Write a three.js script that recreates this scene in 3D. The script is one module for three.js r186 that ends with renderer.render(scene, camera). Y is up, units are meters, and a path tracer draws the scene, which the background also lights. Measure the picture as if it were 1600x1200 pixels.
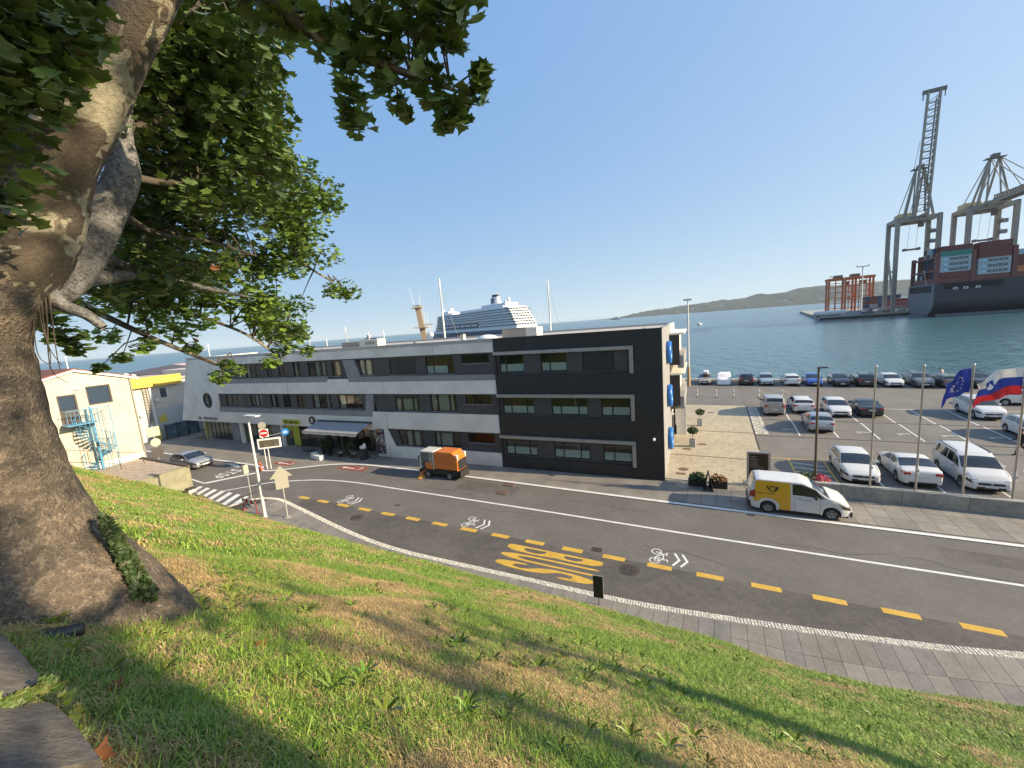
import * as THREE from 'three';
import { mergeGeometries, mergeVertices } from 'three/addons/utils/BufferGeometryUtils.js';
import { RoundedBoxGeometry } from 'three/addons/geometries/RoundedBoxGeometry.js';
import { MarchingCubes } from 'three/addons/objects/MarchingCubes.js';
import { FontLoader } from 'three/addons/loaders/FontLoader.js';

// ---------- camera, sky, sun, exposure ----------
const scene = new THREE.Scene();
const camera = new THREE.PerspectiveCamera(87.66, 4 / 3, 0.1, 40000);
const CAM = new THREE.Vector3(0, 11, 0);
{
  const m = new THREE.Matrix4().set(
    0.8899006, 0.0027784, 0.4561460, 0,
    -0.0769520, 0.9865640, 0.1441173, 0,
    -0.4496168, -0.1633514, 0.8781578, 0,
    0, 0, 0, 1);
  camera.quaternion.setFromRotationMatrix(m);
  camera.position.copy(CAM);
}
const SUN = new THREE.Vector3(0.920, 0.375, -0.113).normalize();
const SKY_GAIN = 0.56, EXPOSURE = 1.95;
{
  // clear sky: blue overhead, pale and warmer low down, brighter around the sun
  const W = 1024, H = 512, d = new Float32Array(W * H * 4);
  const v = new THREE.Vector3();
  for (let j = 0; j < H; j++) for (let i = 0; i < W; i++) {
    const th = ((j + 0.5) / H - 0.5) * Math.PI, ph = ((i + 0.5) / W - 0.5) * 2 * Math.PI;
    v.set(Math.cos(ph) * Math.cos(th), Math.sin(th), Math.sin(ph) * Math.cos(th));
    const e = Math.max(0, th) * 180 / Math.PI, a = Math.acos(Math.min(1, v.dot(SUN))) * 180 / Math.PI;
    const h1 = Math.exp(-e / 9), h2 = Math.exp(-e / 26);
    let r = 0.085 + 0.17 * h2 + 0.25 * h1, g = 0.255 + 0.24 * h2 + 0.18 * h1, b = 0.60 + 0.19 * h2 - 0.02 * h1;
    const glow = 1.35 * Math.exp(-a / 42), core = Math.exp(-a / 9);
    r += 0.62 * glow + 1.5 * core; g += 0.58 * glow + 1.35 * core; b += 0.46 * glow + 1.1 * core;
    const low = glow * h1; r += 0.25 * low; g += 0.16 * low;
    if (th < 0) { r *= 0.75; g *= 0.75; b *= 0.75; }
    const o = (j * W + i) * 4; d[o] = r * SKY_GAIN; d[o + 1] = g * SKY_GAIN; d[o + 2] = b * SKY_GAIN; d[o + 3] = 1;
  }
  const t = new THREE.DataTexture(d, W, H, THREE.RGBAFormat, THREE.FloatType);
  t.mapping = THREE.EquirectangularReflectionMapping; t.magFilter = t.minFilter = THREE.LinearFilter;
  t.colorSpace = THREE.LinearSRGBColorSpace; t.needsUpdate = true;
  scene.background = t; scene.environment = t;
}
const sun = new THREE.DirectionalLight(new THREE.Color().setRGB(1, 0.82, 0.57), 5);
sun.position.copy(SUN).multiplyScalar(150); sun.castShadow = true; sun.shadow.radius = 1.2;
sun.shadow.mapSize.set(4096, 4096);
Object.assign(sun.shadow.camera, { left: -90, right: 90, top: 90, bottom: -90, near: 1, far: 400 });
scene.add(sun); scene.add(sun.target);
const renderer = new THREE.WebGLRenderer();
renderer.toneMapping = THREE.LinearToneMapping; renderer.toneMappingExposure = EXPOSURE; renderer.shadowMap.enabled = true;

// ---------- helpers ----------
const RAD = Math.PI / 180;
function rngOf(seed) { let a = seed >>> 0; return () => { a = (a + 0x6D2B79F5) >>> 0; let t = a; t = Math.imul(t ^ (t >>> 15), t | 1); t ^= t + Math.imul(t ^ (t >>> 7), t | 61); return ((t ^ (t >>> 14)) >>> 0) / 4294967296; }; }
const rnd = rngOf(7);
const V3 = (x, y, z) => new THREE.Vector3(x, y, z);
// a place seen at pixel (u, v) of the 1600 x 1200 photograph, t metres from the camera
const at = (u, v, t) => V3(u - 800, 600 - v, -625).normalize().multiplyScalar(t).applyQuaternion(camera.quaternion).add(CAM);
const used = {};
function numbered(n) { if (!(n in used)) { used[n] = 0; return n; } return n + '_' + String(++used[n]).padStart(3, '0'); }
function shade(o) { o.traverse((m) => { if (m.isMesh) { m.castShadow = true; m.receiveShadow = true; } }); return o; }

// value-noise textures, tileable
function noiseGrid(n, cells, seed) {
  const r = rngOf(seed), g = new Float32Array(cells * cells); for (let i = 0; i < g.length; i++) g[i] = r();
  const out = new Float32Array(n * n), sm = (t) => t * t * (3 - 2 * t);
  for (let y = 0; y < n; y++) for (let x = 0; x < n; x++) {
    const fx = x / n * cells, fy = y / n * cells, ix = Math.floor(fx), iy = Math.floor(fy), tx = sm(fx - ix), ty = sm(fy - iy);
    const a = g[iy % cells * cells + ix % cells], b = g[iy % cells * cells + (ix + 1) % cells], c = g[(iy + 1) % cells * cells + ix % cells], d = g[(iy + 1) % cells * cells + (ix + 1) % cells];
    out[y * n + x] = (a * (1 - tx) + b * tx) * (1 - ty) + (c * (1 - tx) + d * tx) * ty;
  }
  return out;
}
function fbm(n, seed, octs) { const o = new Float32Array(n * n); let tot = 0; for (const [cells, amp] of octs) { const g = noiseGrid(n, cells, seed + cells * 13); for (let i = 0; i < o.length; i++) o[i] += g[i] * amp; tot += amp; } for (let i = 0; i < o.length; i++) o[i] /= tot; return o; }
function texFrom(n, fn, srgb) {   // fn(i) -> [r,g,b] 0..1
  const d = new Uint8Array(n * n * 4);
  for (let i = 0; i < n * n; i++) { const c = fn(i); d[i * 4] = Math.max(0, Math.min(255, c[0] * 255)); d[i * 4 + 1] = Math.max(0, Math.min(255, c[1] * 255)); d[i * 4 + 2] = Math.max(0, Math.min(255, c[2] * 255)); d[i * 4 + 3] = 255; }
  const t = new THREE.DataTexture(d, n, n); t.wrapS = t.wrapT = THREE.RepeatWrapping; t.magFilter = THREE.LinearFilter; t.minFilter = THREE.LinearMipmapLinearFilter; t.generateMipmaps = true;
  if (srgb) t.colorSpace = THREE.SRGBColorSpace; t.needsUpdate = true; return t;
}
const s2 = (c) => c <= 0.0031308 ? 12.92 * c : 1.055 * Math.pow(c, 1 / 2.4) - 0.055;
// a mottled surface: colour varies between two linear colours with layered noise; bump from the same noise
function mottled(a, b, tile, rough, { seed = 1, octs = [[6, 1], [17, .8], [53, .7], [160, .6]], bump = 0, contrast = 1, n = 512, fleck = null, metal = 0 } = {}) {
  const f = fbm(n, seed, octs), r = rngOf(seed + 5);
  const map = texFrom(n, (i) => { let t = Math.max(0, Math.min(1, (f[i] - .5) * 2.2 * contrast + .5)); let c = [0, 1, 2].map((k) => a[k] + (b[k] - a[k]) * t); if (fleck && r() < fleck[3]) c = [fleck[0], fleck[1], fleck[2]]; return c.map(s2); }, true);
  const m = new THREE.MeshStandardMaterial({ map, roughness: rough, metalness: metal });
  if (bump) { m.bumpMap = texFrom(n, (i) => [f[i], f[i], f[i]]); m.bumpScale = bump; }
  m.userData.tile = tile; return m;
}
const col = (r, g, b) => new THREE.Color().setRGB(r, g, b);
const plain = (r, g, b, rough = 0.7, o = {}) => new THREE.MeshStandardMaterial({ color: col(r, g, b), roughness: rough, ...o });
const paint = (r, g, b, o = {}) => new THREE.MeshPhysicalMaterial({ color: col(r, g, b), roughness: 0.42, clearcoat: 0.9, clearcoatRoughness: 0.06, ...o });

// uv in metres (divided by the tile) from the dominant axis of every face
function worldUV(g, tile) {
  g = g.index ? g.toNonIndexed() : g; if (!g.attributes.normal) g.computeVertexNormals();
  const p = g.attributes.position, uv = new Float32Array(p.count * 2), a = V3(), b = V3(), c = V3();
  for (let i = 0; i < p.count; i += 3) {
    a.fromBufferAttribute(p, i); b.fromBufferAttribute(p, i + 1); c.fromBufferAttribute(p, i + 2);
    const n = b.clone().sub(a).cross(c.clone().sub(a)); const x = Math.abs(n.x), y = Math.abs(n.y), z = Math.abs(n.z);
    [a, b, c].forEach((q, k) => { let s, t; if (y >= x && y >= z) { s = q.x; t = q.z; } else if (x >= z) { s = q.z; t = q.y; } else { s = q.x; t = q.y; } uv[(i + k) * 2] = s / tile; uv[(i + k) * 2 + 1] = t / tile; });
  }
  g.setAttribute('uv', new THREE.BufferAttribute(uv, 2)); return g;
}
function clean(g) { g = g.index ? g.toNonIndexed() : g.clone(); if (!g.attributes.normal) g.computeVertexNormals(); if (!g.attributes.uv) g.setAttribute('uv', new THREE.BufferAttribute(new Float32Array(g.attributes.position.count * 2), 2)); for (const k of Object.keys(g.attributes)) if (!['position', 'normal', 'uv'].includes(k)) g.deleteAttribute(k); g.morphAttributes = {}; return g; }
function merge(list) { list = list.flat(); return list.length === 1 ? list[0] : mergeGeometries(list.map(clean)); }
function obj(name, geoms, mat, parent = scene) {
  let g = Array.isArray(geoms) ? merge(geoms) : geoms;
  if (mat.userData.tile) g = worldUV(g, mat.userData.tile);
  const m = new THREE.Mesh(g, mat); m.name = parent === scene ? numbered(name) : name; m.castShadow = m.receiveShadow = true; parent.add(m); return m;
}
function thing(name, label, category, [x, y, z] = [0, 0, 0], turn = 0, group) {
  const o = new THREE.Group(); o.name = numbered(name); scene.add(o); o.position.set(x, y, z); o.rotation.y = turn;
  o.userData = { label, category }; if (group) o.userData.group = group; return o;
}
function tag(o, label, category, group) { o.userData = { label, category }; if (group) o.userData.group = group; return o; }
function struct(name, geoms, mat, label) { const m = obj(name, geoms, mat); m.userData = { kind: 'structure' }; if (label) m.userData.label = label; return m; }
function dup(root, [x, y, z], turn, label) { const r = root.clone(); r.name = numbered(root.name.replace(/_\d+$/, '')); scene.add(r); r.position.set(x, y, z); r.rotation.y = turn; r.userData = { ...root.userData }; if (label) r.userData.label = label; return r; }
// geometry makers
const bx = (w, h, d, x = 0, y = 0, z = 0) => new THREE.BoxGeometry(w, h, d).translate(x, y, z);
const bb = (x0, x1, y0, y1, z0, z1) => bx(x1 - x0, y1 - y0, z1 - z0, (x0 + x1) / 2, (y0 + y1) / 2, (z0 + z1) / 2);
const rb = (w, h, d, x, y, z, r = 0.02, s = 2) => new RoundedBoxGeometry(w, h, d, s, r).translate(x, y, z);
const cy = (r0, r1, h, x = 0, y = 0, z = 0, s = 12) => new THREE.CylinderGeometry(r1, r0, h, s).translate(x, y + h / 2, z);
function rod(a, b, r0, r1 = r0, s = 6) {
  a = Array.isArray(a) ? V3(...a) : a; b = Array.isArray(b) ? V3(...b) : b; const d = b.clone().sub(a), L = d.length();
  const g = new THREE.CylinderGeometry(r1, r0, L, s).translate(0, L / 2, 0); g.applyQuaternion(new THREE.Quaternion().setFromUnitVectors(V3(0, 1, 0), d.normalize())); return g.translate(a.x, a.y, a.z);
}
function beam(a, b, w, h = w) {   // square section bar
  a = Array.isArray(a) ? V3(...a) : a; b = Array.isArray(b) ? V3(...b) : b; const d = b.clone().sub(a), L = d.length(); d.normalize();
  const up = Math.abs(d.y) > 0.98 ? V3(0, 0, 1) : V3(0, 1, 0), x = up.clone().cross(d).normalize(), y = d.clone().cross(x);
  const g = new THREE.BoxGeometry(w, h, L).translate(0, 0, L / 2); g.applyMatrix4(new THREE.Matrix4().makeBasis(x, y, d)); return g.translate(a.x, a.y, a.z);
}
function limb(pts, rad, seg = 10, jitter = 0, seed = 3) {   // tapered tube through points, radius per point
  const c = new THREE.CatmullRomCurve3(pts), n = (pts.length - 1) * 7, fr = c.computeFrenetFrames(n, false), pos = [], idx = [], r = rngOf(seed), ns = []; for (let k = 0; k < seg; k++) ns.push(1 + (r() - .5) * jitter);
  for (let i = 0; i <= n; i++) {
    const t = i / n, p = c.getPointAt(t), q = t * (pts.length - 1), k = Math.min(pts.length - 2, Math.floor(q)), R = rad[k] + (rad[k + 1] - rad[k]) * (q - k);
    for (let s = 0; s < seg; s++) { const a = s / seg * 2 * Math.PI, w = R * (ns[s] + (r() - .5) * jitter * .35); pos.push(p.x + w * (Math.cos(a) * fr.normals[i].x + Math.sin(a) * fr.binormals[i].x), p.y + w * (Math.cos(a) * fr.normals[i].y + Math.sin(a) * fr.binormals[i].y), p.z + w * (Math.cos(a) * fr.normals[i].z + Math.sin(a) * fr.binormals[i].z)); }
  }
  for (let i = 0; i < n; i++) for (let s = 0; s < seg; s++) { const a = i * seg + s, b = i * seg + (s + 1) % seg; idx.push(a, b, a + seg, b, b + seg, a + seg); }
  const g = new THREE.BufferGeometry(); g.setAttribute('position', new THREE.Float32BufferAttribute(pos, 3)); g.setIndex(idx); g.computeVertexNormals(); return g;
}
function poly(pts, holes = [], depth = 0.2, z = 0) {   // outline in x,y extruded from z - depth to z
  const s = new THREE.Shape(pts.map((p) => new THREE.Vector2(p[0], p[1]))); for (const h of holes) s.holes.push(new THREE.Path(h.map((p) => new THREE.Vector2(p[0], p[1]))));
  return new THREE.ExtrudeGeometry(s, { depth, bevelEnabled: false }).translate(0, 0, z - depth);
}
function flat(pts, y, holes = []) {   // outline in x,z lying at height y
  const s = new THREE.Shape(pts.map((p) => new THREE.Vector2(p[0], -p[1]))); for (const h of holes) s.holes.push(new THREE.Path(h.map((p) => new THREE.Vector2(p[0], -p[1]))));
  return new THREE.ShapeGeometry(s).rotateX(-Math.PI / 2).translate(0, y, 0);
}
function slab(pts, y0, y1) { const s = new THREE.Shape(pts.map((p) => new THREE.Vector2(p[0], -p[1]))); return new THREE.ExtrudeGeometry(s, { depth: y1 - y0, bevelEnabled: false }).rotateX(-Math.PI / 2).translate(0, y0, 0); }
function strip(left, right, y) {   // ribbon between two polylines in x,z
  const pos = [], idx = [], uv = []; left.forEach((p, i) => { pos.push(p[0], y, p[1], right[i][0], y, right[i][1]); uv.push(p[0], p[1], right[i][0], right[i][1]); if (i) { const a = 2 * i - 2; idx.push(a, a + 2, a + 1, a + 2, a + 3, a + 1); } });
  const g = new THREE.BufferGeometry(); g.setAttribute('position', new THREE.Float32BufferAttribute(pos, 3)); g.setAttribute('uv', new THREE.Float32BufferAttribute(uv, 2)); g.setIndex(idx); g.computeVertexNormals();
  if (g.attributes.normal.getY(0) < 0) { g.setIndex(idx.reverse()); g.computeVertexNormals(); } return g;
}
function offsetLine(pts, d) { return pts.map((p, i) => { const a = pts[Math.max(0, i - 1)], b = pts[Math.min(pts.length - 1, i + 1)], dx = b[0] - a[0], dz = b[1] - a[1], L = Math.hypot(dx, dz); return [p[0] - dz / L * d, p[1] + dx / L * d]; }); }
function smoothLine(pts, n = 8) { const c = new THREE.CatmullRomCurve3(pts.map((p) => V3(p[0], 0, p[1]))); return c.getPoints((pts.length - 1) * n).map((p) => [p.x, p.z]); }
const lerpLine = (pts, x) => { if (x <= pts[0][0]) return pts[0][1]; for (let i = 1; i < pts.length; i++) if (x <= pts[i][0]) { const t = (x - pts[i - 1][0]) / (pts[i][0] - pts[i - 1][0]); return pts[i - 1][1] + t * (pts[i][1] - pts[i - 1][1]); } return pts[pts.length - 1][1]; };
// ---------- ground, road, pavements, water ----------
const M = {};
M.asphalt = mottled([0.105, 0.097, 0.088], [0.16, 0.148, 0.133], 9, 0.88, { seed: 3, bump: 0.004, octs: [[3, 1], [9, .8], [40, .5], [170, 1]], contrast: .8 });
M.lot = mottled([0.125, 0.116, 0.102], [0.19, 0.177, 0.157], 11, 0.9, { seed: 9, bump: 0.003, octs: [[4, 1], [11, .8], [44, .5], [170, .8]], contrast: .8 });
M.pave = mottled([0.17, 0.155, 0.135], [0.25, 0.23, 0.20], 5, 0.85, { seed: 12, bump: 0.004, octs: [[5, 1], [14, .7], [60, .6], [200, .8]] });
M.paveB = mottled([0.19, 0.175, 0.15], [0.28, 0.26, 0.225], 4, 0.85, { seed: 15, bump: 0.004, octs: [[5, 1], [14, .7], [60, .6], [200, .8]] });
M.joint = plain(0.06, 0.052, 0.043, 0.95);
M.concrete = mottled([0.27, 0.26, 0.23], [0.40, 0.385, 0.35], 4, 0.85, { seed: 21, bump: 0.004 });
M.white = mottled([0.60, 0.60, 0.57], [0.76, 0.76, 0.73], 3, 0.7, { seed: 31, octs: [[8, 1], [40, .8], [150, 1]] });
M.yellow = mottled([0.50, 0.30, 0.045], [0.66, 0.42, 0.07], 2.5, 0.7, { seed: 33, octs: [[8, 1], [40, 1], [150, 1.2]] });
M.redPaint = mottled([0.20, 0.045, 0.032], [0.30, 0.075, 0.05], 3, 0.8, { seed: 35 });
// plaza of small square pavers: too small to pick apart, drawn as relief and tone
{
  const n = 1024, q = 32, f = fbm(n, 44, [[5, 1], [22, .7], [120, .8]]), r = rngOf(4), tone = []; for (let i = 0; i < q * q; i++) tone.push(r());
  const g = (i) => { const x = i % n, y = Math.floor(i / n), w = n / q, row = Math.floor(y / w), cx = Math.floor(((x + (row % 2) * w / 2) % n) / w), ex = Math.min((x + (row % 2) * w / 2) % w, w - (x + (row % 2) * w / 2) % w), ey = Math.min(y % w, w - y % w); return [Math.min(ex, ey) < 1.6 ? 0 : 1, tone[row * q + cx]]; };
  const map = texFrom(n, (i) => { const [e, t] = g(i), k = (.72 + .3 * t + .35 * (f[i] - .5)) * (e ? 1 : .62); return [s2(0.47 * k), s2(0.405 * k), s2(0.29 * k)]; }, true);
  M.plaza = new THREE.MeshStandardMaterial({ map, roughness: .85, bumpMap: texFrom(n, (i) => { const [e] = g(i); return [e * .8 + f[i] * .2, 0, 0]; }), bumpScale: .006 }); M.plaza.userData.tile = 4.2;
}
struct('ground', flat([[-400, -76.9], [-60, -76.9], [60, -65.1], [300, -65.1], [300, 120], [-400, 120]], -0.03), M.lot);
struct('quay_wall', [slab([[-400, -77.2], [-60, -77.2], [60, -65.4], [300, -65.4], [300, -64.6], [60, -64.6], [-60, -76.4], [-400, -76.4]], -4, -0.034)], M.concrete);
struct('quay_edge', slab([[-60, -77.4], [60, -65.6], [60, -64.2], [-60, -76]], -0.028, 0.1), M.concrete);
const road = struct('road', flat([[-90, -24.2], [40, -24.2], [40, -12.8], [-90, -12.8]], 0), M.asphalt);
const lot = struct('parking_lot', flat([[2.9, -69.2], [40, -65.6], [40, -27.3], [2.9, -27.3]], -0.004), M.lot);
struct('quay_lane', flat([[-30, -72.4], [2.88, -69.2], [2.88, -51.2], [-30, -51.2]], -0.004), M.lot);
const plaza = struct('plaza', flat([[-3.6, -51.2], [2.9, -51.2], [2.9, -26.85], [-3.6, -26.85]], 0.012), M.plaza);
struct('sea', flat([[-12000, -14000], [14000, -14000], [14000, -60], [-12000, -60]], -2), (() => {
  const n = 1024, h = new Float32Array(n * n), r = rngOf(17);
  for (let k = 0; k < 42; k++) { const m = Math.round(2 + Math.pow(r(), 1.6) * 46), a = (r() - .5) * 2.6 + 0.5, kx = Math.round(m * Math.cos(a)), ky = Math.round(m * Math.sin(a)), ph = r() * 6.28, am = 1 / Math.pow(m + 1, .9); for (let y = 0; y < n; y++) for (let x = 0; x < n; x++) h[y * n + x] += am * Math.sin((kx * x + ky * y) / n * 6.2832 + ph); }
  let lo = 1e9, hi = -1e9; for (const q of h) { lo = Math.min(lo, q); hi = Math.max(hi, q); } for (let i = 0; i < h.length; i++) h[i] = (h[i] - lo) / (hi - lo);
  const m = new THREE.MeshPhysicalMaterial({ color: col(0.05, 0.12, 0.14), roughness: 0.22, ior: 1.33, bumpMap: texFrom(n, (i) => [h[i], h[i], h[i]]), bumpScale: 0.42 });
  m.userData.tile = 30; return m;
})());

// pavement between the road and the building, with the pale edge strip
const farEdge = smoothLine([[-62, -19.95], [-52.3, -20.25], [-45, -20.45], [-40, -20.55], [-37.2, -20.5], [-35.9, -19.85], [-35.2, -19.9], [-33.8, -20.72], [-32.1, -21.85], [-30.6, -22.75], [-28, -23.5], [-24, -23.68], [-17, -23.72], [-8, -23.62], [2, -23.56], [12, -23.56], [24, -23.6]], 5);
const pavement = struct('pavement', [slab([...farEdge, [24, -27.25], [2.9, -27.25], [-3.1, -26.85], [-62, -27.2]], 0.001, 0.03)], M.pave);
obj('edge_strip', strip(offsetLine(farEdge, 0.0), offsetLine(farEdge, -0.24), 0.036), M.white, pavement);
{ // big slabs of the pavement, right part
  const r = rngOf(5), mats = [M.paveB, M.pave, mottled([0.22, 0.2, 0.165], [0.3, 0.275, 0.235], 3, .85, { seed: 61, bump: .003 })];
  obj('slab_joint', bb(-2.4, 16, 0.031, 0.034, -27.1, -23.9), M.joint, pavement);
  for (let x = -2.4; x < 15.4; x += 0.78) for (let k = 0; k < 3; k++) { const z0 = -27.05 + k * 1.04; obj('paving_slab', bb(x + .008, x + .772, 0.032, 0.046 + r() * .003, z0 + .006, z0 + 1.032), mats[Math.floor(r() * 3)], pavement); }
}
// near pavement: kerb of pale cobbles along a gentle bay, then slabs up to the foot of the grass
const kerbLine = smoothLine([[-30.6, -13.6], [-30.25, -15.1], [-29.76, -15.84], [-28.9, -16.25], [-27.6, -16.36], [-26.3, -16.15], [-23, -15.5], [-20, -14.9], [-16.9, -14.4], [-14.4, -14.2], [-10, -14.27], [-6.4, -14.36], [-3.65, -14.43], [-1.3, -14.62], [0.78, -14.9], [2.05, -15.08], [4.29, -15.44], [6.33, -15.82], [8.25, -16.28], [12, -17.2], [20, -18.6]], 6);
const toeLine = [[-60, -14.9], [-36, -14.7], [-30, -14.05], [-22, -13.75], [-12, -13.62], [-4, -13.62], [0, -13.5], [2.2, -13.2], [4, -13.3], [7.2, -13.95], [12, -14.6], [30, -15.5]];
const nearPave = struct('pavement', [slab([...kerbLine, [20, -12.4], [-30.6, -12.4]], 0.001, 0.05)], M.joint);
{
  const inner = offsetLine(kerbLine, 0.3).slice(4), r = rngOf(8), stone = new RoundedBoxGeometry(0.082, 0.05, 0.082, 1, 0.018), spots = [];
  obj('kerb_bed', strip(offsetLine(kerbLine, 0.005), offsetLine(kerbLine, 0.3), 0.054), M.concrete, nearPave);
  for (let i = 0; i < kerbLine.length - 1; i++) { const a = kerbLine[i], b = kerbLine[i + 1], L = Math.hypot(b[0] - a[0], b[1] - a[1]), n = Math.max(1, Math.round(L / .093)), nx = -(b[1] - a[1]) / L, nz = (b[0] - a[0]) / L; for (let k = 0; k < n; k++) for (let j = 0; j < 3; j++) { const t = (k + .5) / n; spots.push([a[0] + (b[0] - a[0]) * t + nx * (.055 + .093 * j) + (r() - .5) * .012, a[1] + (b[1] - a[1]) * t + nz * (.055 + .093 * j) + (r() - .5) * .012, Math.atan2(b[0] - a[0], b[1] - a[1]) + (r() - .5) * .25]); } }
  const im = new THREE.InstancedMesh(stone, plain(.62, .6, .55, .8), spots.length), mx = new THREE.Matrix4(), q = new THREE.Quaternion(), c = new THREE.Color();
  spots.forEach(([x, z, a], i) => { mx.compose(V3(x, .05 + (r() - .5) * .014, z), q.setFromEuler(new THREE.Euler((r() - .5) * .12, a, (r() - .5) * .12)), V3(1, 1, .9 + r() * .25)); im.setMatrixAt(i, mx); const k = .72 + r() * .38; im.setColorAt(i, c.setRGB(k, k * (.97 + r() * .03), k * (.9 + r() * .07))); });
  im.name = 'kerb_cobbles'; im.userData = { kind: 'stuff' }; im.castShadow = im.receiveShadow = true; nearPave.add(im);
  const mats = [M.paveB, M.pave, mottled([0.16, 0.15, 0.14], [0.23, 0.215, 0.2], 3, .85, { seed: 66, bump: .003 })];
  const quad = (x0, x1, za, zb, zc, zd, y) => { const g = slab([[x0, za], [x1, zb], [x1, zd], [x0, zc]], 0.046, y); return g; };
  for (let x = -28.6; x < 12; x += 0.5) {
    const k0 = lerpLine(kerbLine.filter((p, i) => i > 14), x) + .31, k1 = lerpLine(kerbLine.filter((p, i) => i > 14), x + .49) + .31, t0 = lerpLine(toeLine, x) + .4, t1 = lerpLine(toeLine, x + .49) + .4;
    if (t0 - k0 < .1) continue; const n = Math.max(1, Math.round((t0 - k0) / .95));
    for (let j = 0; j < n; j++) { const f0 = j / n, f1 = (j + 1) / n; obj('paving_slab', quad(x, x + .488, k0 + (t0 - k0) * f0, k1 + (t1 - k1) * f0, k0 + (t0 - k0) * f1 - .012, k1 + (t1 - k1) * f1 - .012, .058 + r() * .003), mats[Math.floor(r() * 3)], nearPave); }
  }
}
// resurfaced bay and patches, a little darker than the old carriageway
M.bay = mottled([0.07, 0.064, 0.058], [0.125, 0.113, 0.10], 7, 0.9, { seed: 77, bump: 0.005, octs: [[3, 1], [7, .9], [30, .8], [170, 1.1]], contrast: 1.1 });
obj('asphalt_patch', flat([...kerbLine.filter((p) => p[0] > -26 && p[0] < 16), [16, -17.15], [-26, -17.15]], 0.002), M.bay, road);
for (const [x0, x1, z0, z1] of [[-16.5, -12, -23.3, -21.7], [-34, -30.2, -18.6, -17.2], [8.5, 14, -22.6, -21.6]]) obj('asphalt_patch', flat([[x0, z0], [x1, z0 + .1], [x1, z1], [x0, z1 + .08]], 0.002), M.bay, road);
{ const r = rngOf(46); for (let k = 0; k < 7; k++) { const pts = []; let x = -24 + k * 5.2, z = -22.6 + r() * 4; for (let i = 0; i < 9; i++) { pts.push([x, z]); x += .25 + r() * .6; z += (r() - .5) * .5; } obj('sealed_crack', ribbon(pts, .025 + r() * .02, .0035), M.joint, road); } }
// ---------- paint on the road ----------
const lineY = 0.005;
function ribbon(pts, w, y, closed) {   // thick line in x,z with round joins
  const out = []; const P = closed ? [...pts, pts[0]] : pts;
  for (let i = 0; i < P.length - 1; i++) { const a = P[i], b = P[i + 1], L = Math.hypot(b[0] - a[0], b[1] - a[1]) || 1e-6, nx = -(b[1] - a[1]) / L * w / 2, nz = (b[0] - a[0]) / L * w / 2; out.push(flat([[a[0] + nx, a[1] + nz], [b[0] + nx, b[1] + nz], [b[0] - nx, b[1] - nz], [a[0] - nx, a[1] - nz]], y + i * 0.00003)); out.push(new THREE.CircleGeometry(w / 2, 10).rotateX(-Math.PI / 2).translate(b[0], y + 0.00002 + i * 0.00003, b[1])); if (!i) out.push(new THREE.CircleGeometry(w / 2, 10).rotateX(-Math.PI / 2).translate(a[0], y - 0.00002, a[1])); }
  return out;
}
const upright = (g) => { g.computeVertexNormals(); return g; };
// letters on a unit square (x right 0..1, y up 0..1), laid so that they read for a driver heading +x: right = +z, up = +x
const GLYPH = {
  B: [[[.12, 0], [.12, 1]], [[.12, 1], [.55, 1], [.8, .92], [.86, .77], [.78, .6], [.55, .53], [.12, .53]], [[.55, .53], [.84, .45], [.92, .27], [.84, .08], [.55, 0], [.12, 0]]],
  U: [[[.12, 1], [.12, .3], [.2, .1], [.4, 0], [.6, 0], [.8, .1], [.88, .3], [.88, 1]]],
  S: [[[.88, .82], [.78, .95], [.55, 1], [.3, .97], [.14, .84], [.14, .68], [.28, .57], [.7, .44], [.86, .32], [.86, .16], [.7, .03], [.45, 0], [.22, .05], [.12, .18]]],
  T: [[[.05, 1], [.95, 1]], [[.5, 1], [.5, 0]]],
  O: [[[.5, 0], [.2, .08], [.1, .3], [.1, .7], [.2, .92], [.5, 1], [.8, .92], [.9, .7], [.9, .3], [.8, .08], [.5, 0]]],
  P: [[[.12, 0], [.12, 1], [.6, 1], [.86, .9], [.9, .74], [.82, .56], [.6, .48], [.12, .48]]],
};
function roadWord(word, x0, len, z0, pitch, wid, stroke, mat, name) {
  [...word].forEach((ch, i) => {
    const out = []; let n = 0;
    for (const st of GLYPH[ch]) for (const g of ribbon(st.map(([a, b]) => [a * 1, -b]), stroke, 0)) { g.translate(0, n++ * 0.00004, 0); out.push(g); }
    const g = merge(out); const m = new THREE.Matrix4().makeBasis(V3(0, 0, wid), V3(0, 1, 0), V3(-len, 0, 0)); g.applyMatrix4(m); g.translate(x0, lineY, z0 + i * pitch); g.computeVertexNormals();
    obj(name, g, mat, road);
  });
}
roadWord('BUS', -9.0, 3.9, -16.62, 0.66, 0.52, 0.24, M.yellow, 'bus_letter');
roadWord('STOP', -39.3, 1.25, -19.45, 0.52, 0.38, 0.2, M.white, 'stop_letter');
for (let i = 0; i < 18; i++) { const x = 7.2 - i * 2.0; obj('lane_dash', flat([[x, -17.26], [x + 1.02, -17.26], [x + 1.02, -16.96], [x, -16.96]], lineY), M.yellow, road); }
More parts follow.
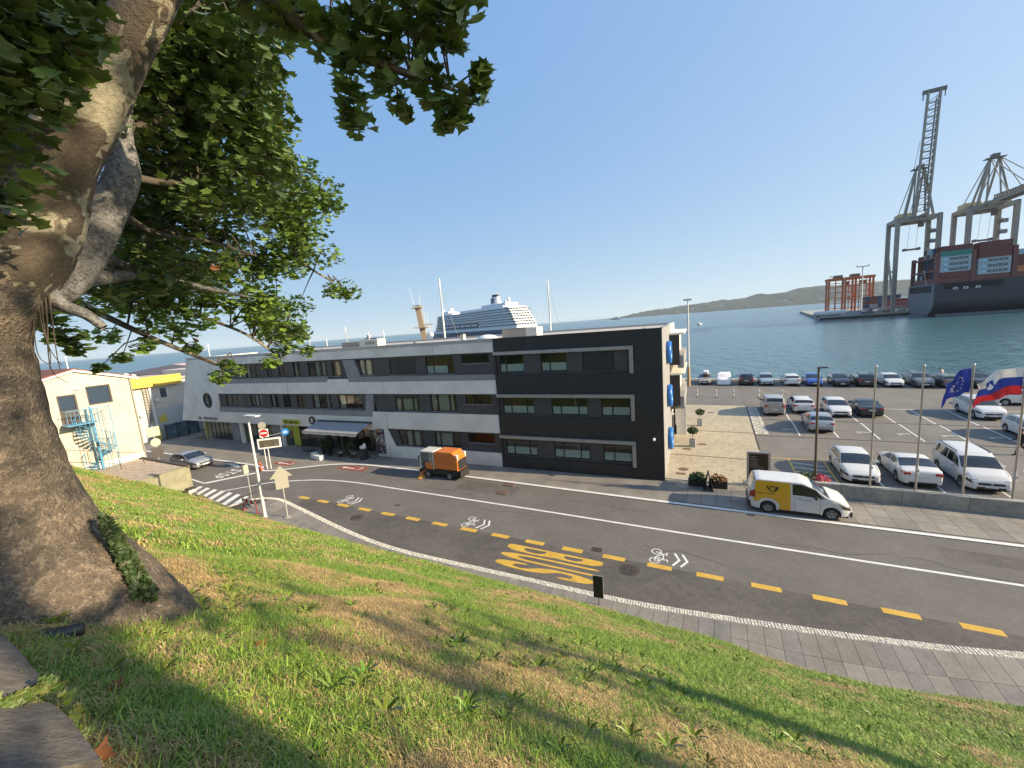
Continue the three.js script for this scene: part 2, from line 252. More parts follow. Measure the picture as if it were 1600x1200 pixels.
{
  const c = smoothLine([[-34.3, -15.9], [-33.4, -16.9], [-32.3, -18.1], [-30.5, -19.1], [-28, -20.0], [-25, -20.38], [-20, -20.42], [-10, -20.45], [1, -20.36], [12, -20.38], [30, -20.4]], 6);
  obj('centre_line', strip(offsetLine(c, -.075), offsetLine(c, .075), lineY), M.white, road);
  obj('stop_line', flat([[-38.3, -16.35], [-37.75, -16.42], [-35.75, -19.35], [-36.15, -19.42]], lineY), M.white, road);
  obj('edge_line', flat([[-41.5, -16.75], [-37.9, -16.45], [-37.9, -16.3], [-41.5, -16.6]], lineY), M.white, road);
  for (let i = 0; i < 7; i++) { const x = -37.7 + i * 1.05; obj('zebra_stripe', flat([[x, -15.9], [x + .52, -15.9], [x + 1.5, -14.2], [x + .95, -14.2]], lineY), M.white, road); }
  for (let i = 0; i < 4; i++) obj('zebra_stripe', flat([[-41.6 + i * .45, -20.3 + i * .1], [-40.2 + i * .3, -20.3 + i * .1], [-40.3 + i * .3, -20.12 + i * .1], [-41.7 + i * .45, -20.12 + i * .1]], lineY), M.white, road);
}
function ringFlat(x, z, r, w, y) { return new THREE.RingGeometry(r - w / 2, r + w / 2, 24).rotateX(-Math.PI / 2).translate(x, y, z); }
function bikeMark(x, z, s, parent, y, flip = 1) {   // bicycle drawn with its wheels in a row along z and its saddle towards +x
  const w = .05 * s, L = (a, b) => ribbon([a, b].map(([p, q]) => [x + p * s * flip, z + q * s]), w, y);
  obj('bicycle_mark', [ringFlat(x, z - .36 * s, .2 * s, w, y + .001), ringFlat(x, z + .36 * s, .2 * s, w, y + .0012), ...L([0, .36], [.35, .2]), ...L([.35, .2], [.3, -.22]), ...L([.3, -.22], [0, -.36]), ...L([.3, -.22], [.02, .02]), ...L([.02, .02], [.35, .2]), ...L([0, .36], [.02, .02]), ...L([.35, .2], [.5, .16]), ...L([.5, .16], [.52, .3]), ...L([.3, -.22], [.44, -.27]), ...L([.44, -.17], [.44, -.37])], M.white, parent);
}
for (const x of [-2.6, -12.85, -23.05]) {
  bikeMark(x + .05, -17.9, 1.05, road, lineY);
  for (const d of [.85, 1.18]) obj('chevron_mark', [...ribbon([[x + d, -18.35], [x + d + .22, -17.88], [x + d, -17.42]], .1, lineY)], M.white, road);
}
const arrowMark = (x, z, y, parent) => obj('arrow_mark', [flat([[x, z], [x + .45, z - .22], [x + .45, z + .22]], y), flat([[x + .45, z - .07], [x + 1.5, z - .07], [x + 1.5, z + .07], [x + .45, z + .07]], y + .0003)], M.white, parent);
obj('cycle_patch', flat([[-37.0, -21.5], [-36.7, -22.25], [-34.6, -22.45], [-34.35, -21.4]], 0.037), M.redPaint, pavement);
arrowMark(-36.6, -21.85, .041, pavement); bikeMark(-34.85, -21.9, .62, pavement, .041);
obj('cycle_patch', flat([[-29.5, -22.35], [-28.95, -23.1], [-26.5, -23.35], [-26.1, -22.35]], lineY), M.redPaint, road);
arrowMark(-29.0, -22.72, lineY + .004, road); bikeMark(-27.0, -22.85, .62, road, lineY + .004);
// covers and grates
M.iron = mottled([0.035, 0.03, 0.027], [0.075, 0.06, 0.05], .8, .65, { seed: 71, bump: .004, octs: [[8, 1], [32, 1]] });
M.rust = mottled([0.10, 0.06, 0.042], [0.17, 0.10, 0.07], .8, .8, { seed: 72, bump: .003 });
const cover = (x, z, r, parent, y) => { obj('manhole_rim', ringFlat(x, z, r + .05, .1, y), M.joint, parent); const c = obj('manhole_cover', new THREE.CylinderGeometry(r, r, .012, 28).translate(x, y + .002, z), M.iron, parent); return c; };
cover(-3.46, -16.42, .34, road, lineY); cover(-19.9, -16.1, .3, road, lineY);
for (const [x, z, w, d] of [[-5.19, -17.5, .5, .36], [-18.6, -18.3, .4, .22]]) obj('drain_grate', [bb(x - w / 2, x + w / 2, .002, .006, z - d / 2, z + d / 2), ...[0, 1, 2, 3, 4].map((k) => bb(x - w / 2 + .02 + k * w / 5, x - w / 2 + .05 + k * w / 5, .006, .012, z - d / 2, z + d / 2))], M.iron, road);
for (const [x, z] of [[-12.95, -23.35], [-12.78, -22.0]]) obj('drain_cover', bb(x - .35, x + .35, .003, .042, z - .22, z + .22), M.rust, road);
for (const [x, z, r] of [[-2.15, -29.4, 0], [-2.25, -28.5, 1], [-1.1, -35.6, 1], [-.6, -47.4, 1], [-2.2, -34.1, 1]]) r ? obj('inspection_cover', bb(x - .3, x + .3, .012, .019, z - .2, z + .2), M.rust, plaza) : obj('inspection_cover', new THREE.CylinderGeometry(.33, .33, .008, 24).translate(x, .016, z), M.rust, plaza);
for (const z of [-32.55, -39.8]) obj('slot_drain', bb(-3.3, 2.9, .011, .018, z - .06, z + .06), M.iron, plaza);
obj('slot_drain', bb(2.86, 2.98, .011, .018, -51.1, -35), M.iron, plaza);
obj('gravel_strip', flat([[3.0, -50.6], [3.85, -50.6], [4.0, -39.6], [3.0, -39.6]], .004), mottled([.2, .18, .15], [.62, .58, .5], 2, .9, { seed: 75, octs: [[9, 1], [40, 1.2]], contrast: 1.6, bump: .01 }), lot);
obj('plaza_step', bb(-3.1, 1.6, .004, .06, -27.55, -27.3), M.concrete, plaza);
// lot markings
const lotLine = (x0, z0, x1, z1, w, m = M.white) => { const L = Math.hypot(x1 - x0, z1 - z0), nx = -(z1 - z0) / L * w / 2, nz = (x1 - x0) / L * w / 2; obj('parking_line', flat([[x0 + nx, z0 + nz], [x1 + nx, z1 + nz], [x1 - nx, z1 - nz], [x0 - nx, z0 - nz]], .003), m, lot); };
for (let i = 0; i < 8; i++) { const x = 6.3 + i * 2.57; lotLine(x, -50.9, x - .1, -45.3, .1); lotLine(x, -45.0, x - .1, -39.7, .1); if (i > 0) lotLine(x - .15, -34.2, x - .2, -28.2, .1); }
lotLine(6, -50.95, 26, -51.1, .1);
for (let i = 0; i < 6; i++) for (let k = 0; k < 2; k++) { const x = 5.2 + i * 2.57; lotLine(x, -41.7 + k * .35, x + (k ? .25 : .85), -41.72 + k * .35, .1); }
lotLine(3.2, -33.4, 6.7, -33.4, .1, M.yellow); lotLine(4.55, -33.3, 4.6, -28.4, .1, M.yellow); lotLine(6.6, -33.3, 6.55, -28.4, .1, M.yellow);
for (let k = 0; k < 5; k++) lotLine(4.65, -32.6 + k * .9, 6.5, -32.2 + k * .9, .09);
obj('drain_channel', bb(4, 30, -.004, .006, -45.2, -45.05), M.iron, lot); obj('drain_channel', bb(3, 30, -.004, .006, -39.3, -39.15), M.iron, lot);
// ---------- grass slope ----------
const N2 = (() => { const r = rngOf(99), g = new Float32Array(65536); for (let i = 0; i < 65536; i++) g[i] = r(); return (x, y) => { const ix = Math.floor(x), iy = Math.floor(y), tx = x - ix, ty = y - iy, sx = tx * tx * (3 - 2 * tx), sy = ty * ty * (3 - 2 * ty), q = (a, b) => g[((a & 255) << 8) | (b & 255)]; return (q(ix, iy) * (1 - sx) + q(ix + 1, iy) * sx) * (1 - sy) + (q(ix, iy + 1) * (1 - sx) + q(ix + 1, iy + 1) * sx) * sy; }; })();
function terr(x, z) {
  let b = 0.69 * (z - lerpLine(toeLine, x)); if (b > 9.3) b = 9.3 + (b - 9.3) * .12; if (b < 0) b *= .3;
  return b + .04 + (N2(x * .6 + 40, z * .6 + 90) - .5) * .22 * Math.min(1, Math.max(0, b)) + (N2(x * 2.3, z * 2.3) - .5) * .06;
}
{
  const pos = [], idx = [], xs = [], zs = []; for (let x = -60; x < -14; x += .6) xs.push(x); for (let x = -14; x <= 34; x += .25) xs.push(x); for (let z = -15.6; z <= 3; z += .25) zs.push(z); for (let z = 4; z <= 30; z += 2) zs.push(z);
  zs.forEach((z) => xs.forEach((x) => pos.push(x, terr(x, z), z))); const n = xs.length;
  for (let j = 0; j < zs.length - 1; j++) for (let i = 0; i < n - 1; i++) { const a = j * n + i; idx.push(a, a + n, a + 1, a + 1, a + n, a + n + 1); }
  const g = new THREE.BufferGeometry(); g.setAttribute('position', new THREE.Float32BufferAttribute(pos, 3)); g.setIndex(idx); g.computeVertexNormals();
  struct('grass_slope', g, mottled([.12, .10, .045], [.30, .235, .12], 2.2, .95, { seed: 201, octs: [[5, 1], [17, 1], [60, .9], [170, .8]], bump: .03 }));
}
function tuft(blades, h, spread, seed, wide = .0055) {
  const r = rngOf(seed), pos = [], idx = [];
  for (let b = 0; b < blades; b++) {
    const a = r() * 6.28, bx0 = (r() - .5) * spread, bz0 = (r() - .5) * spread, L = h * (.55 + r() * .6), lean = .25 + r() * .9, w = wide * (.7 + r() * .7), c = Math.cos(a), s = Math.sin(a), k0 = pos.length / 3;
    for (let i = 0; i <= 2; i++) { const t = i / 2, o = lean * L * t * t, y = L * t * (1 - .25 * lean * t); pos.push(bx0 + c * o - s * w * (1 - t * .45), y, bz0 + s * o + c * w * (1 - t * .45), bx0 + c * o + s * w * (1 - t * .45), y, bz0 + s * o - c * w * (1 - t * .45)); }
    pos.push(bx0 + c * lean * L * 1.25, L * (1.12 - .35 * lean), bz0 + s * lean * L * 1.25);
    for (let i = 0; i < 2; i++) { const k = k0 + i * 2; idx.push(k, k + 1, k + 2, k + 1, k + 3, k + 2); } idx.push(k0 + 4, k0 + 5, k0 + 6);
  }
  const g = new THREE.BufferGeometry(); g.setAttribute('position', new THREE.Float32BufferAttribute(pos, 3)); g.setIndex(idx); g.computeVertexNormals(); return g;
}
function instanced(name, geo, mat, list, parent = scene) {   // list of [matrix, colour]
  const im = new THREE.InstancedMesh(geo, mat, list.length); list.forEach(([m, c], i) => { im.setMatrixAt(i, m); im.setColorAt(i, c); }); im.name = parent === scene ? numbered(name) : name; im.userData = { kind: 'stuff' }; im.castShadow = im.receiveShadow = true; parent.add(im); return im;
}
const inView = (p, m = .12) => { const q = p.clone().project(camera); return q.z < 1 && Math.abs(q.x) < 1 + m && Math.abs(q.y) < 1 + m; };
camera.updateMatrixWorld(); camera.updateProjectionMatrix();
{
  const r = rngOf(303), q = new THREE.Quaternion(), e = new THREE.Euler(), lists = [[], [], [], []];
  const geos = [tuft(15, .05, .11, 1, .0032), tuft(10, .095, .09, 2, .0034), tuft(15, .055, .14, 3, .0028), tuft(12, .075, .28, 4, .009)];
  const add = (x, z, far) => {
    const toe = lerpLine(toeLine, x); if (z < toe + .12 || (x < -36 && x > -44 && z < -10.9)) return; const y = terr(x, z), p = V3(x, y, z); if (!inView(p)) return;
    if (Math.hypot(x + 5.6, z + 1.0) < .9) return;
    const d = N2(x * .8 + 7, z * .8 + 3) * .55 + N2(x * 2.6, z * 2.6 + 50) * .3 + N2(x * 7, z * 7) * .15, near = Math.max(0, 1 - Math.hypot(x + 4.5, z + 2.2) / 5.5), band = Math.max(0, 1 - Math.abs(z + 4.3 - .05 * x) / 2.2) * .08 + .07 * Math.max(0, 1 - Math.hypot(x + 1.5, z + 2.5) / 4);
    const dry = d + .2 * near + band + (r() - .5) * .34 > .56; if (N2(x * 1.7 + 31, z * 1.7) < .2 + .1 * near && r() < .6) return;
    const k = far ? 3 : dry ? 2 : r() < .12 ? 1 : 0, s = (.75 + r() * .6) * (far ? 1.15 : 1); e.set((r() - .5) * .5 - .25, r() * 6.28, (r() - .5) * .5);
    const g = r(), c = dry ? col(.36 + .2 * g, .27 + .14 * g, .11 + .07 * g) : col(.14 + .14 * g, .25 + .14 * g, .022 + .025 * g);
    lists[k].push([new THREE.Matrix4().compose(p.add(V3(0, -.012, 0)), q.setFromEuler(e), V3(s, s * (dry ? .8 : 1), s)), c]);
  };
  for (let i = 0; i < 45000; i++) add(-7 + r() * 8.5, -4.8 + r() * 5.6, false);
  for (let i = 0; i < 95000; i++) add(-11 + r() * 18, -9.5 + r() * 10, false);
  for (let i = 0; i < 90000; i++) add(-16 + r() * 26, -14.4 + r() * 9.5, false);
  for (let i = 0; i < 60000; i++) add(-52 + r() * 42, -14.8 + r() * 13, true);
  const mat = new THREE.MeshPhysicalMaterial({ color: 0xffffff, roughness: .6, transmission: .25, thickness: 0, side: THREE.DoubleSide });
  const names = ['short_grass', 'tall_grass', 'dry_grass', 'rough_grass']; lists.forEach((l, i) => { const m = instanced(names[i], geos[i], mat, l); m.userData = { kind: 'stuff', label: ['short green grass on the slope', 'longer green grass tufts on the slope', 'dry straw-coloured grass on the slope', 'grass on the far left of the slope'][i], category: 'grass' }; });
  // broad-leaved weeds
  const lf = []; for (let k = 0; k < 7; k++) { const sh = new THREE.PlaneGeometry(.035, .13, 1, 3), p = sh.attributes.position; for (let i = 0; i < p.count; i++) { const t = (p.getY(i) + .065) / .13; p.setXYZ(i, p.getX(i) * Math.sin(.35 + t * 2.5), .01 + .06 * Math.sin(t * 1.8), t * .13); } lf.push(sh.rotateY(k * .9 + .2)); }
  const wl = []; for (let i = 0; i < 1500; i++) { const x = -8 + r() * 15, z = -12 + r() * 12.4; if (z < lerpLine(toeLine, x) + .3) continue; const p = V3(x, terr(x, z) + .01, z); if (!inView(p) || N2(x * 1.1 + 5, z * 1.1) < .5 || (z < -6 && r() < .7)) continue; const s = .4 + r() * .7; e.set(-.35 + (r() - .5) * .4, r() * 6.28, (r() - .5) * .4); wl.push([new THREE.Matrix4().compose(p, q.setFromEuler(e), V3(s, s, s)), col(.12 + r() * .1, .21 + r() * .1, .035)]); }
  const w = instanced('broadleaf_weeds', merge(lf), mat, wl); w.userData = { kind: 'stuff', label: 'low broad-leaved weeds among the grass', category: 'weeds' };
}
// ---------- plane trees ----------
{
  const n = 512, f = fbm(n, 401, [[5, 1], [11, .8], [26, .5]]), g = fbm(n, 402, [[40, 1], [110, 1]]);
  M.bark = new THREE.MeshStandardMaterial({ roughness: .9, map: texFrom(n, (i) => { const t = f[i], k = .75 + g[i] * .5, c = t > .585 ? [.30, .27, .19] : t > .53 ? [.15, .125, .085] : [.085, .066, .046]; return c.map((q) => s2(q * k)); }, true), bumpMap: texFrom(n, (i) => { const t = f[i], v = (t > .585 ? .25 : t > .53 ? .5 : .75) + (g[i] - .5) * .4; return [v, v, v]; }), bumpScale: .02 }); M.bark.userData.tile = 1.1;
  const h = fbm(n, 411, [[18, 1], [44, 1], [120, .8]]);
  M.roughBark = new THREE.MeshStandardMaterial({ roughness: .95, map: texFrom(n, (i) => { const k = .55 + h[i] * .95; return [.125, .098, .07].map((q) => s2(q * k * (h[i] > .6 ? 1.35 : 1))); }, true), bumpMap: texFrom(n, (i) => [h[i], h[i], h[i]]), bumpScale: .045 }); M.roughBark.userData.tile = .9;
  M.darkBark = plain(.075, .06, .045, .9);
  M.greyBark = mottled([.09, .085, .08], [.25, .24, .22], .8, .9, { seed: 421, octs: [[6, 1], [30, 1], [90, 1]], bump: .02, contrast: 1.3 });
}
const leafGeo = (() => { // five-lobed plane leaf, slightly folded
  const o = [[0, 0], [.12, -.03], [.36, -.02], [.30, .12], [.52, .30], [.33, .34], [.30, .46], [.17, .52], [.10, .62], [0, .88]], full = [...o, ...o.slice(1, -1).reverse().map(([x, y]) => [-x, y])];
  const g = new THREE.ShapeGeometry(new THREE.Shape(full.map((p) => new THREE.Vector2(...p)))), p = g.attributes.position; for (let i = 0; i < p.count; i++) { const x = p.getX(i), y = p.getY(i); p.setXYZ(i, x, y - .3, .22 * Math.abs(x) - .25 * (y - .3) * (y - .3)); } g.computeVertexNormals(); return g;
})();
M.leaf = new THREE.MeshPhysicalMaterial({ color: 0xffffff, roughness: .55, transmission: .38, thickness: 0, side: THREE.DoubleSide });
function leafList(clusters, seed, size, tint) {
  const r = rngOf(seed), out = [], q = new THREE.Quaternion(), e = new THREE.Euler(), p = V3();
  for (const [c, R, n] of clusters) for (let i = 0; i < n; i++) {
    do p.set(r() * 2 - 1, r() * 2 - 1, r() * 2 - 1); while (p.length() > 1); const a = r();
    e.set(-1.15 + (r() - .5) * 1.5, r() * 6.28, (r() - .5) * .9, 'YXZ'); const s = size * (.6 + r() * .65), br = tint * (.75 + r() * .5);
    const w = r(); const cc = w < .006 ? col(.3, .1, .03) : col((.055 + .045 * a) * br, (.105 + .05 * a) * br, .018 * br);
    out.push([new THREE.Matrix4().compose(V3(c.x + p.x * R, c.y + p.y * R * .75, c.z + p.z * R), q.setFromEuler(e), V3(s, s, s)), cc]);
  }
  return out;
}
function inPoly(pts, x, y) { let c = false; for (let i = 0, j = pts.length - 1; i < pts.length; j = i++) { const [xi, yi] = pts[i], [xj, yj] = pts[j]; if ((yi > y) !== (yj > y) && x < (xj - xi) * (y - yi) / (yj - yi) + xi) c = !c; } return c; }
function fillRegion(region, t0, t1, count, R, n, seed, gap = 0) { // clumps through the part of the crown that lies between t0 and t1 metres away
  const r = rngOf(seed), out = [], us = region.map((p) => p[0]), vs = region.map((p) => p[1]), a = Math.min(...us), b = Math.max(...us), c = Math.min(...vs), d = Math.max(...vs);
  while (out.length < count) { const u = a + r() * (b - a), v = c + r() * (d - c); if (!inPoly(region, u, v) || N2(u * .022 + seed, v * .022) < gap) continue; out.push([at(u, v, t0 + r() * (t1 - t0)), R * (.7 + r() * .6), n]); }
  return out;
}
function twigs(clusters, bones, seed, rad = .012) { const r = rngOf(seed), out = []; for (const [c, R] of clusters) { let best = null, bd = 1e9; for (const b of bones) { const d = b.distanceTo(c); if (d < bd && d > .05) { bd = d; best = b; } } if (!best || bd > 1.7) continue; const m = best.clone().lerp(c, .5).add(V3((r() - .5) * .3, .12 + r() * .2, (r() - .5) * .3)); out.push(rod(best, m, rad * 1.5, rad, 5), rod(m, c, rad, rad * .5, 5)); for (let k = 0; k < 2; k++) out.push(rod(c, c.clone().add(V3((r() - .5) * R * 1.6, (r() - .6) * R, (r() - .5) * R * 1.6)), rad * .45, rad * .2, 4)); } return out; }
const along = (pts, n = 12) => new THREE.CatmullRomCurve3(pts).getPoints(n);
{
  const T = thing('plane_tree', 'huge old plane tree with mottled trunk at the left edge of the picture', 'tree', [0, 0, 0]);
  const base = at(5, 965, 6.35), trunk = [base.clone().add(V3(.12, -.7, .0)), base, at(-42, 845, 6.25), at(-78, 720, 6.2), at(-112, 600, 6.2), at(-128, 510, 6.2), at(-70, 440, 6.2), at(-10, 395, 6.25)];
  obj('trunk', limb(trunk, [1.35, 1.12, .84, .72, .66, .66, .64, .5], 26, .07, 5), M.roughBark, T);
  const A = [at(-60, 450, 6.2), at(20, 385, 6.15), at(62, 320, 6.1), at(92, 245, 6.05), at(150, 160, 6.0), at(198, 65, 5.95), at(255, -40, 5.9), at(330, -160, 5.9)], B = [at(-20, 455, 6.3), at(80, 430, 6.5), at(135, 385, 6.6), at(170, 322, 6.7), at(193, 275, 6.8), at(188, 212, 6.9), at(194, 150, 7.0), at(230, 60, 7.2)];
  const C = [at(-90, 420, 6.3), at(-60, 300, 6.2), at(-20, 190, 5.9), at(20, 60, 5.6), at(40, -80, 5.4)], D = [at(290, -110, 5.9), at(380, -40, 5.5), at(440, 10, 5.2), at(515, 65, 5.05), at(610, 105, 4.9), at(735, 150, 4.8)];
  obj('limb', limb(A, [.5, .42, .31, .26, .21, .195, .17, .13], 18, .06, 6), M.bark, T); obj('limb', limb(B, [.4, .3, .2, .175, .15, .1, .07, .04], 14, .1, 7), M.greyBark, T); obj('limb', limb(C, [.3, .22, .16, .1, .05], 10, .06, 8), M.bark, T); obj('limb', limb(D, [.11, .085, .07, .05, .03, .01], 8, .06, 9), M.bark, T);
  obj('dead_branch', [limb([at(70, 455, 6.1), at(100, 478, 6.0), at(135, 492, 5.9), at(162, 512, 5.85)], [.09, .06, .05, .04], 8, .1, 10), limb([at(150, 400, 7.2), at(205, 412, 8), at(232, 365, 8.3), at(262, 330, 8.6)], [.1, .06, .05, .03], 7, .1, 11), limb([at(100, 440, 6.6), at(220, 432, 7.6), at(330, 452, 8.4), at(388, 464, 8.8)], [.12, .07, .05, .02], 7, .1, 12)], M.greyBark, T);
  const r = rngOf(15); obj('hanging_twigs', Array.from({ length: 5 }, (_, i) => limb([at(55 + i * 5, 440 + i * 3, 6), at(50 + i * 7 + r() * 10, 500, 5.95), at(58 + i * 8 + r() * 14, 545 + r() * 40, 5.9), at(70 + i * 6 + r() * 20, 560 + r() * 45, 5.9)], [.011, .008, .005, .003], 5, .1, 20 + i)), M.darkBark, T);
  const back = fillRegion([[0, -40], [440, -60], [425, 60], [400, 120], [420, 200], [430, 300], [380, 420], [290, 430], [215, 415], [205, 330], [215, 200], [120, 140], [60, 330], [0, 350]], 6.9, 9.2, 150, .42, 95, 31), left = fillRegion([[-60, -20], [135, -20], [120, 60], [70, 150], [20, 230], [25, 330], [-60, 330]], 4.5, 5.6, 30, .24, 50, 32);
  const over = [[440, 8, 5.2, .3], [480, 40, 5.1, .28], [400, -20, 5.3, .35], [520, 10, 5, .3], [520, 70, 5, .26], [555, 110, 4.95, .26], [545, 160, 4.95, .2], [560, 195, 4.95, .16], [575, 50, 4.9, .3], [600, 90, 4.9, .26], [610, 140, 4.9, .2], [640, 70, 4.85, .26], [640, 20, 4.9, .3], [670, 120, 4.8, .22], [685, 20, 4.85, .24], [720, 18, 4.8, .2], [700, 50, 4.8, .17], [710, 70, 4.8, .1], [690, 150, 4.8, .2], [715, 180, 4.8, .16], [695, 195, 4.8, .1], [735, 150, 4.75, .16], [745, 130, 4.75, .1], [752, 110, 4.75, .06], [628, 178, 4.85, .1], [590, 0, 4.9, .3], [660, -10, 4.9, .3]].map(([u, v, t, R]) => [at(u, v, t), R, Math.round(9 + R * 95)]);
  const low = [[75, 500, 6.4, .2], [105, 525, 6.4, .16], [85, 475, 6.6, .2], [140, 470, 7, .25], [180, 455, 7.4, .28], [225, 450, 7.6, .3], [120, 545, 6.3, .1]].map(([u, v, t, R]) => [at(u, v, t), R, Math.round(16 + R * 130)]);
  const sub4 = [[at(188, 212, 6.9), at(260, 180, 7.4), at(340, 140, 7.9), at(410, 90, 8.2)], [at(193, 275, 6.8), at(270, 285, 7.4), at(350, 262, 8), at(420, 250, 8.3)], [at(170, 322, 6.7), at(245, 365, 7.4), at(330, 378, 8), at(400, 400, 8.4)], [at(230, 60, 7.2), at(300, 20, 7.6), at(380, -20, 8)]];
  sub4.forEach((b, i) => obj('branch', limb(b, b.map((_, k) => .05 * Math.pow(.62, k) + .006), 7, .08, 25 + i), M.darkBark, T));
  instanced('leaves', leafGeo, M.leaf, [...leafList([...back, ...left, ...low], 41, .145, 1.1), ...leafList(over, 42, .175, 1.2)], T);
  obj('twigs', [...twigs(back, [...along(A), ...along(B), ...sub4.flatMap((b) => along(b, 10))], 51, .009), ...twigs(over, along(D, 20), 52, .008), ...twigs([...left], along(C), 53, .01), ...twigs(low, along(B), 54, .008)], M.darkBark, T).userData = { kind: 'stuff' };
  // ivy on the root flare
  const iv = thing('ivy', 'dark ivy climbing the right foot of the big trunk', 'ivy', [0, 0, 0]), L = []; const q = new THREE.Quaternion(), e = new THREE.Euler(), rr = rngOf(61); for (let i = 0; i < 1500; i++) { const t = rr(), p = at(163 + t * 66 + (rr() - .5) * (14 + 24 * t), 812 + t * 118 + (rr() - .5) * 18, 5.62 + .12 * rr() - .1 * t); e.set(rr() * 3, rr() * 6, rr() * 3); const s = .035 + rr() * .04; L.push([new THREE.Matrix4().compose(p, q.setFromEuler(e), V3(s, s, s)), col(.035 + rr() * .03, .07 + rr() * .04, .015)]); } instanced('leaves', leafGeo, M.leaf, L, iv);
}
{
  const T = thing('plane_tree', 'second plane tree with sunlit crown behind the huge trunk', 'tree', [0, 0, 0]);
  const c0 = at(-10, 760, 11.6), c1 = at(20, 400, 11.5), c2 = at(150, 220, 11.5); c0.y = terr(c0.x, c0.z) - .3;
  const bonesA = [c0, at(0, 560, 11.5), c1, at(90, 300, 11.5), c2, at(260, 80, 11.8)], bonesB = [c1, at(160, 330, 11.2), at(300, 260, 10.8), at(430, 240, 10.6)], bonesC = [c1, at(150, 420, 11), at(300, 410, 10.6), at(440, 400, 10.4), at(520, 440, 10.3)], bonesD = [c1, at(120, 450, 11), at(260, 480, 10.3), at(380, 520, 9.9), at(440, 560, 9.7)], bonesE = [c2, at(280, 150, 11.4), at(380, 110, 11.2)], bonesF = [c1, at(120, 470, 10.6), at(220, 520, 9.9), at(340, 570, 9.5)];
  obj('trunk', limb(bonesA, [.55, .42, .36, .28, .2, .08], 14, .06, 71), M.bark, T); [bonesB, bonesC, bonesD, bonesE, bonesF].forEach((b, i) => obj('limb', limb(b, b.map((_, k) => .10 * Math.pow(.6, k) + .008), 8, .06, 72 + i), M.bark, T));
  const main = fillRegion([[240, 40], [430, 70], [420, 130], [462, 205], [470, 262], [528, 290], [520, 345], [480, 372], [516, 400], [540, 452], [495, 474], [455, 500], [470, 545], [440, 560], [405, 520], [330, 470], [250, 500], [180, 470], [180, 420], [230, 300]], 9.6, 12.6, 230, .38, 110, 81, .27);
  const low = [[200, 480, 9.8, .3], [245, 500, 9.8, .3], [225, 540, 9.7, .2], [190, 560, 9.6, .14], [285, 520, 9.7, .28], [315, 500, 9.7, .28], [345, 590, 9.5, .2], [370, 578, 9.5, .17], [355, 570, 9.5, .14], [450, 540, 9.7, .3], [425, 565, 9.6, .22], [470, 520, 9.8, .25], [480, 548, 9.7, .18], [170, 525, 9.8, .2], [155, 575, 9.6, .1], [430, 515, 9.8, .3], [300, 545, 9.7, .16], [520, 455, 10.2, .25], [540, 460, 10.2, .15]].map(([u, v, t, R]) => [at(u, v, t), R, Math.round(20 + R * 260)]);
  instanced('leaves', leafGeo, M.leaf, leafList([...main, ...low], 91, .135, 1.75), T);
  const bones = [bonesA, bonesB, bonesC, bonesD, bonesE, bonesF].flatMap((b) => along(b, 10)); obj('twigs', twigs([...main, ...low], bones, 95, .011), M.darkBark, T).userData = { kind: 'stuff' };
}
// trees of the same row to the right, out of the picture, whose shade falls across the slope
[[11, -2.6, 10.6, 4.3, 2.8, 2300, 'tall plane tree right of the view whose shade reaches the big trunk'], [14.5, -7.3, 7.7, 1.3, .95, 110, 'young plane tree lower on the slope right of the view'], [8, -1.5, 4.9, 2.3, 1.2, 200, 'small plane tree just right of the view'], [18, -5.2, 9.0, 2.2, 1.3, 170, 'slender plane tree farther right of the view']].forEach(([x, z, hc, R, ry, n, label], k) => {
  const y = terr(x, z), T = thing('plane_tree', label, 'tree', [x, y, z]); obj('trunk', limb([V3(0, -.4, 0), V3(.1, 1.5, 0), V3(-.1, 3.2, .1), V3(.1, hc, 0), V3(0, hc + ry * .7, .1)], [.5, .36, .3, .2, .06], 12, .06, 101 + k), M.bark, T);
  const r = rngOf(111 + k), cl = []; for (let i = 0; i < n / 12; i++) { const a = r() * 6.28, q = Math.sqrt(r()), h = r() * 2 - 1; cl.push([V3(Math.cos(a) * R * q, hc + h * ry * Math.sqrt(1 - q * q * .8), Math.sin(a) * R * q), .5, 17]); }
  instanced('leaves', leafGeo, M.leaf, leafList(cl, 121 + k, .24, 1), T); obj('twigs', twigs(cl, [V3(0, 3, 0), V3(0, hc, 0), V3(0, hc + ry * .5, 0), V3(1, hc, 1), V3(-1, hc, -1)], 131 + k, .03), M.greyBark, T).userData = { kind: 'stuff' };
});
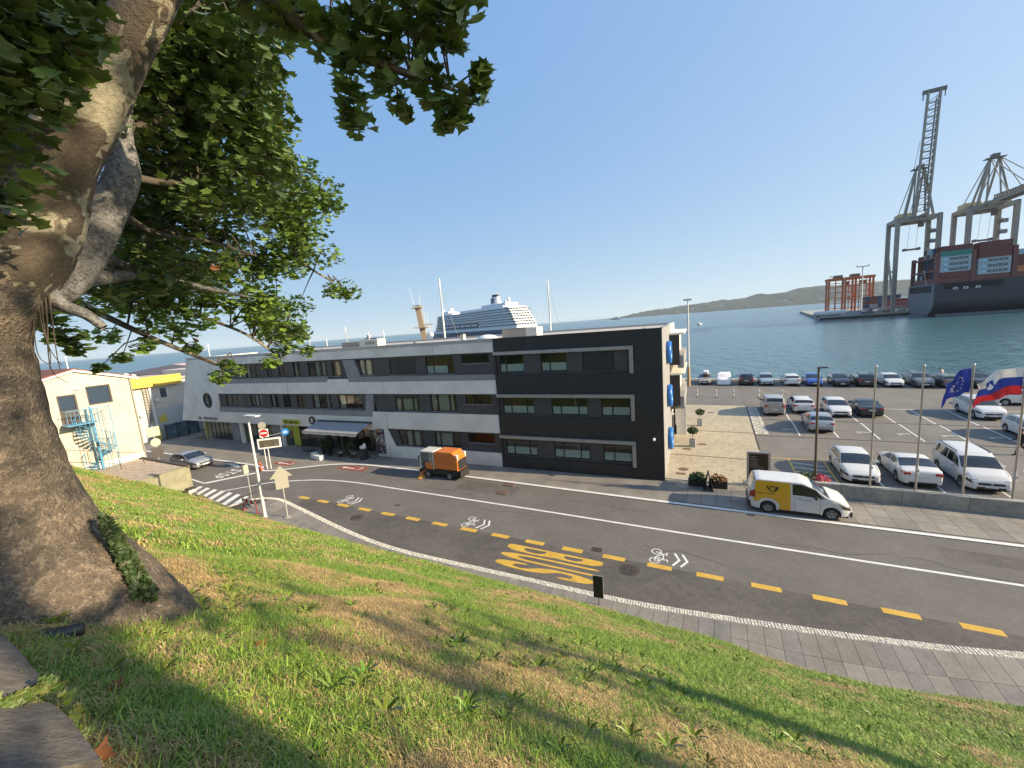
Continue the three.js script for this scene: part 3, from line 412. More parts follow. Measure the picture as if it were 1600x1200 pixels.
// old concrete edging, cup and fallen leaves in the foreground
{
  const t = thing('concrete_edging', 'worn dark concrete edging in the bottom left corner', 'edging', [0, 0, 0]); const m = mottled([.07, .06, .05], [.16, .14, .115], .9, .95, { seed: 141, bump: .012 });
  const blk = (q, dy) => { const P = q.map(([u, v, tt]) => at(u, v, tt)), pos = [], top = P.map((p) => V3(p.x, p.y + dy, p.z)); top.forEach((p) => pos.push(p.x, p.y, p.z)); top.forEach((p) => pos.push(p.x, p.y - .45, p.z)); const n = P.length, id = []; for (let i = 1; i < n - 1; i++) id.push(0, i, i + 1); for (let i = 0; i < n; i++) { const j = (i + 1) % n; id.push(i, i + n, j, j, i + n, j + n); } const g = new THREE.BufferGeometry(); g.setAttribute('position', new THREE.Float32BufferAttribute(pos, 3)); g.setIndex(id); const f = g.toNonIndexed(); f.computeVertexNormals(); return f; };
  obj('block', blk([[-220, 960, 5.0], [-20, 985, 4.75], [38, 1040, 4.3], [72, 1085, 4.0], [10, 1118, 3.75], [-220, 1140, 3.6]], .1), m, t); obj('block', blk([[-220, 1150, 3.5], [0, 1132, 3.62], [85, 1122, 3.72], [118, 1150, 3.52], [165, 1215, 3.15], [-150, 1290, 2.8]], .1), m, t);
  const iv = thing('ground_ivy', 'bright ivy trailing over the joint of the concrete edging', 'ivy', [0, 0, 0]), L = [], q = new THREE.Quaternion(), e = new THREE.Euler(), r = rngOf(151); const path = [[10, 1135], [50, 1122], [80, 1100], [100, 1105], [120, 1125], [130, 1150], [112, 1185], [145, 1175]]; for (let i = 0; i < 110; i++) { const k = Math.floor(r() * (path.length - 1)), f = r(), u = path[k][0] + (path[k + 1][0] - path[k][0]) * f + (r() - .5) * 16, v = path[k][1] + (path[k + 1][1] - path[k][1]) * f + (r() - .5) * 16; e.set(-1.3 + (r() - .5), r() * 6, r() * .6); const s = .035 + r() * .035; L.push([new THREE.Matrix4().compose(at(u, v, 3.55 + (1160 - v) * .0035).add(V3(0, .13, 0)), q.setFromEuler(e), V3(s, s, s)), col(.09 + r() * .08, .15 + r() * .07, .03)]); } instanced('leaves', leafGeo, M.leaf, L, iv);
  const on = (u, v) => { let p = at(u, v, 3); for (let t = 2; t < 14; t += .02) { p = at(u, v, t); if (p.y < terr(p.x, p.z)) break; } return p; };
  const c = on(103, 1000), cup = thing('plastic_cup', 'black plastic cup lying in the grass below the trunk', 'cup', [c.x, c.y + .05, c.z]); cup.rotation.set(.4, .9, 1.25); obj('wall', new THREE.LatheGeometry([[.0, -.1], [.05, -.1], [.075, .1], [.085, .1], [.085, .112], [.07, .112], [.045, -.09]].map((p) => new THREE.Vector2(...p)), 24), plain(.03, .033, .04, .4), cup); obj('rim', new THREE.TorusGeometry(.08, .008, 6, 28).rotateX(Math.PI / 2).translate(0, .108, 0), plain(.1, .11, .13, .35), cup);
  [[185, 1085, 'curled brown leaf lying in the grass near the cup'], [160, 1195, 'brown leaf beside the concrete edging'], [318, 922, 'pale dead leaf on the grass right of the trunk'], [410, 1018, 'small reddish dead leaf in the middle of the shaded grass'], [805, 1118, 'pale dead leaf in the lower middle of the grass']].forEach(([u, v, label], i) => { const p = on(u, v), m = obj('fallen_leaf', leafGeo.clone().scale(.13, .13, .2), i === 2 || i === 4 ? leafMatF(.42, .33, .2) : leafMatF(.22, .08, .03)); m.position.set(p.x, p.y + .06, p.z); m.rotation.set(-1.1 + i * .2, i * 1.3, .3); tag(m, label, 'leaf', 'fallen leaves'); });
}
function leafMatF(r, g, b) { return new THREE.MeshStandardMaterial({ color: col(r, g, b), roughness: .85, side: THREE.DoubleSide }); }
// ---------- the long office building ----------
M.light = mottled([0.64, 0.615, 0.545], [0.78, 0.755, 0.675], 5, .8, { seed: 81, bump: .003, octs: [[3, 1.2], [8, .8], [40, .4], [150, .5]] });
M.mid = mottled([0.215, 0.215, 0.215], [0.27, 0.27, 0.27], 4, .75, { seed: 82 });
M.dark = mottled([0.050, 0.049, 0.050], [0.066, 0.065, 0.066], 4, .6, { seed: 83 });
M.black = mottled([0.018, 0.018, 0.0185], [0.026, 0.026, 0.0265], 3, .55, { seed: 84, bump: .001 });
M.frame = plain(0.018, 0.019, 0.021, .45);
M.alu = mottled([0.34, 0.345, 0.35], [0.44, 0.445, 0.45], 2, .42, { seed: 85, metal: .6 });
M.glass = new THREE.MeshPhysicalMaterial({ color: col(.78, .84, .83), transmission: 1, thickness: 0, roughness: 0.015, ior: 1.52, specularIntensity: 1 });
M.frost = plain(0.60, 0.63, 0.61, .5);
M.inside = plain(0.30, 0.29, 0.27, .9); M.floorIn = plain(.16, .13, .1, .7);
M.curtain = mottled([.5, .46, .4], [.7, .66, .6], .5, .9, { seed: 87, octs: [[30, 1]] });
M.blue = plain(0.015, 0.13, 0.42, .35);
M.slat = plain(.035, .036, .04, .5);
M.cream = mottled([.50, .47, .41], [.60, .57, .50], 5, .8, { seed: 88, bump: .003 });
const TH = 2.2 * RAD;
const office = thing('office_building', 'long three-storey office block with a light grey left part and black right end', 'building', [-3.1, 0, -26.9], TH);
const S = (s, y) => [-s, y];   // s metres left of the right-hand corner
function windowUnit(s0, s1, y0, y1, zf, splits = [], o = {}) {   // s0 > s1 ; opening filled with frame, mullions, panes
  const w = new THREE.Group(); w.name = 'window'; office.add(w);
  const f = .06, x0 = -s0, x1 = -s1, fr = [bb(x0, x1, y0, y0 + f, zf - .12, zf - .04), bb(x0, x1, y1 - f, y1, zf - .12, zf - .04), bb(x0, x0 + f, y0 + f, y1 - f, zf - .12, zf - .04), bb(x1 - f, x1, y0 + f, y1 - f, zf - .12, zf - .04)];
  const xs = splits.map((s) => -s); for (const x of xs) fr.push(bb(x - f * .65, x + f * .65, y0 + f, y1 - f, zf - .115, zf - .045));
  obj('frame', fr, M.frame, w);
  if (o.sill !== false) obj('sill', bb(x0 - .03, x1 + .03, y0 - .045, y0 - .002, zf - .1, zf + .05), o.sillMat || M.mid, w);
  const ed = [x0 + f, ...xs, x1 - f];
  for (let i = 0; i < ed.length - 1; i++) {
    obj('pane', bx(ed[i + 1] - ed[i] - .02, y1 - y0 - 2 * f, .006, (ed[i] + ed[i + 1]) / 2, (y0 + y1) / 2, zf - .08), M.glass, w);
    if (o.frost) { const h = (y1 - y0) * (i === o.skip ? 0 : .42); if (h) obj('frosted_panel', bx(ed[i + 1] - ed[i] - .06, h, .008, (ed[i] + ed[i + 1]) / 2, y0 + f + h / 2, zf - .1), M.frost, w); }
    if (o.curtain && o.curtain[i]) { const c = o.curtain[i], W = (ed[i + 1] - ed[i]) * c, g = []; for (let k = 0; k * .09 < W; k++) g.push(cy(.045, .045, y1 - y0 - .1, ed[i] + .05 + k * .09, y0 + .05, zf - .22 - (k % 2) * .03, 6)); obj('curtain', g, M.curtain, w); }
  }
  if (o.blind) { const g = []; for (let y = y1 - .06; y > y1 - (y1 - y0) * o.blind; y -= .065) g.push(bx(x1 - x0 - .14, .05, .02, (x0 + x1) / 2, y, zf - .03)); obj('blind', g, M.slat, w); }
  return w;
}
const rect = (s0, s1, y0, y1) => [S(s0, y0), S(s1, y0), S(s1, y1), S(s0, y1)];
// light grey skin with its openings
obj('light_wall', poly([S(12, 0), S(12, 10.1), S(53.2, 10.1), S(56.56, 2.5), S(24.95, 2.5), S(24.9, 0)], [
  [S(46.8, 9.15), S(12.001, 9.12), S(12.001, 6.95), S(27.4, 6.97), S(27.5, 7.27), S(30.1, 7.27), S(30.2, 7.0), S(46.85, 7.0)],
  [S(48.2, 5.87), S(12.001, 5.87), S(12.001, 4.2), S(24.9, 4.2), S(24.98, 3.72), S(48.45, 3.72)],
  [S(23.5, 2.7), S(12.001, 2.75), S(12.001, 1.1), S(22.75, 1.05)],
].map((h) => h.map(([x, y]) => [Math.min(x, -12.03), y])).concat([Array.from({ length: 28 }, (_, i) => [-50.4 + .82 * Math.cos(i / 28 * 6.2832), 5.05 + .86 * Math.sin(i / 28 * 6.2832)])]), .45, 0), M.light, office);
for (const [s, y0, y1] of [[23.35, 2.75, 4.18], [23.35, 5.9, 6.94], [17.6, 9.16, 10.08], [31, 9.18, 10.08], [42, 9.18, 10.08], [36, 5.9, 6.98], [23.45, .02, 1.02]]) obj('panel_joint', bb(-s - .012, -s + .012, y0, y1, .0, .002), M.dark, office);
// dark window walls set back in the openings
const W3L = [[42.6, 40.2], [39.05, 37.9], [37.2, 35.9], [34.9, 33.8], [32.75, 30.05]], W2L = [[47, 44], [42.6, 40.5], [39.2, 37.93], [37.14, 36], [35.07, 33.83], [32.77, 30.13], [29.23, 26.14]];
const W3M = [[22.46, 19.62, 7.54, 8.9], [18.57, 15.8, 7.52, 9.0], [15.0, 12.55, 8.3, 9.0]], W2M = [[22.3, 19.65, 4.32, 5.7], [18.5, 15.86, 4.34, 5.82], [15, 12.6, 5.02, 5.83]], W1M = [[18.4, 15.85, 1.3, 2.56], [15.05, 12.58, 1.82, 2.6]];
const zD = -.14;
obj('dark_wall', poly([S(46.8, 9.15), S(28.0, 9.1), S(27.5, 7.27), S(30.1, 7.27), S(30.15, 7.5), S(46.8, 7.5)], [...W3L.map(([a, b]) => rect(a, b, 7.56, 9.02)), [S(29.5, 7.55), S(28.22, 7.55), S(28.5, 8.98), S(29.5, 8.98)]], .3, zD), M.dark, office);
obj('dark_wall', poly([S(26.5, 9.1), S(12.03, 9.1), S(12.03, 7.4), S(25.95, 7.45)], W3M.map(([a, b, c, d]) => rect(a, b, c, d)).concat([[S(25.8, 7.56), S(24.3, 7.56), S(24.3, 8.98), S(26.25, 8.98)]]), .3, zD - .02), M.dark, office);
obj('dark_wall', poly([S(48.2, 5.87), S(25.6, 5.85), S(25.85, 4.28), S(48.3, 4.28)], W2L.map(([a, b]) => rect(a, b, 4.38, 5.74)), .3, zD), M.dark, office);
obj('dark_wall', poly([S(24.7, 5.85), S(12.03, 5.85), S(12.03, 4.2), S(24.5, 4.2)], W2M.map(([a, b, c, d]) => rect(a, b, c, d)), .3, zD - .02), M.dark, office);
obj('dark_wall', poly([S(23.5, 2.7), S(12.03, 2.74), S(12.03, 1.1), S(22.75, 1.05)], [...W1M.map(([a, b, c, d]) => rect(a, b, c, d)), [S(22.5, 2.56), S(19.6, 2.6), S(19.6, 1.14), S(22.05, 1.12)]], .3, zD), M.dark, office);
// mid grey strips and slanted panels
obj('grey_strip', poly([S(46.84, 7.0), S(30.2, 7.0), S(30.12, 7.5), S(46.8, 7.5)], [], .25, -.05), M.mid, office);
obj('grey_strip', poly([S(27.92, 9.06), S(26.5, 9.06), S(25.95, 7.45), S(12.03, 7.4), S(12.03, 6.96), S(27.42, 6.99)], [], .25, -.06), M.mid, office);
obj('grey_strip', poly([S(48.44, 3.74), S(24.99, 3.74), S(24.66, 5.8), S(25.56, 5.8), S(25.82, 4.26), S(48.3, 4.26)], [], .25, -.05), M.mid, office);
{
  const r = rngOf(19), cs = () => [r() < .35 ? .2 + r() * .4 : 0, r() < .2 ? .35 : 0, r() < .3 ? .3 : 0];
  for (const [a, b] of W3L) windowUnit(a, b, 7.56, 9.02, zD - .02, a - b > 2 ? [a - (a - b) / 3, a - 2 * (a - b) / 3] : [(a + b) / 2], { curtain: cs() });
  for (const [a, b] of W2L) windowUnit(a, b, 4.38, 5.74, zD - .02, a - b > 2 ? [a - (a - b) / 3, a - 2 * (a - b) / 3] : [(a + b) / 2], { curtain: cs() });
  windowUnit(29.5, 28.4, 7.55, 8.98, zD - .02, []); windowUnit(26.0, 24.3, 7.56, 8.98, zD - .04, [25.3], { curtain: [.4, .6] });
  windowUnit(22.3, 19.6, 1.13, 2.58, zD - .02, [21.5, 20.7], { curtain: [0, .5, .5] });
  W3M.forEach(([a, b, c, d], i) => windowUnit(a, b, c, d, zD - .04, i < 2 ? [a - .75, b + .6] : [b + .7], { blind: i === 0 ? .95 : 0, frost: i === 1, skip: 2 }));
  W2M.forEach(([a, b, c, d], i) => windowUnit(a, b, c, d, zD - .04, i < 2 ? [a - .75, b + .7] : [b + .9, b + 1.7], { curtain: i < 2 ? [.5, .8, .3] : [0, 0, 0], blind: i === 0 ? .2 : 0 }));
  W1M.forEach(([a, b, c, d], i) => windowUnit(a, b, c, d, zD - .02, i < 1 ? [a - .55, b + .7] : [b + .8], { curtain: i < 1 ? [.6, .8, 0] : [0, 0] }));
}
// round porthole window
{
  const w = new THREE.Group(); w.name = 'round_window'; office.add(w);
  obj('frame', new THREE.TorusGeometry(.8, .1, 8, 36).scale(1, 1.05, 1).translate(-50.4, 5.05, -.05), M.frame, w);
  obj('pane', new THREE.CircleGeometry(.76, 32).scale(1, 1.05, 1).translate(-50.4, 5.05, -.16), M.glass, w); obj('mullion', bb(-50.43, -50.37, 4.3, 5.8, -.14, -.1), M.frame, w);
}
// black clad end
const rowsB = [[7.38, 8.9], [4.18, 5.66], [.92, 2.44]];
obj('black_wall', poly([S(0, 0), S(0, 10.1), S(12, 10.1), S(12, 0)], rowsB.map(([a, b]) => rect(11.85, 2.0, a, b)), .4, .06), M.black, office);
rowsB.forEach(([y0, y1], k) => {
  const wins = k === 0 ? [[11.66, 9.63, [11.1]], [8.3, 6.32, [7.6]], [5.19, 3.03, []]] : [[11.65, 9.02, [10.92, 9.64]], [7.68, 4.98, [6.95, 5.65]], [4.05, 2.06, [3.27]]];
  obj('recess_wall', poly(rect(11.85, 2.0, y0, y1), wins.map(([a, b]) => rect(a, b, y0 + .15, y1 - .03)), .25, -.1), M.dark, office);
  wins.forEach(([a, b, sp], i) => windowUnit(a, b, y0 + .15, y1 - .03, -.12, sp, { frost: !(k === 0 && i === 2), blind: k === 0 && i === 2 ? 1 : 0, sillMat: M.dark, skip: k === 1 && i === 0 ? 3 : -1 }));
  const yt = y1 + .22, g = [bb(-12, -1.78, yt - .2, yt, .061, .24), bb(-2.0, -1.78, y0 - .06, yt - .2, .061, .24), bb(-11.9, -2.0, yt - .24, yt - .2, -.1, .2)];
  obj('metal_surround', g, M.alu, office);
  for (const s of [4, 8]) obj('panel_joint', bb(-s - .006, -s + .006, y1 + .24, Math.min(10.08, y1 + 1.2), .06, .0615), M.frame, office);
});
obj('spotlight', [rb(.14, .14, .3, -.6, 2.9, .22, .03), rb(.1, .1, .12, -.6, 2.86, .1, .02)], plain(.8, .8, .8, .4), office);
// ground floor of the left part
{
  const zg = -.55;
  obj('plinth_wall', [bb(-53.1, -25, 0, .17, zg - .2, zg), bb(-47.6, -45.62, .17, 2.5, zg - .2, zg + .05), bb(-40.3, -38.5, .17, 2.5, zg - .2, zg + .05)], M.mid, office);
  obj('pilaster', bb(-45.6, -45.2, 0, 2.5, zg - .2, zg + .3), M.light, office); obj('pilaster', bb(-38.5, -38.2, 0, 2.5, zg - .2, zg + .3), M.light, office);
  windowUnit(51.8, 47.6, .17, 2.48, zg + .05, [50.95, 50.1, 49.3, 48.45], { sill: false }); windowUnit(45.2, 40.3, .17, 2.48, zg + .05, [44.1, 43, 42, 41.1], { sill: false });
  windowUnit(38.2, 33.2, .17, 2.48, zg + .05, [37.0, 35.9, 34.6], { sill: false }); windowUnit(31.6, 25.1, .17, 2.48, zg + .05, [30.3, 29.2, 28.1, 27.0, 26.0], { sill: false });
  obj('shop_panel', bb(-36.95, -35.95, .25, 2.4, zg + .02, zg + .03), plain(.38, .42, .03, .5), office); obj('shop_panel', bb(-38.1, -37.05, 1.9, 2.4, zg + .02, zg + .03), plain(.38, .42, .03, .5), office);
  obj('shop_panel', bb(-34.5, -33.4, 1.9, 2.4, zg + .02, zg + .03), plain(.38, .42, .03, .5), office);
  obj('slatted_wall', Array.from({ length: 15 }, (_, i) => bb(-33.05 + i * .1, -33.0 + i * .1, 0, 2.5, zg - .1, zg + .25)), M.mid, office);
  obj('end_pier', bb(-53.2, -52.9, 0, 2.5, zg - .4, zg), plain(.42, .40, .16, .7), office);
  obj('lobby_wall', bb(-56, -53.2, 0, 2.5, -3, -2.8), M.dark, office);
  obj('art_panel', bb(-24.85, -23.85, .3, 2.62, .01, .05), (() => {
    const c = document.createElement('canvas'); c.width = 128; c.height = 256; const x = c.getContext('2d'), r = rngOf(3); x.fillStyle = '#20242c'; x.fillRect(0, 0, 128, 256);
    for (let i = 0; i < 120; i++) { x.fillStyle = ['#b9c4cf', '#5d7f9d', '#8f2f2a', '#c9a24a', '#2c4a66', '#e6e3dc', '#11151b'][Math.floor(r() * 7)]; x.globalAlpha = .75; x.beginPath(); x.ellipse(r() * 128, r() * 256, 4 + r() * 16, 3 + r() * 12, r() * 3, 0, 7); x.fill(); }
    const t = new THREE.CanvasTexture(c); t.colorSpace = THREE.SRGBColorSpace; return new THREE.MeshStandardMaterial({ map: t, roughness: .6 });
  })(), office);
  // fascia sign, round sign, lettering
  const sg = new THREE.Group(); sg.name = 'shop_sign'; office.add(sg); obj('sign_board', bb(-37.45, -34.9, 2.68, 3.16, .02, .1), plain(.38, .42, .03, .45), sg);
  const font = await new FontLoader().loadAsync('fonts/droid/droid_sans_bold.typeface.json');
  const word = (txt, size, x, y, z, m, parent, depth = .02, name = 'lettering') => { const g = new THREE.ExtrudeGeometry(font.generateShapes(txt, size, 3), { depth, bevelEnabled: false, curveSegments: 3 }).translate(x, y, z); return obj(name, g, m, parent); };
  const glyphs = (x0, y0, z0, n, w, h, m, parent, name, seed) => { const r = rngOf(seed), g = []; for (let i = 0; i < n; i++) { const x = x0 + i * w, hh = h * (r() < .25 ? 1.35 : 1); if (r() < .12) continue; g.push(bb(x, x + w * .2, y0, y0 + hh, z0, z0 + .03)); if (r() < .75) g.push(bb(x + w * .52, x + w * .72, y0, y0 + h, z0, z0 + .03)); g.push(bb(x + w * .2, x + w * .52, y0 + (r() < .5 ? h * .78 : 0), y0 + (r() < .5 ? h : h * .95), z0, z0 + .028)); } obj(name, g, m, parent); };
  word('VA', .3, -37.2, 2.78, .1, M.frame, sg); glyphs(-36.45, 2.82, .1, 8, .17, .17, M.frame, sg, 'lettering', 5);
  const rs = new THREE.Group(); rs.name = 'round_sign'; office.add(rs); obj('disc', new THREE.CylinderGeometry(.42, .42, .08, 32).rotateX(Math.PI / 2).translate(-32.98, 3.17, .1), M.frame, rs); word('R', .42, -33.14, 2.97, .142, plain(.7, .7, .7, .5), rs, .01);
  glyphs(-52.9, 2.72, .01, 11, .36, .3, plain(.16, .15, .135, .5), office, 'wall_lettering', 8);
  globalThis.__word = word;
}
// awning over the terrace
{
  const a = thing('awning', 'wide grey retractable awning with scalloped edge over the cafe terrace', 'awning', [-3.1, 0, -26.9], TH);
  obj('cassette', rb(7.0, .2, .22, -28.65, 3.18, .12, .05), M.frame, a);
  const n = 40, pos = [], idx = []; for (let i = 0; i <= n; i++) { const x = -32.1 + i / n * 6.9; pos.push(x, 3.16, .2, x, 2.62, 2.0); if (i < n) { const k = 2 * i; idx.push(k, k + 1, k + 2, k + 1, k + 3, k + 2); } }
  const g = new THREE.BufferGeometry(); g.setAttribute('position', new THREE.Float32BufferAttribute(pos, 3)); g.setIndex(idx); g.computeVertexNormals(); obj('canopy', g, plain(.27, .28, .30, .85, { side: THREE.DoubleSide }), a);
  const vp = [], vi = []; for (let i = 0; i <= 70; i++) { const x = -32.1 + i / 70 * 6.9; vp.push(x, 2.62, 2.005, x, 2.44 - .05 * Math.abs(Math.sin(i / 70 * Math.PI * 6)), 2.01); if (i < 70) { const k = 2 * i; vi.push(k, k + 1, k + 2, k + 1, k + 3, k + 2); } }
  const v = new THREE.BufferGeometry(); v.setAttribute('position', new THREE.Float32BufferAttribute(vp, 3)); v.setIndex(vi); v.computeVertexNormals(); obj('valance', v, plain(.62, .58, .52, .85, { side: THREE.DoubleSide }), a);
  obj('front_bar', bb(-32.1, -25.2, 2.6, 2.66, 1.97, 2.03), M.alu, a); for (const x of [-31.2, -26.2]) obj('arm', [beam([x, 3.1, .2], [x + .8, 2.85, 1.1], .05), beam([x + .8, 2.85, 1.1], [x, 2.63, 1.95], .05)], M.alu, a);
}
// inside: floors, ceilings, back walls (dark rooms behind the glass)
for (const [a, b, y0, y1] of [[.4, 52, 6.85, 6.95], [.4, 55, 3.6, 3.7], [.4, 52, 9.3, 9.4]]) obj('floor_slab', bb(-b, -a, y0, y1, -6, -.42), M.floorIn, office);
obj('floor_slab', bb(-55.8, -.4, -.02, .06, -6, -.5), M.floorIn, office);
obj('inner_wall', [bb(-52.5, -.4, .06, 9.3, -6.2, -6), ...[6, 12, 18.8, 24.2, 30, 38.3, 45.4].map((s) => bb(-s - .06, -s + .06, .06, 9.3, -6, -.55))], M.inside, office);
// roof, back, left and right ends
M.gravelRoof = mottled([.36, .33, .29], [.52, .48, .43], 2.5, .95, { seed: 91, bump: .02, octs: [[8, .6], [60, 1], [200, 1]] });
obj('roof', bb(-52.9, -.35, 9.75, 9.92, -15, -.35), M.gravelRoof, office);
obj('parapet', [bb(-53.2, -12, 9.9, 10.16, -.46, .03), bb(-53.2, -.36, 9.9, 10.12, -15.3, -15)], M.alu, office); obj('parapet_cap', bb(-12, .04, 10.101, 10.15, -.42, .1), M.black, office);
{ const r = rngOf(77); for (let i = 0; i < 26; i++) { const x = -1.5 - r() * 50, z = -1 - r() * 9; obj('roof_debris', rb(.1 + r() * .3, .05 + r() * .06, .1 + r() * .2, x, 9.95, z, .02, 1), r() < .6 ? M.dark : M.frame, office); } }
obj('back_wall', bb(-52.9, -.4, 0, 9.75, -15.2, -15), M.light, office); obj('end_wall', poly([S(52.9, 0), S(52.9, 9.9), S(52.8, 9.9), S(52.8, 0)], [], 14, -.9), M.light, office);
obj('end_wall', poly([S(53.2, 10.1), S(56.56, 2.5), S(56.2, 2.5), S(52.85, 10.1)], [], 8, -.45), M.light, office); obj('soffit', bb(-56.3, -24.9, 2.5, 2.56, -3, -.45), M.light, office);
// right-hand end: grey wall with blue rings, bays and balconies towards the back
obj('end_wall', bb(-.35, -.001, 0, 10.1, -9.5, -.34), M.mid, office);
for (const y of [8.2, 5.0, 1.75]) { const g = new THREE.Group(); g.name = 'porthole'; office.add(g); obj('blue_ring', new THREE.TorusGeometry(.72, .13, 10, 40).scale(1, 1, 1.4).rotateY(Math.PI / 2).translate(.16, y, -4.15), M.blue, g); obj('pane', new THREE.CircleGeometry(.66, 30).rotateY(Math.PI / 2).translate(.02, y, -4.15), plain(.02, .025, .03, .05), g); }
obj('end_wall', bb(-.35, .001, 0, 10.1, -15.2, -9.5), M.cream, office);
for (const [y0, y1] of [[6.9, 9.3], [3.6, 6.1]]) {
  const b = new THREE.Group(); b.name = 'bay'; office.add(b);
  obj('bay_side', bb(.002, .75, y0, y1, -7.3, -7.1), M.black, b); obj('bay_wall', bb(.002, .6, y0, y1, -15, -7.3), M.cream, b);
  obj('balcony_parapet', bb(.6, 1.05, y0 - .25, y0 + .75, -15, -7.2), M.mid, b); obj('bay_window', bb(.6, .63, y0 + .9, y1 - .25, -10, -7.6), M.frame, b); obj('bay_roof', bb(.002, 1.1, y1, y1 + .14, -15, -7.1), M.light, b);
}
obj('white_fin', [0, 1, 2, 3, 4, 5].map((k) => bb(.3, 1.05 - k * .02, 0, 3.0 + k * .35, -11.5 - k * .55, -11.35 - k * .55)), M.white, office); obj('fin_wall', bb(.25, .3, 0, 3.2, -14.8, -11.2), M.white, office);
obj('entrance_canopy', poly([[0, 3.05], [1.1, 3.2], [1.1, 3.28], [0, 3.35]], [], 2.6, -8.2), M.mid, office); obj('entrance_door', bb(.002, .05, 0, 2.4, -10.6, -8.6), M.frame, office);
obj('camera_lamp', [rb(.16, .12, .3, .2, 3.0, -6.7, .03), rod([0, 3.05, -6.7], [.2, 3.02, -6.7], .03)], plain(.75, .75, .72, .4), office);
// roof plant
function roofThing(name, label, cat, fn) { const t = thing(name, label, cat, [-3.1, 9.92, -26.9], TH); fn(t); return t; }
roofThing('roof_vent', 'long beige plant box with a cream end on the black roof edge', 'roof vent', (t) => { obj('casing', rb(2.3, .78, 1.4, -12.6, .4, -6, .03), plain(.36, .31, .26, .8), t); obj('end_box', rb(1.05, .8, 1.5, -10.95, .41, -6, .03), M.cream, t); obj('lid', rb(2.5, .06, 1.6, -12.6, .82, -6, .02), M.mid, t); });
roofThing('skylight', 'low white curved skylight beside the beige plant box', 'skylight', (t) => { obj('dome', new THREE.SphereGeometry(1, 20, 10, 0, 6.29, 0, 1.57).scale(1.0, .38, .7).translate(-14.9, .08, -4.6), plain(.75, .74, .7, .4), t); obj('kerb', rb(2.2, .12, 1.5, -14.9, .06, -4.6, .02), M.cream, t); });
roofThing('chimney', 'small beige roof vent with tilted dark cap', 'chimney', (t) => { obj('shaft', rb(.42, .62, .42, -18.3, .31, -6, .02), M.cream, t); obj('cap', rb(.72, .12, .5, -18.55, .66, -6, .02), M.frame, t); });
roofThing('air_conditioner', 'cream air conditioning box with louvre on the light roof', 'air conditioner', (t) => { obj('casing', rb(2.5, .8, 1.2, -28.7, .41, -5, .03), M.cream, t); obj('duct', rb(2.7, .66, 1.1, -31.3, .34, -5.1, .03), plain(.3, .26, .22, .8), t); obj('louvre', Array.from({ length: 6 }, (_, i) => bb(-29.1, -27.8, .3 + i * .05, .33 + i * .05, -4.42, -4.38)), M.mid, t); });
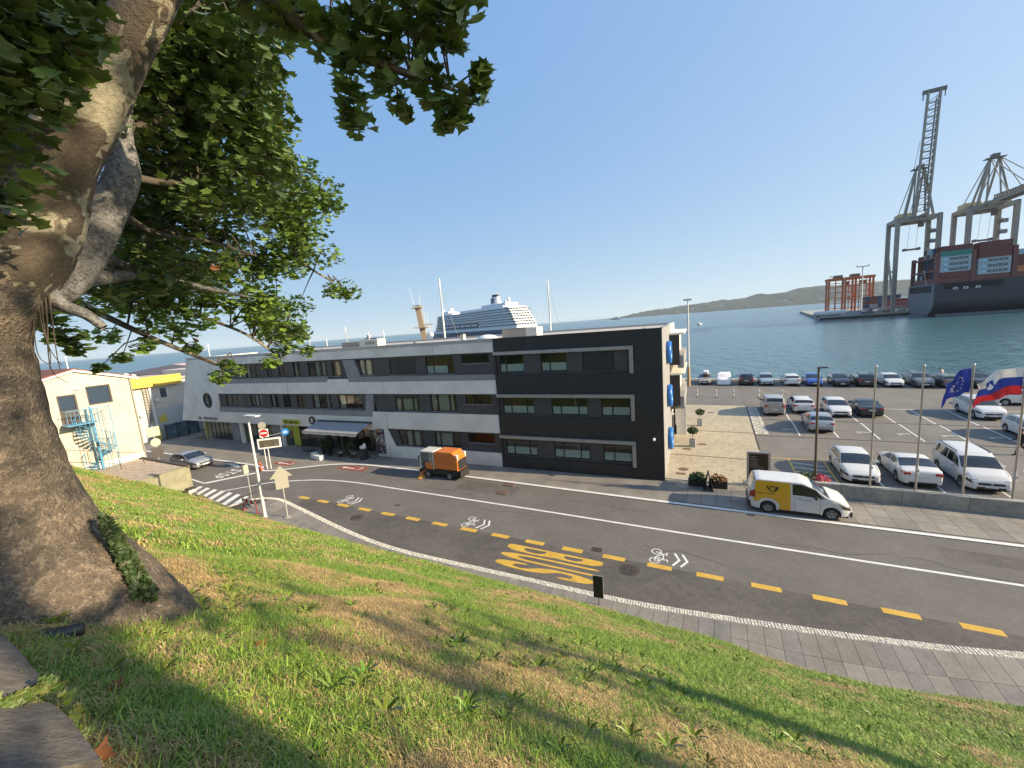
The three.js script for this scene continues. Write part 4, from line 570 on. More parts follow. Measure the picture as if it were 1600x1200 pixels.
// ---------- gable house, spiral stair, gravel-roofed store and the yellow-trimmed building on the left ----------
M.stucco = mottled([.46, .42, .33], [.56, .52, .42], 4, .9, { seed: 101, bump: .004, octs: [[3, 1.2], [9, .8], [50, .4], [180, .6]] });
M.tile = mottled([.13, .045, .032], [.22, .08, .055], 1.2, .85, { seed: 102, bump: .02 });
M.khaki = mottled([.20, .19, .125], [.28, .265, .18], 3, .9, { seed: 103, bump: .004 });
M.stairBlue = plain(.10, .30, .46, .45);
{
  const h = thing('gable_house', 'cream gabled house with red tiled roof behind the blue spiral stair', 'house', [-43.8, 0, 0]);
  // gable wall in the plane x = 0, drawn with z across
  const gz = (pts, holes, d, x) => poly(pts.map(([z, y]) => [-z, y]), holes.map((q) => q.map(([z, y]) => [-z, y])), d, 0).rotateY(Math.PI / 2).translate(x, 0, 0);
  const dz = [-11.75, -10.72, 6.15, 8.4], wz = [-13.78, -12.35, 7.36, 8.85], w2 = [-9.9, -9.3, 7.4, 8.6];
  const rc = ([a, b, c, d]) => [[a, c], [b, c], [b, d], [a, d]];
  obj('gable_wall', gz([[-15.1, 0], [-15.1, 9.2], [-11.9, 10.15], [-8.6, 9.2], [-8.6, 0]], [rc(dz), rc(wz), rc(w2)], .35, 0), M.stucco, h);
  obj('side_wall', [bb(-9, -.36, 0, 9.2, -15.1, -14.8), bb(-9, -.36, 0, 9.2, -8.9, -8.6), bb(-9, -8.7, 0, 9.2, -14.8, -8.9)], M.stucco, h);
  const sl = (z0, y0, z1, y1) => { const g = poly([[-z0, y0], [-z1, y1], [-z1, y1 + .16], [-z0, y0 + .16]], [], 9.6, 0).rotateY(Math.PI / 2).translate(.18, 0, 0); return g; };
  const roof = obj('roof', [sl(-15.6, 9.08, -11.9, 10.2), sl(-11.9, 10.2, -8.0, 9.05)], M.tile, h); obj('verge', [sl(-15.62, 8.98, -11.9, 10.1).scale(.02, 1, 1).translate(.2, 0, 0), sl(-11.9, 10.1, -7.98, 8.95).scale(.02, 1, 1).translate(.2, 0, 0)], M.white, roof);
  const win = (q, n, d) => { const w = new THREE.Group(); w.name = n; h.add(w); const f = .09; obj('frame', [bb(-.2, -.06, q[2], q[2] + f, q[0], q[1]), bb(-.2, -.06, q[3] - f, q[3], q[0], q[1]), bb(-.2, -.06, q[2] + f, q[3] - f, q[0], q[0] + f), bb(-.2, -.06, q[2] + f, q[3] - f, q[1] - f, q[1])], plain(.06, .045, .035, .5), w); obj('pane', bb(-.14, -.13, q[2] + f, q[3] - f, q[0] + f, q[1] - f), new THREE.MeshPhysicalMaterial({ color: col(.03, .05, .08), roughness: .03 }), w); if (d) obj('door_leaf', bb(-.19, -.1, q[2] + .05, q[2] + 1.1, q[0] + f, q[1] - f), plain(.05, .035, .028, .5), w); };
  win(dz, 'door', 1); win(wz, 'window'); win(w2, 'window');
  obj('wall_lamp', new THREE.SphereGeometry(.16, 12, 8).scale(.6, .5, 1).translate(.06, 8.75, -11.9), plain(.5, .5, .48, .4), h);
  obj('base_band', bb(0, .03, 2.3, 2.75, -15.1, -8.6), M.white, h);
  obj('downpipe', [rod([.06, 2.4, -15.05], [.06, 9.1, -15.05], .05)], plain(.3, .27, .22, .6), h);
}
{
  const st = thing('spiral_stair', 'light blue steel spiral staircase climbing to the gable house door', 'staircase', [-43.1, 2.35, -12.15]);
  obj('centre_pole', cy(.07, .07, 5.0, 0, 0, 0, 12), M.stairBlue, st);
  const N = 22, r = .98; const rail = [];
  for (let i = 0; i < N; i++) { const a = 2.0 + i * .36, y = .17 * (i + 1); const c = Math.cos(a), s = Math.sin(a); const g = poly([[.05, -.06], [r, -.17], [r, .17], [.05, .06]], [], .035, 0).rotateX(-Math.PI / 2); g.rotateY(-a).translate(0, y, 0); obj('step', g, M.stairBlue, st); obj('baluster', rod([c * r, y, s * r], [c * r, y + 1.0, s * r], .016, .016, 5), M.stairBlue, st); rail.push(V3(c * r, y + 1.0, s * r)); }
  obj('handrail', new THREE.TubeGeometry(new THREE.CatmullRomCurve3(rail), 90, .025, 5), M.stairBlue, st);
  obj('landing', bb(-.7, .7, 3.78, 3.84, -.2, 1.55), M.stairBlue, st);
  for (let i = 0; i < 9; i++) obj('baluster', rod([.7, 3.84, -.2 + i * .21], [.7, 4.9, -.2 + i * .21], .016, .016, 5), M.stairBlue, st);
  for (let i = 0; i < 9; i++) obj('cage_bar', rod([Math.cos(-1.3 + i * .25) * 1.05, .05, Math.sin(-1.3 + i * .25) * 1.05], [Math.cos(-1.3 + i * .25) * 1.05, 4.9, Math.sin(-1.3 + i * .25) * 1.05], .016, .016, 5), M.stairBlue, st);
  obj('top_rail', [rod([.7, 4.9, -.2], [.7, 4.9, 1.5], .028), ...Array.from({ length: 10 }, (_, i) => rod([Math.cos(-1.3 + i * .23) * 1.05, 4.9, Math.sin(-1.3 + i * .23) * 1.05], [Math.cos(-1.3 + (i + 1) * .23) * 1.05, 4.9, Math.sin(-1.3 + (i + 1) * .23) * 1.05], .028))], M.stairBlue, st);
}
{
  const b = thing('retaining_store', 'low khaki concrete store with gravel roof set into the slope', 'store', [-36.1, 0, -14.8]);
  obj('wall', [bb(-7.7, 0, -1, 2.2, 0, 5.4)], M.khaki, b);
  obj('gravel_roof', bb(-7.5, -.22, 2.2, 2.27, .25, 4.2), mottled([.26, .19, .135], [.55, .46, .36], 1.6, .95, { seed: 105, octs: [[9, .8], [40, 1.2], [120, 1]], bump: .03, contrast: 1.4 }), b);
  obj('coping', bb(-7.7, .06, 2.2, 2.36, -.06, .22), plain(.06, .05, .042, .7), b); obj('coping', bb(-.2, .03, 2.2, 2.29, .22, 5.4), M.khaki, b);
}
{ const hr = thing('handrail', 'thin dark handrail sloping down beside the spiral stair', 'handrail', [-41.5, 0, -12]); const g = [beam([0, 4.9, 2.6], [.3, 3.2, -1.9], .035), beam([.3, 3.2, -1.9], [.3, 2.3, -2.0], .035)]; obj('rail', g, M.frame, hr); for (const [x, y, z] of [[.1, 4.3, 1.0], [.2, 3.7, -.6]]) obj('post', rod([x, 2.2, z], [x, y, z], .02), M.frame, hr); }
{
  const y = thing('terminal_building', 'cream building with broad yellow fascia and stair tower at the street end', 'building', [-64, 0, 0]);
  const K = (z0, z1, y0, y1, d = .3, x = 0) => bb(x - d, x, y0, y1, z1, z0);
  obj('wall', [K(-21.5, -24, 0, 7), K(-24, -28.6, 0, 7)], M.cream, y); obj('back_block', bb(-14, -.31, 0, 7.5, -30, -21.5), M.cream, y);
  obj('fascia', K(-21.9, -27.05, 6.9, 8.15, .6, .6), plain(.68, .45, .06, .6), y); obj('fascia_joint', K(-23.7, -23.74, 6.9, 8.15, .01, .61), plain(.4, .26, .05, .6), y); obj('grey_band', K(-21.5, -28.4, 0, 4.0, .02, .02), plain(.42, .45, .47, .8), y);
  obj('tower_wall', bb(-8, .3, 0, 8.5, -34, -28.6), M.cream, y);
  const w = new THREE.Group(); w.name = 'window'; y.add(w); obj('pane', K(-24.7, -25.4, 5.3, 6.55, .03, .03), plain(.07, .08, .09, .1), w); obj('frame', [K(-24.62, -24.7, 5.25, 6.6, .06, .06), K(-25.4, -25.48, 5.25, 6.6, .06, .06), K(-24.7, -25.4, 6.55, 6.62, .06, .06)], M.white, w);
  obj('column', K(-23.55, -23.75, 0, 6.9, .25, .3), M.white, y); obj('yellow_column', K(-23.5, -23.85, 0, 1.9, .4, .5), plain(.5, .46, .12, .7), y); obj('ladder', [...Array.from({ length: 12 }, (_, i) => K(-23.0, -23.3, 2.6 + i * .34, 2.68 + i * .34, .1, .25)), K(-22.95, -23.0, 2.4, 6.8, .12, .26), K(-23.3, -23.35, 2.4, 6.8, .12, .26)], plain(.2, .18, .15, .7), y);
  obj('wall_unit', [rb(.3, .3, .4, .2, 5.1, -24.2, .03), rb(.3, .3, .4, .2, 3.4, -22.4, .05)], M.white, y);
  obj('flat_roof', bb(-16, .1, 7.5, 7.7, -30, -21.5), plain(.5, .38, .34, .85), y); obj('poster', K(-24.1, -24.9, 2.1, 3.1, .02, .05), plain(.5, .42, .1, .7), y);
  obj('roof_dish', [new THREE.SphereGeometry(.45, 14, 8).translate(-1, 8.4, -22.1), cy(.05, .05, .6, -1, 7.6, -22.1), new THREE.SphereGeometry(.35, 14, 8).translate(-1.3, 8.3, -22.9), cy(.05, .05, .6, -1.3, 7.6, -22.9)], M.white, y);
  const low = thing('quay_shed', 'long low pinkish roof beyond the yellow fascia', 'shed', [-110, 0, -60]); obj('wall', bb(-30, 24, 0, 6, -10, 12), M.cream, low); obj('roof', poly([[-31, 6], [25, 6], [25, 6.2], [-3, 8.2], [-31, 6.2]], [], 24, 13), plain(.55, .40, .36, .85), low);
  const f = thing('mural_fence', 'dark blue painted hoarding beside the yellow column', 'fence', [-62.6, 0, -24]); const mural = mottled([.03, .06, .10], [.10, .16, .19], 3, .7, { seed: 107, contrast: 1.5 });
  for (let i = 0; i < 3; i++) obj('panel', bb(-.1, 0, .1, 1.9, -1.2 - i * 1.2 + .01, -i * 1.2), mural, f); for (let i = 0; i < 4; i++) obj('post', bb(-.16, .04, 0, 2.0, -i * 1.2 - .05, -i * 1.2 + .03), M.frame, f);
}
// ---------- vehicles ----------
M.tyre = plain(.018, .018, .019, .85); M.rim = plain(.45, .46, .47, .35, { metalness: .8 }); M.steelRim = plain(.30, .31, .32, .4, { metalness: .6 }); M.under = plain(.012, .012, .013, .9);
M.carGlass = new THREE.MeshPhysicalMaterial({ color: col(.012, .015, .017), roughness: .04, clearcoat: 1, clearcoatRoughness: .02 });
M.lamp = new THREE.MeshPhysicalMaterial({ color: col(.30, .32, .34), roughness: .15, clearcoat: 1 }); M.tail = new THREE.MeshPhysicalMaterial({ color: col(.30, .012, .012), roughness: .2, clearcoat: 1 });
M.trim = plain(.02, .02, .021, .55); M.plate = plain(.62, .64, .64, .4); M.chrome = plain(.7, .7, .7, .2, { metalness: 1 });
const ev = (tab, l) => { if (l <= tab[0][0]) return tab[0][1]; for (let i = 1; i < tab.length; i++) if (l <= tab[i][0]) { const t = (l - tab[i - 1][0]) / (tab[i][0] - tab[i - 1][0]), s = t * t * (3 - 2 * t); return tab[i - 1][1] + (tab[i][1] - tab[i - 1][1]) * (t * .55 + s * .45); } return tab[tab.length - 1][1]; };
// body styles: top line (distance from the nose, height), belt line, cowl, roof start, roof end, rear glass end, axles
const STYLE = {
  hatch: { L: 4.3, W: 1.80, top: [[0, .55], [.06, .68], [.35, .84], [1.15, .98], [1.95, 1.36], [2.45, 1.455], [3.2, 1.44], [3.75, 1.33], [4.12, 1.02], [4.22, .9], [4.3, .62]], belt: [[0, .62], [1.1, .9], [3.4, .98], [4.3, .95]], cowl: 1.16, roof: [2.02, 3.55], rear: 4.08, ax: [.86, 3.52], r: .32 },
  wagon: { L: 4.6, W: 1.80, top: [[0, .55], [.06, .68], [.35, .84], [1.2, .98], [2.0, 1.37], [2.5, 1.46], [3.9, 1.43], [4.2, 1.34], [4.48, 1.02], [4.55, .86], [4.6, .6]], belt: [[0, .62], [1.1, .9], [3.6, .98], [4.6, .95]], cowl: 1.2, roof: [2.06, 4.1], rear: 4.46, ax: [.88, 3.55], r: .32 },
  sedan: { L: 4.6, W: 1.82, top: [[0, .55], [.06, .68], [.35, .82], [1.25, .96], [2.1, 1.34], [2.6, 1.43], [3.1, 1.40], [3.75, 1.18], [4.1, 1.06], [4.5, 1.0], [4.57, .86], [4.6, .6]], belt: [[0, .62], [1.1, .9], [3.4, .97], [4.6, .96]], cowl: 1.26, roof: [2.14, 3.15], rear: 4.0, ax: [.9, 3.6], r: .33 },
  suv: { L: 4.5, W: 1.84, top: [[0, .6], [.06, .78], [.35, .96], [1.15, 1.08], [1.9, 1.5], [2.35, 1.63], [3.6, 1.61], [4.0, 1.5], [4.35, 1.12], [4.45, .95], [4.5, .65]], belt: [[0, .7], [1.1, 1.0], [3.4, 1.1], [4.5, 1.06]], cowl: 1.16, roof: [1.98, 3.8], rear: 4.33, ax: [.88, 3.52], r: .35 },
  van: { L: 4.45, W: 1.84, top: [[0, .58], [.06, .74], [.3, .98], [.95, 1.16], [1.55, 1.6], [2.05, 1.80], [3.9, 1.82], [4.2, 1.78], [4.38, 1.3], [4.42, .95], [4.45, .6]], belt: [[0, .68], [.9, 1.05], [4.45, 1.1]], cowl: .97, roof: [1.68, 4.1], rear: 4.37, ax: [.84, 3.57], r: .325 },
};
function carShape(st) {
  const { L, W, top, belt, ax, r } = STYLE[st], R = r + .06;
  const sect = (l) => {
    const yt = ev(top, l), fx = Math.max(0, 1 - l / .62), rx = Math.max(0, 1 - (L - l) / .42), wl = W / 2 * (1 - .24 * Math.pow(fx, 2.2) - .15 * Math.pow(rx, 2.2));
    let yb = .21 + .06 * fx + .08 * rx; for (const a of ax) { const d = Math.abs(l - a); if (d < R) yb = Math.max(yb, r - .02 + Math.sqrt(R * R - d * d)); }
    const ysh = Math.min(ev(belt, l), yt - .03), g = Math.max(0, yt - ysh - .06), wr = wl * (.965 - .30 * Math.min(1, g / .55) * (st === 'van' ? .5 : .78)), e = Math.min(.055, (yt - ysh) * .5);
    const m = (a, b, t) => a + (b - a) * t;
    return [[wl * .95, yb], [wl * .99, m(yb, ysh, .12)], [wl, m(yb, ysh, .45)], [wl * .995, m(yb, ysh, .8)], [wl * .965, ysh], [m(wl * .955, wr, .33), m(ysh, yt - e, .33)], [m(wl * .955, wr, .68), m(ysh, yt - e, .68)], [wr, yt - e], [wr * .93, yt - e * .28], [wr * .55, yt + .006], [0, yt + .016]];
  };
  const pt = (l, k, side) => { const s = sect(l), i = Math.min(9, Math.max(0, Math.floor(k))), t = Math.min(1, Math.max(0, k - i)); return V3(side * (s[i][0] + (s[i + 1][0] - s[i][0]) * t), s[i][1] + (s[i + 1][1] - s[i][1]) * t, L / 2 - l); };
  const ls = new Set([0, .02, .05, .1, .18, L - .02, L - .05, L - .1, L]); for (let l = .25; l < L - .12; l += .11) ls.add(l); for (const a of ax) for (let d = -R; d <= R + .001; d += R / 9) ls.add(Math.max(.01, a + d)); for (const a of ax) { ls.add(a - R - .012); ls.add(a + R + .012); }
  const st_ = [...ls].filter((l) => l >= 0 && l <= L).sort((a, b) => a - b), pos = [], idx = [], n = 21;
  for (const l of st_) { const s = sect(l); for (let k = 0; k < 11; k++) pos.push(s[k][0], s[k][1], L / 2 - l); for (let k = 9; k >= 0; k--) pos.push(-s[k][0], s[k][1], L / 2 - l); }
  for (let i = 0; i < st_.length - 1; i++) for (let k = 0; k < n - 1; k++) { const a = i * n + k, b = a + 1, c = a + n, d = c + 1; idx.push(a, b, c, b, d, c); }
  for (const [base, fl] of [[0, 1], [(st_.length - 1) * n, 0]]) { for (let k = 0; k < 10; k++) { const a = base + k, b = base + k + 1, c = base + n - 1 - k, d = base + n - 2 - k; const q = fl ? [a, c, b, b, c, d] : [a, b, c, b, d, c]; idx.push(...q); } }
  const body = new THREE.BufferGeometry(); body.setAttribute('position', new THREE.Float32BufferAttribute(pos, 3)); body.setIndex(idx); body.computeVertexNormals();
  // a patch lying 5 mm off the body between k0..k1 ; la, lb give the front and rear edge at 0..1 up the patch
  const patch = (la, lb, k0, k1, side, nu = 10, nv = 6, off = .006) => {
    const p = [], id = [], f = (u, v) => { const t = v, l = la(t) + (lb(t) - la(t)) * u, k = k0 + (k1 - k0) * v; const e = .02, q = pt(l, k, side), du = pt(Math.min(L, l + e), k, side).sub(pt(Math.max(0, l - e), k, side)), dv = pt(l, Math.min(10, k + .1), side).sub(pt(l, Math.max(0, k - .1), side)); const nn = du.cross(dv).normalize(); if (nn.dot(V3(q.x, q.y - .6, (q.z) * .2)) < 0) nn.negate(); return q.addScaledVector(nn, off); };
    for (let j = 0; j <= nv; j++) for (let i = 0; i <= nu; i++) { const q = f(i / nu, j / nv); p.push(q.x, q.y, q.z); }
    for (let j = 0; j < nv; j++) for (let i = 0; i < nu; i++) { const a = j * (nu + 1) + i; id.push(a, a + 1, a + nu + 1, a + 1, a + nu + 2, a + nu + 1); }
    const g = new THREE.BufferGeometry(); g.setAttribute('position', new THREE.Float32BufferAttribute(p, 3)); g.setIndex(id); g.computeVertexNormals(); return g;
  };
  return { body, patch, pt, sect };
}
const shapes = {}; for (const k of Object.keys(STYLE)) shapes[k] = carShape(k);
const wheelGeo = {};
function wheelParts(r) {
  if (!wheelGeo[r]) {
    const tyre = new THREE.LatheGeometry([[r * .62, -.1], [r * .9, -.105], [r, -.07], [r, .07], [r * .9, .105], [r * .62, .1]].map((p) => new THREE.Vector2(p[0], p[1])), 26).rotateZ(Math.PI / 2);
    const rim = [new THREE.LatheGeometry([[.02, .07], [r * .2, .075], [r * .24, .05], [r * .5, .045], [r * .6, .09], [r * .64, .09], [r * .64, -.09]].map((p) => new THREE.Vector2(p[0], p[1])), 22).rotateZ(-Math.PI / 2)]; for (let i = 0; i < 5; i++) rim.push(bx(.03, r * .5, r * .13, .062, r * .37, 0).rotateX(i * Math.PI * .4));
    wheelGeo[r] = [tyre, merge(rim), merge(Array.from({ length: 5 }, (_, i) => bx(.012, r * .3, r * .16, .058, r * .4, 0).rotateX((i + .5) * Math.PI * .4)))];
  }
  return wheelGeo[r];
}
function makeCar(style, mat, name, label, o = {}) {
  const S0 = STYLE[style], sh = shapes[style], { L, W, ax, r } = S0;
  const c = thing(name, label, o.category || 'car', [0, 0, 0], 0, o.group);
  const body = obj('body', sh.body, mat, c);
  obj('underbody', bb(-W / 2 + .16, W / 2 - .16, .16, .62, -L / 2 + .16, L / 2 - .16), M.under, c);
  // glazing
  const F = (a) => () => a, both = (fn) => [1, -1].map(fn);
  obj('windscreen', merge(both((s) => sh.patch(F(S0.cowl + .06), F(S0.roof[0] - .05), 7.5, 10, s, 10, 6))), M.carGlass, c);
  obj('rear_window', merge(both((s) => sh.patch(F(S0.roof[1] + .06), F(S0.rear - .06), 7.5, 10, s, 8, 6))), M.carGlass, c);
  const span = [S0.cowl + .52, style === 'sedan' ? S0.roof[1] + .35 : S0.rear - .32], pil = style === 'van' && o.cargo ? [[span[0], span[0] + 1.0]] : (() => { const m = span[0] + (span[1] - span[0]) * .42, e = span[0] + (span[1] - span[0]) * .8; return style === 'sedan' || style === 'hatch' ? [[span[0], m - .04], [m + .04, span[1]]] : [[span[0], m - .04], [m + .04, e - .04], [e + .04, span[1]]]; })();
  pil.forEach(([a, b], i) => both((s) => obj('side_window', sh.patch((t) => a + (i ? 0 : -.42 + .42 * t) + .0, (t) => b - (i === pil.length - 1 && !o.cargo ? .18 * t : 0), 4.35, 6.75, s, 8, 5), M.carGlass, c)));
  // lamps, grille, plates, mirrors
  const hy = ev(S0.belt, .3) + .0, ty0 = style === 'van' ? .95 : ev(S0.belt, L) - .1; both((s) => { const h = new THREE.Group(); h.name = 'headlight'; c.add(h); obj('housing', sh.patch((t) => .03 + .08 * t, (t) => .46 + .2 * t, 2.75, 3.95, s, 8, 4, .007), M.trim, h); obj('lens', rb(.3, .1, .2, s * W * .335, hy - .06, L / 2 - .17, .045).rotateY(0), M.lamp, h); });
  both((s) => obj('taillight', sh.patch(F(L - .3), F(L - .03), style === 'van' || style === 'suv' || style === 'wagon' ? 2.7 : 3.0, style === 'van' ? 4.6 : 3.9, s, 6, 4, .008), M.tail, c)); both((s) => obj('taillight', rb(.3, style === 'van' || style === 'suv' ? .34 : .15, .12, s * W * .365, ty0, -L / 2 + (style === 'sedan' ? .05 : .09), .04), M.tail, c));
  obj('grille', rb(W * .56, .13, .06, 0, .56, L / 2 - .012, .03), M.trim, c); both((s) => obj('sill_strip', sh.patch(F(ax[0] + r + .12), F(ax[1] - r - .12), .05, .75, s, 6, 2, .004), M.trim, c)); obj('bonnet_seam', both((s) => sh.patch(F(.32), F(S0.cowl - .02), 8.02, 8.09, s, 8, 1, .002)), M.trim, c); obj('wiper_cowl', merge(both((s) => sh.patch(F(S0.cowl - .04), F(S0.cowl + .06), 7.6, 10, s, 2, 6, .004))), M.trim, c); obj('lower_grille', rb(W * .62, .14, .06, 0, .33, L / 2 - .015, .03), M.trim, c); obj('badge', bx(.09, .11, .02, 0, .60, L / 2 + .02).rotateZ(0), M.chrome, c);
  obj('rear_bumper_trim', rb(W * .66, .12, .05, 0, .33, -L / 2 + .015, .02), M.trim, c); obj('front_plate', bx(.5, .11, .012, 0, .42, L / 2 + .022), M.plate, c); obj('rear_plate', bx(.5, .11, .012, 0, .72, -L / 2 - .004), M.plate, c);
  both((s) => obj('door_mirror', rb(.2, .14, .12, s * (W / 2 + .09), ev(S0.belt, S0.cowl + .6) + .08, L / 2 - S0.cowl - .55, .04), o.mirror || mat, c));
  both((s) => obj('door_seam', [S0.cowl + .35, S0.cowl + 1.42, ...(o.cargo ? [] : [S0.cowl + 2.3])].map((l) => sh.patch(F(l), F(l + .014), .6, 4.2, s, 1, 8, .002)), M.trim, c));
  both((s) => obj('door_handle', [S0.cowl + 1.22, S0.cowl + 2.1].slice(0, o.cargo ? 1 : 2).map((l) => { const p = sh.pt(l, 3.55, s); return rb(.03, .035, .17, p.x + s * .012, p.y, p.z, .012, 1); }), o.cargo ? M.trim : mat, c));
  if (o.rails) both((s) => obj('roof_rail', rod(sh.pt(S0.roof[0] + .25, 8, s).add(V3(0, .05, 0)), sh.pt(S0.roof[1] - .1, 8, s).add(V3(0, .05, 0)), .02), o.rails, c));
  if (o.bumper) obj('bumper', [rb(W * .86, .3, .1, 0, .36, L / 2 - .04, .05), rb(W * .92, .34, .16, 0, .42, -L / 2 + .03, .06), rb(W * .9, .1, .5, 0, .3, -L / 2 + .25, .04)], M.trim, c);
  // wheels
  const [ty, ri, hole] = wheelParts(r);
  for (const a of ax) for (const s of [1, -1]) { const w = new THREE.Group(); w.name = 'wheel'; w.position.set(s * (W / 2 - .12), r, L / 2 - a); if (s < 0) w.rotation.y = Math.PI; c.add(w); obj('tyre', ty, M.tyre, w); obj('rim', ri, o.rim || M.rim, w); obj('rim_gap', hole, M.under, w); }
  return c;
}
const put = (c, x, z, turn) => { c.position.set(x, o2(x, z), z); c.rotation.y = turn; return c; };
const o2 = (x, z) => (z < -27.3 ? 0 : z < -23.8 && x > -3 ? .03 : 0);
const FRONT = 0, AWAY = Math.PI, RIGHT = Math.PI / 2;   // nose towards the street, the sea, the right
const P = { white: paint(.62, .62, .60), cream: paint(.50, .49, .46), silver: paint(.36, .38, .40, { metalness: .5 }), grey: paint(.16, .17, .18, { metalness: .4 }), beige: paint(.36, .34, .30, { metalness: .3 }), black: paint(.012, .012, .014), dark: paint(.03, .028, .03, { metalness: .3 }), blue: paint(.012, .07, .36), pale: paint(.34, .40, .43, { metalness: .3 }), olive: paint(.15, .15, .13, { metalness: .3 }) };
// row by the low wall
put(makeCar('hatch', P.white, 'parked_car', 'white hatchback nose-on behind the low wall, nearest the pink flowers'), 7.72, -31.4, FRONT);
put(makeCar('sedan', P.white, 'parked_car', 'white fastback seen from behind, between two flagpoles at the low wall'), 10.42, -31.9, AWAY);
put(makeCar('van', P.white, 'parked_van', 'white passenger van with black roof rails behind the low wall', { category: 'van', rails: M.trim }), 13.15, -31.85, FRONT);
// middle rows
put(makeCar('van', P.beige, 'parked_van', 'beige grey van seen from behind beside the plaza', { category: 'van', mirror: M.trim }), 5.15, -48.7, AWAY);
put(makeCar('wagon', P.white, 'parked_car', 'white estate car with roof rails, tail towards the street, beside the beige van', { rails: M.chrome }), 7.75, -50.1, AWAY);
put(makeCar('hatch', P.white, 'parked_car', 'white family car facing the street beside the black saloon'), 10.4, -48.7, FRONT);
put(makeCar('sedan', P.black, 'parked_car', 'black saloon seen from behind in the middle of the car park'), 12.75, -49.2, AWAY);
put(makeCar('hatch', P.silver, 'parked_car', 'silver hatchback parked alone, tail towards the street, behind the dark lamp post'), 7.88, -42.8, AWAY);
put(makeCar('suv', P.white, 'parked_car', 'white off-roader facing the street behind the two waving flags'), 20.6, -49.3, FRONT);
put(makeCar('hatch', P.white, 'parked_car', 'white hatchback parked nearest the walking person'), 20.6, -42.2, FRONT);
put(makeCar('hatch', P.white, 'parked_car', 'white car at the far right behind the striped flag'), 25.5, -54.5, RIGHT);
// row along the quay
const quayZ = (x) => -65.4 + .098 * (x + 2.2);
const G2 = 'cars parked along the quay';
[['hatch', P.beige, -1.65, FRONT, 'beige hatchback with a roof box, leftmost of the quay row'], ['suv', P.dark, 3.73, AWAY, 'dark brown off-roader right of the covered car', {}],
  ['hatch', P.pale, 6.2, FRONT, 'pale blue-grey hatchback second to the right of the covered car'], ['wagon', P.white, 9.05, AWAY, 'white estate car seen from behind, left of the blue car'], ['hatch', P.blue, 11.5, FRONT, 'bright blue car by the water'],
  ['hatch', P.black, 14.3, FRONT, 'black hatchback just right of the bright blue car'], ['suv', P.black, 16.65, AWAY, 'black off-roader left of the small white hatchback by the water'], ['hatch', P.white, 19.25, FRONT, 'small white hatchback by the water between dark off-roaders'],
  ['suv', P.grey, 21.85, FRONT, 'grey off-roader right of the small white hatchback by the water'], ['wagon', P.olive, 24.1, AWAY, 'olive grey estate car below the seated person'], ['suv', P.black, 26.6, FRONT, 'black car behind the blue flag by the water'], ['sedan', P.dark, 29.2, FRONT, 'dark car behind the striped flag by the water']]
  .forEach(([s, m, x, t, label]) => { const L = STYLE[s].L; put(makeCar(s, m, 'parked_car', label, { group: G2, rails: s === 'suv' ? M.trim : undefined }), x, quayZ(x) - L / 2, t); });
{ const b = thing('roof_box', 'white roof box on the beige hatchback', 'roof box', [-1.55, 1.5, quayZ(-1.6) - 2.4]); obj('shell', rb(.75, .36, 1.7, 0, .2, 0, .14, 4), plain(.7, .69, .66, .4), b); obj('foot', [bb(-.3, .3, -.02, .05, -.5, -.4), bb(-.3, .3, -.02, .05, .4, .5)], M.trim, b); }
{ // car under a white cover
  const g = shapes.hatch.body.clone().scale(1.05, 1.06, 1.03), p = g.attributes.position, r = rngOf(40); for (let i = 0; i < p.count; i++) { const x = p.getX(i), y = p.getY(i), z = p.getZ(i), w = .03 * Math.sin(x * 7 + z * 3) + .025 * Math.sin(z * 9 - y * 5) + .02 * Math.sin(x * 15 + y * 11); p.setXYZ(i, x * (1 + w * .8), y < .75 ? y * .35 - .0 + .1 * (y / .75) : y + w, z * (1 + w * .3)); } g.computeVertexNormals();
  const t = thing('covered_car', 'car under a creased white fabric cover beside the water', 'covered car', [.9, 0, quayZ(.9) - 2.2]); obj('fabric_cover', g, plain(.74, .74, .75, .8), t); obj('tie_strap', new THREE.TorusGeometry(.9, .02, 5, 30).scale(1.02, .8, 1).translate(0, .75, .6), plain(.4, .4, .42, .8), t);
}
// silver car waiting at the stop line
put(makeCar('hatch', P.silver, 'silver_car', 'silver hatchback waiting at the stop line on the left'), -45.0, -18.75, RIGHT + .06);
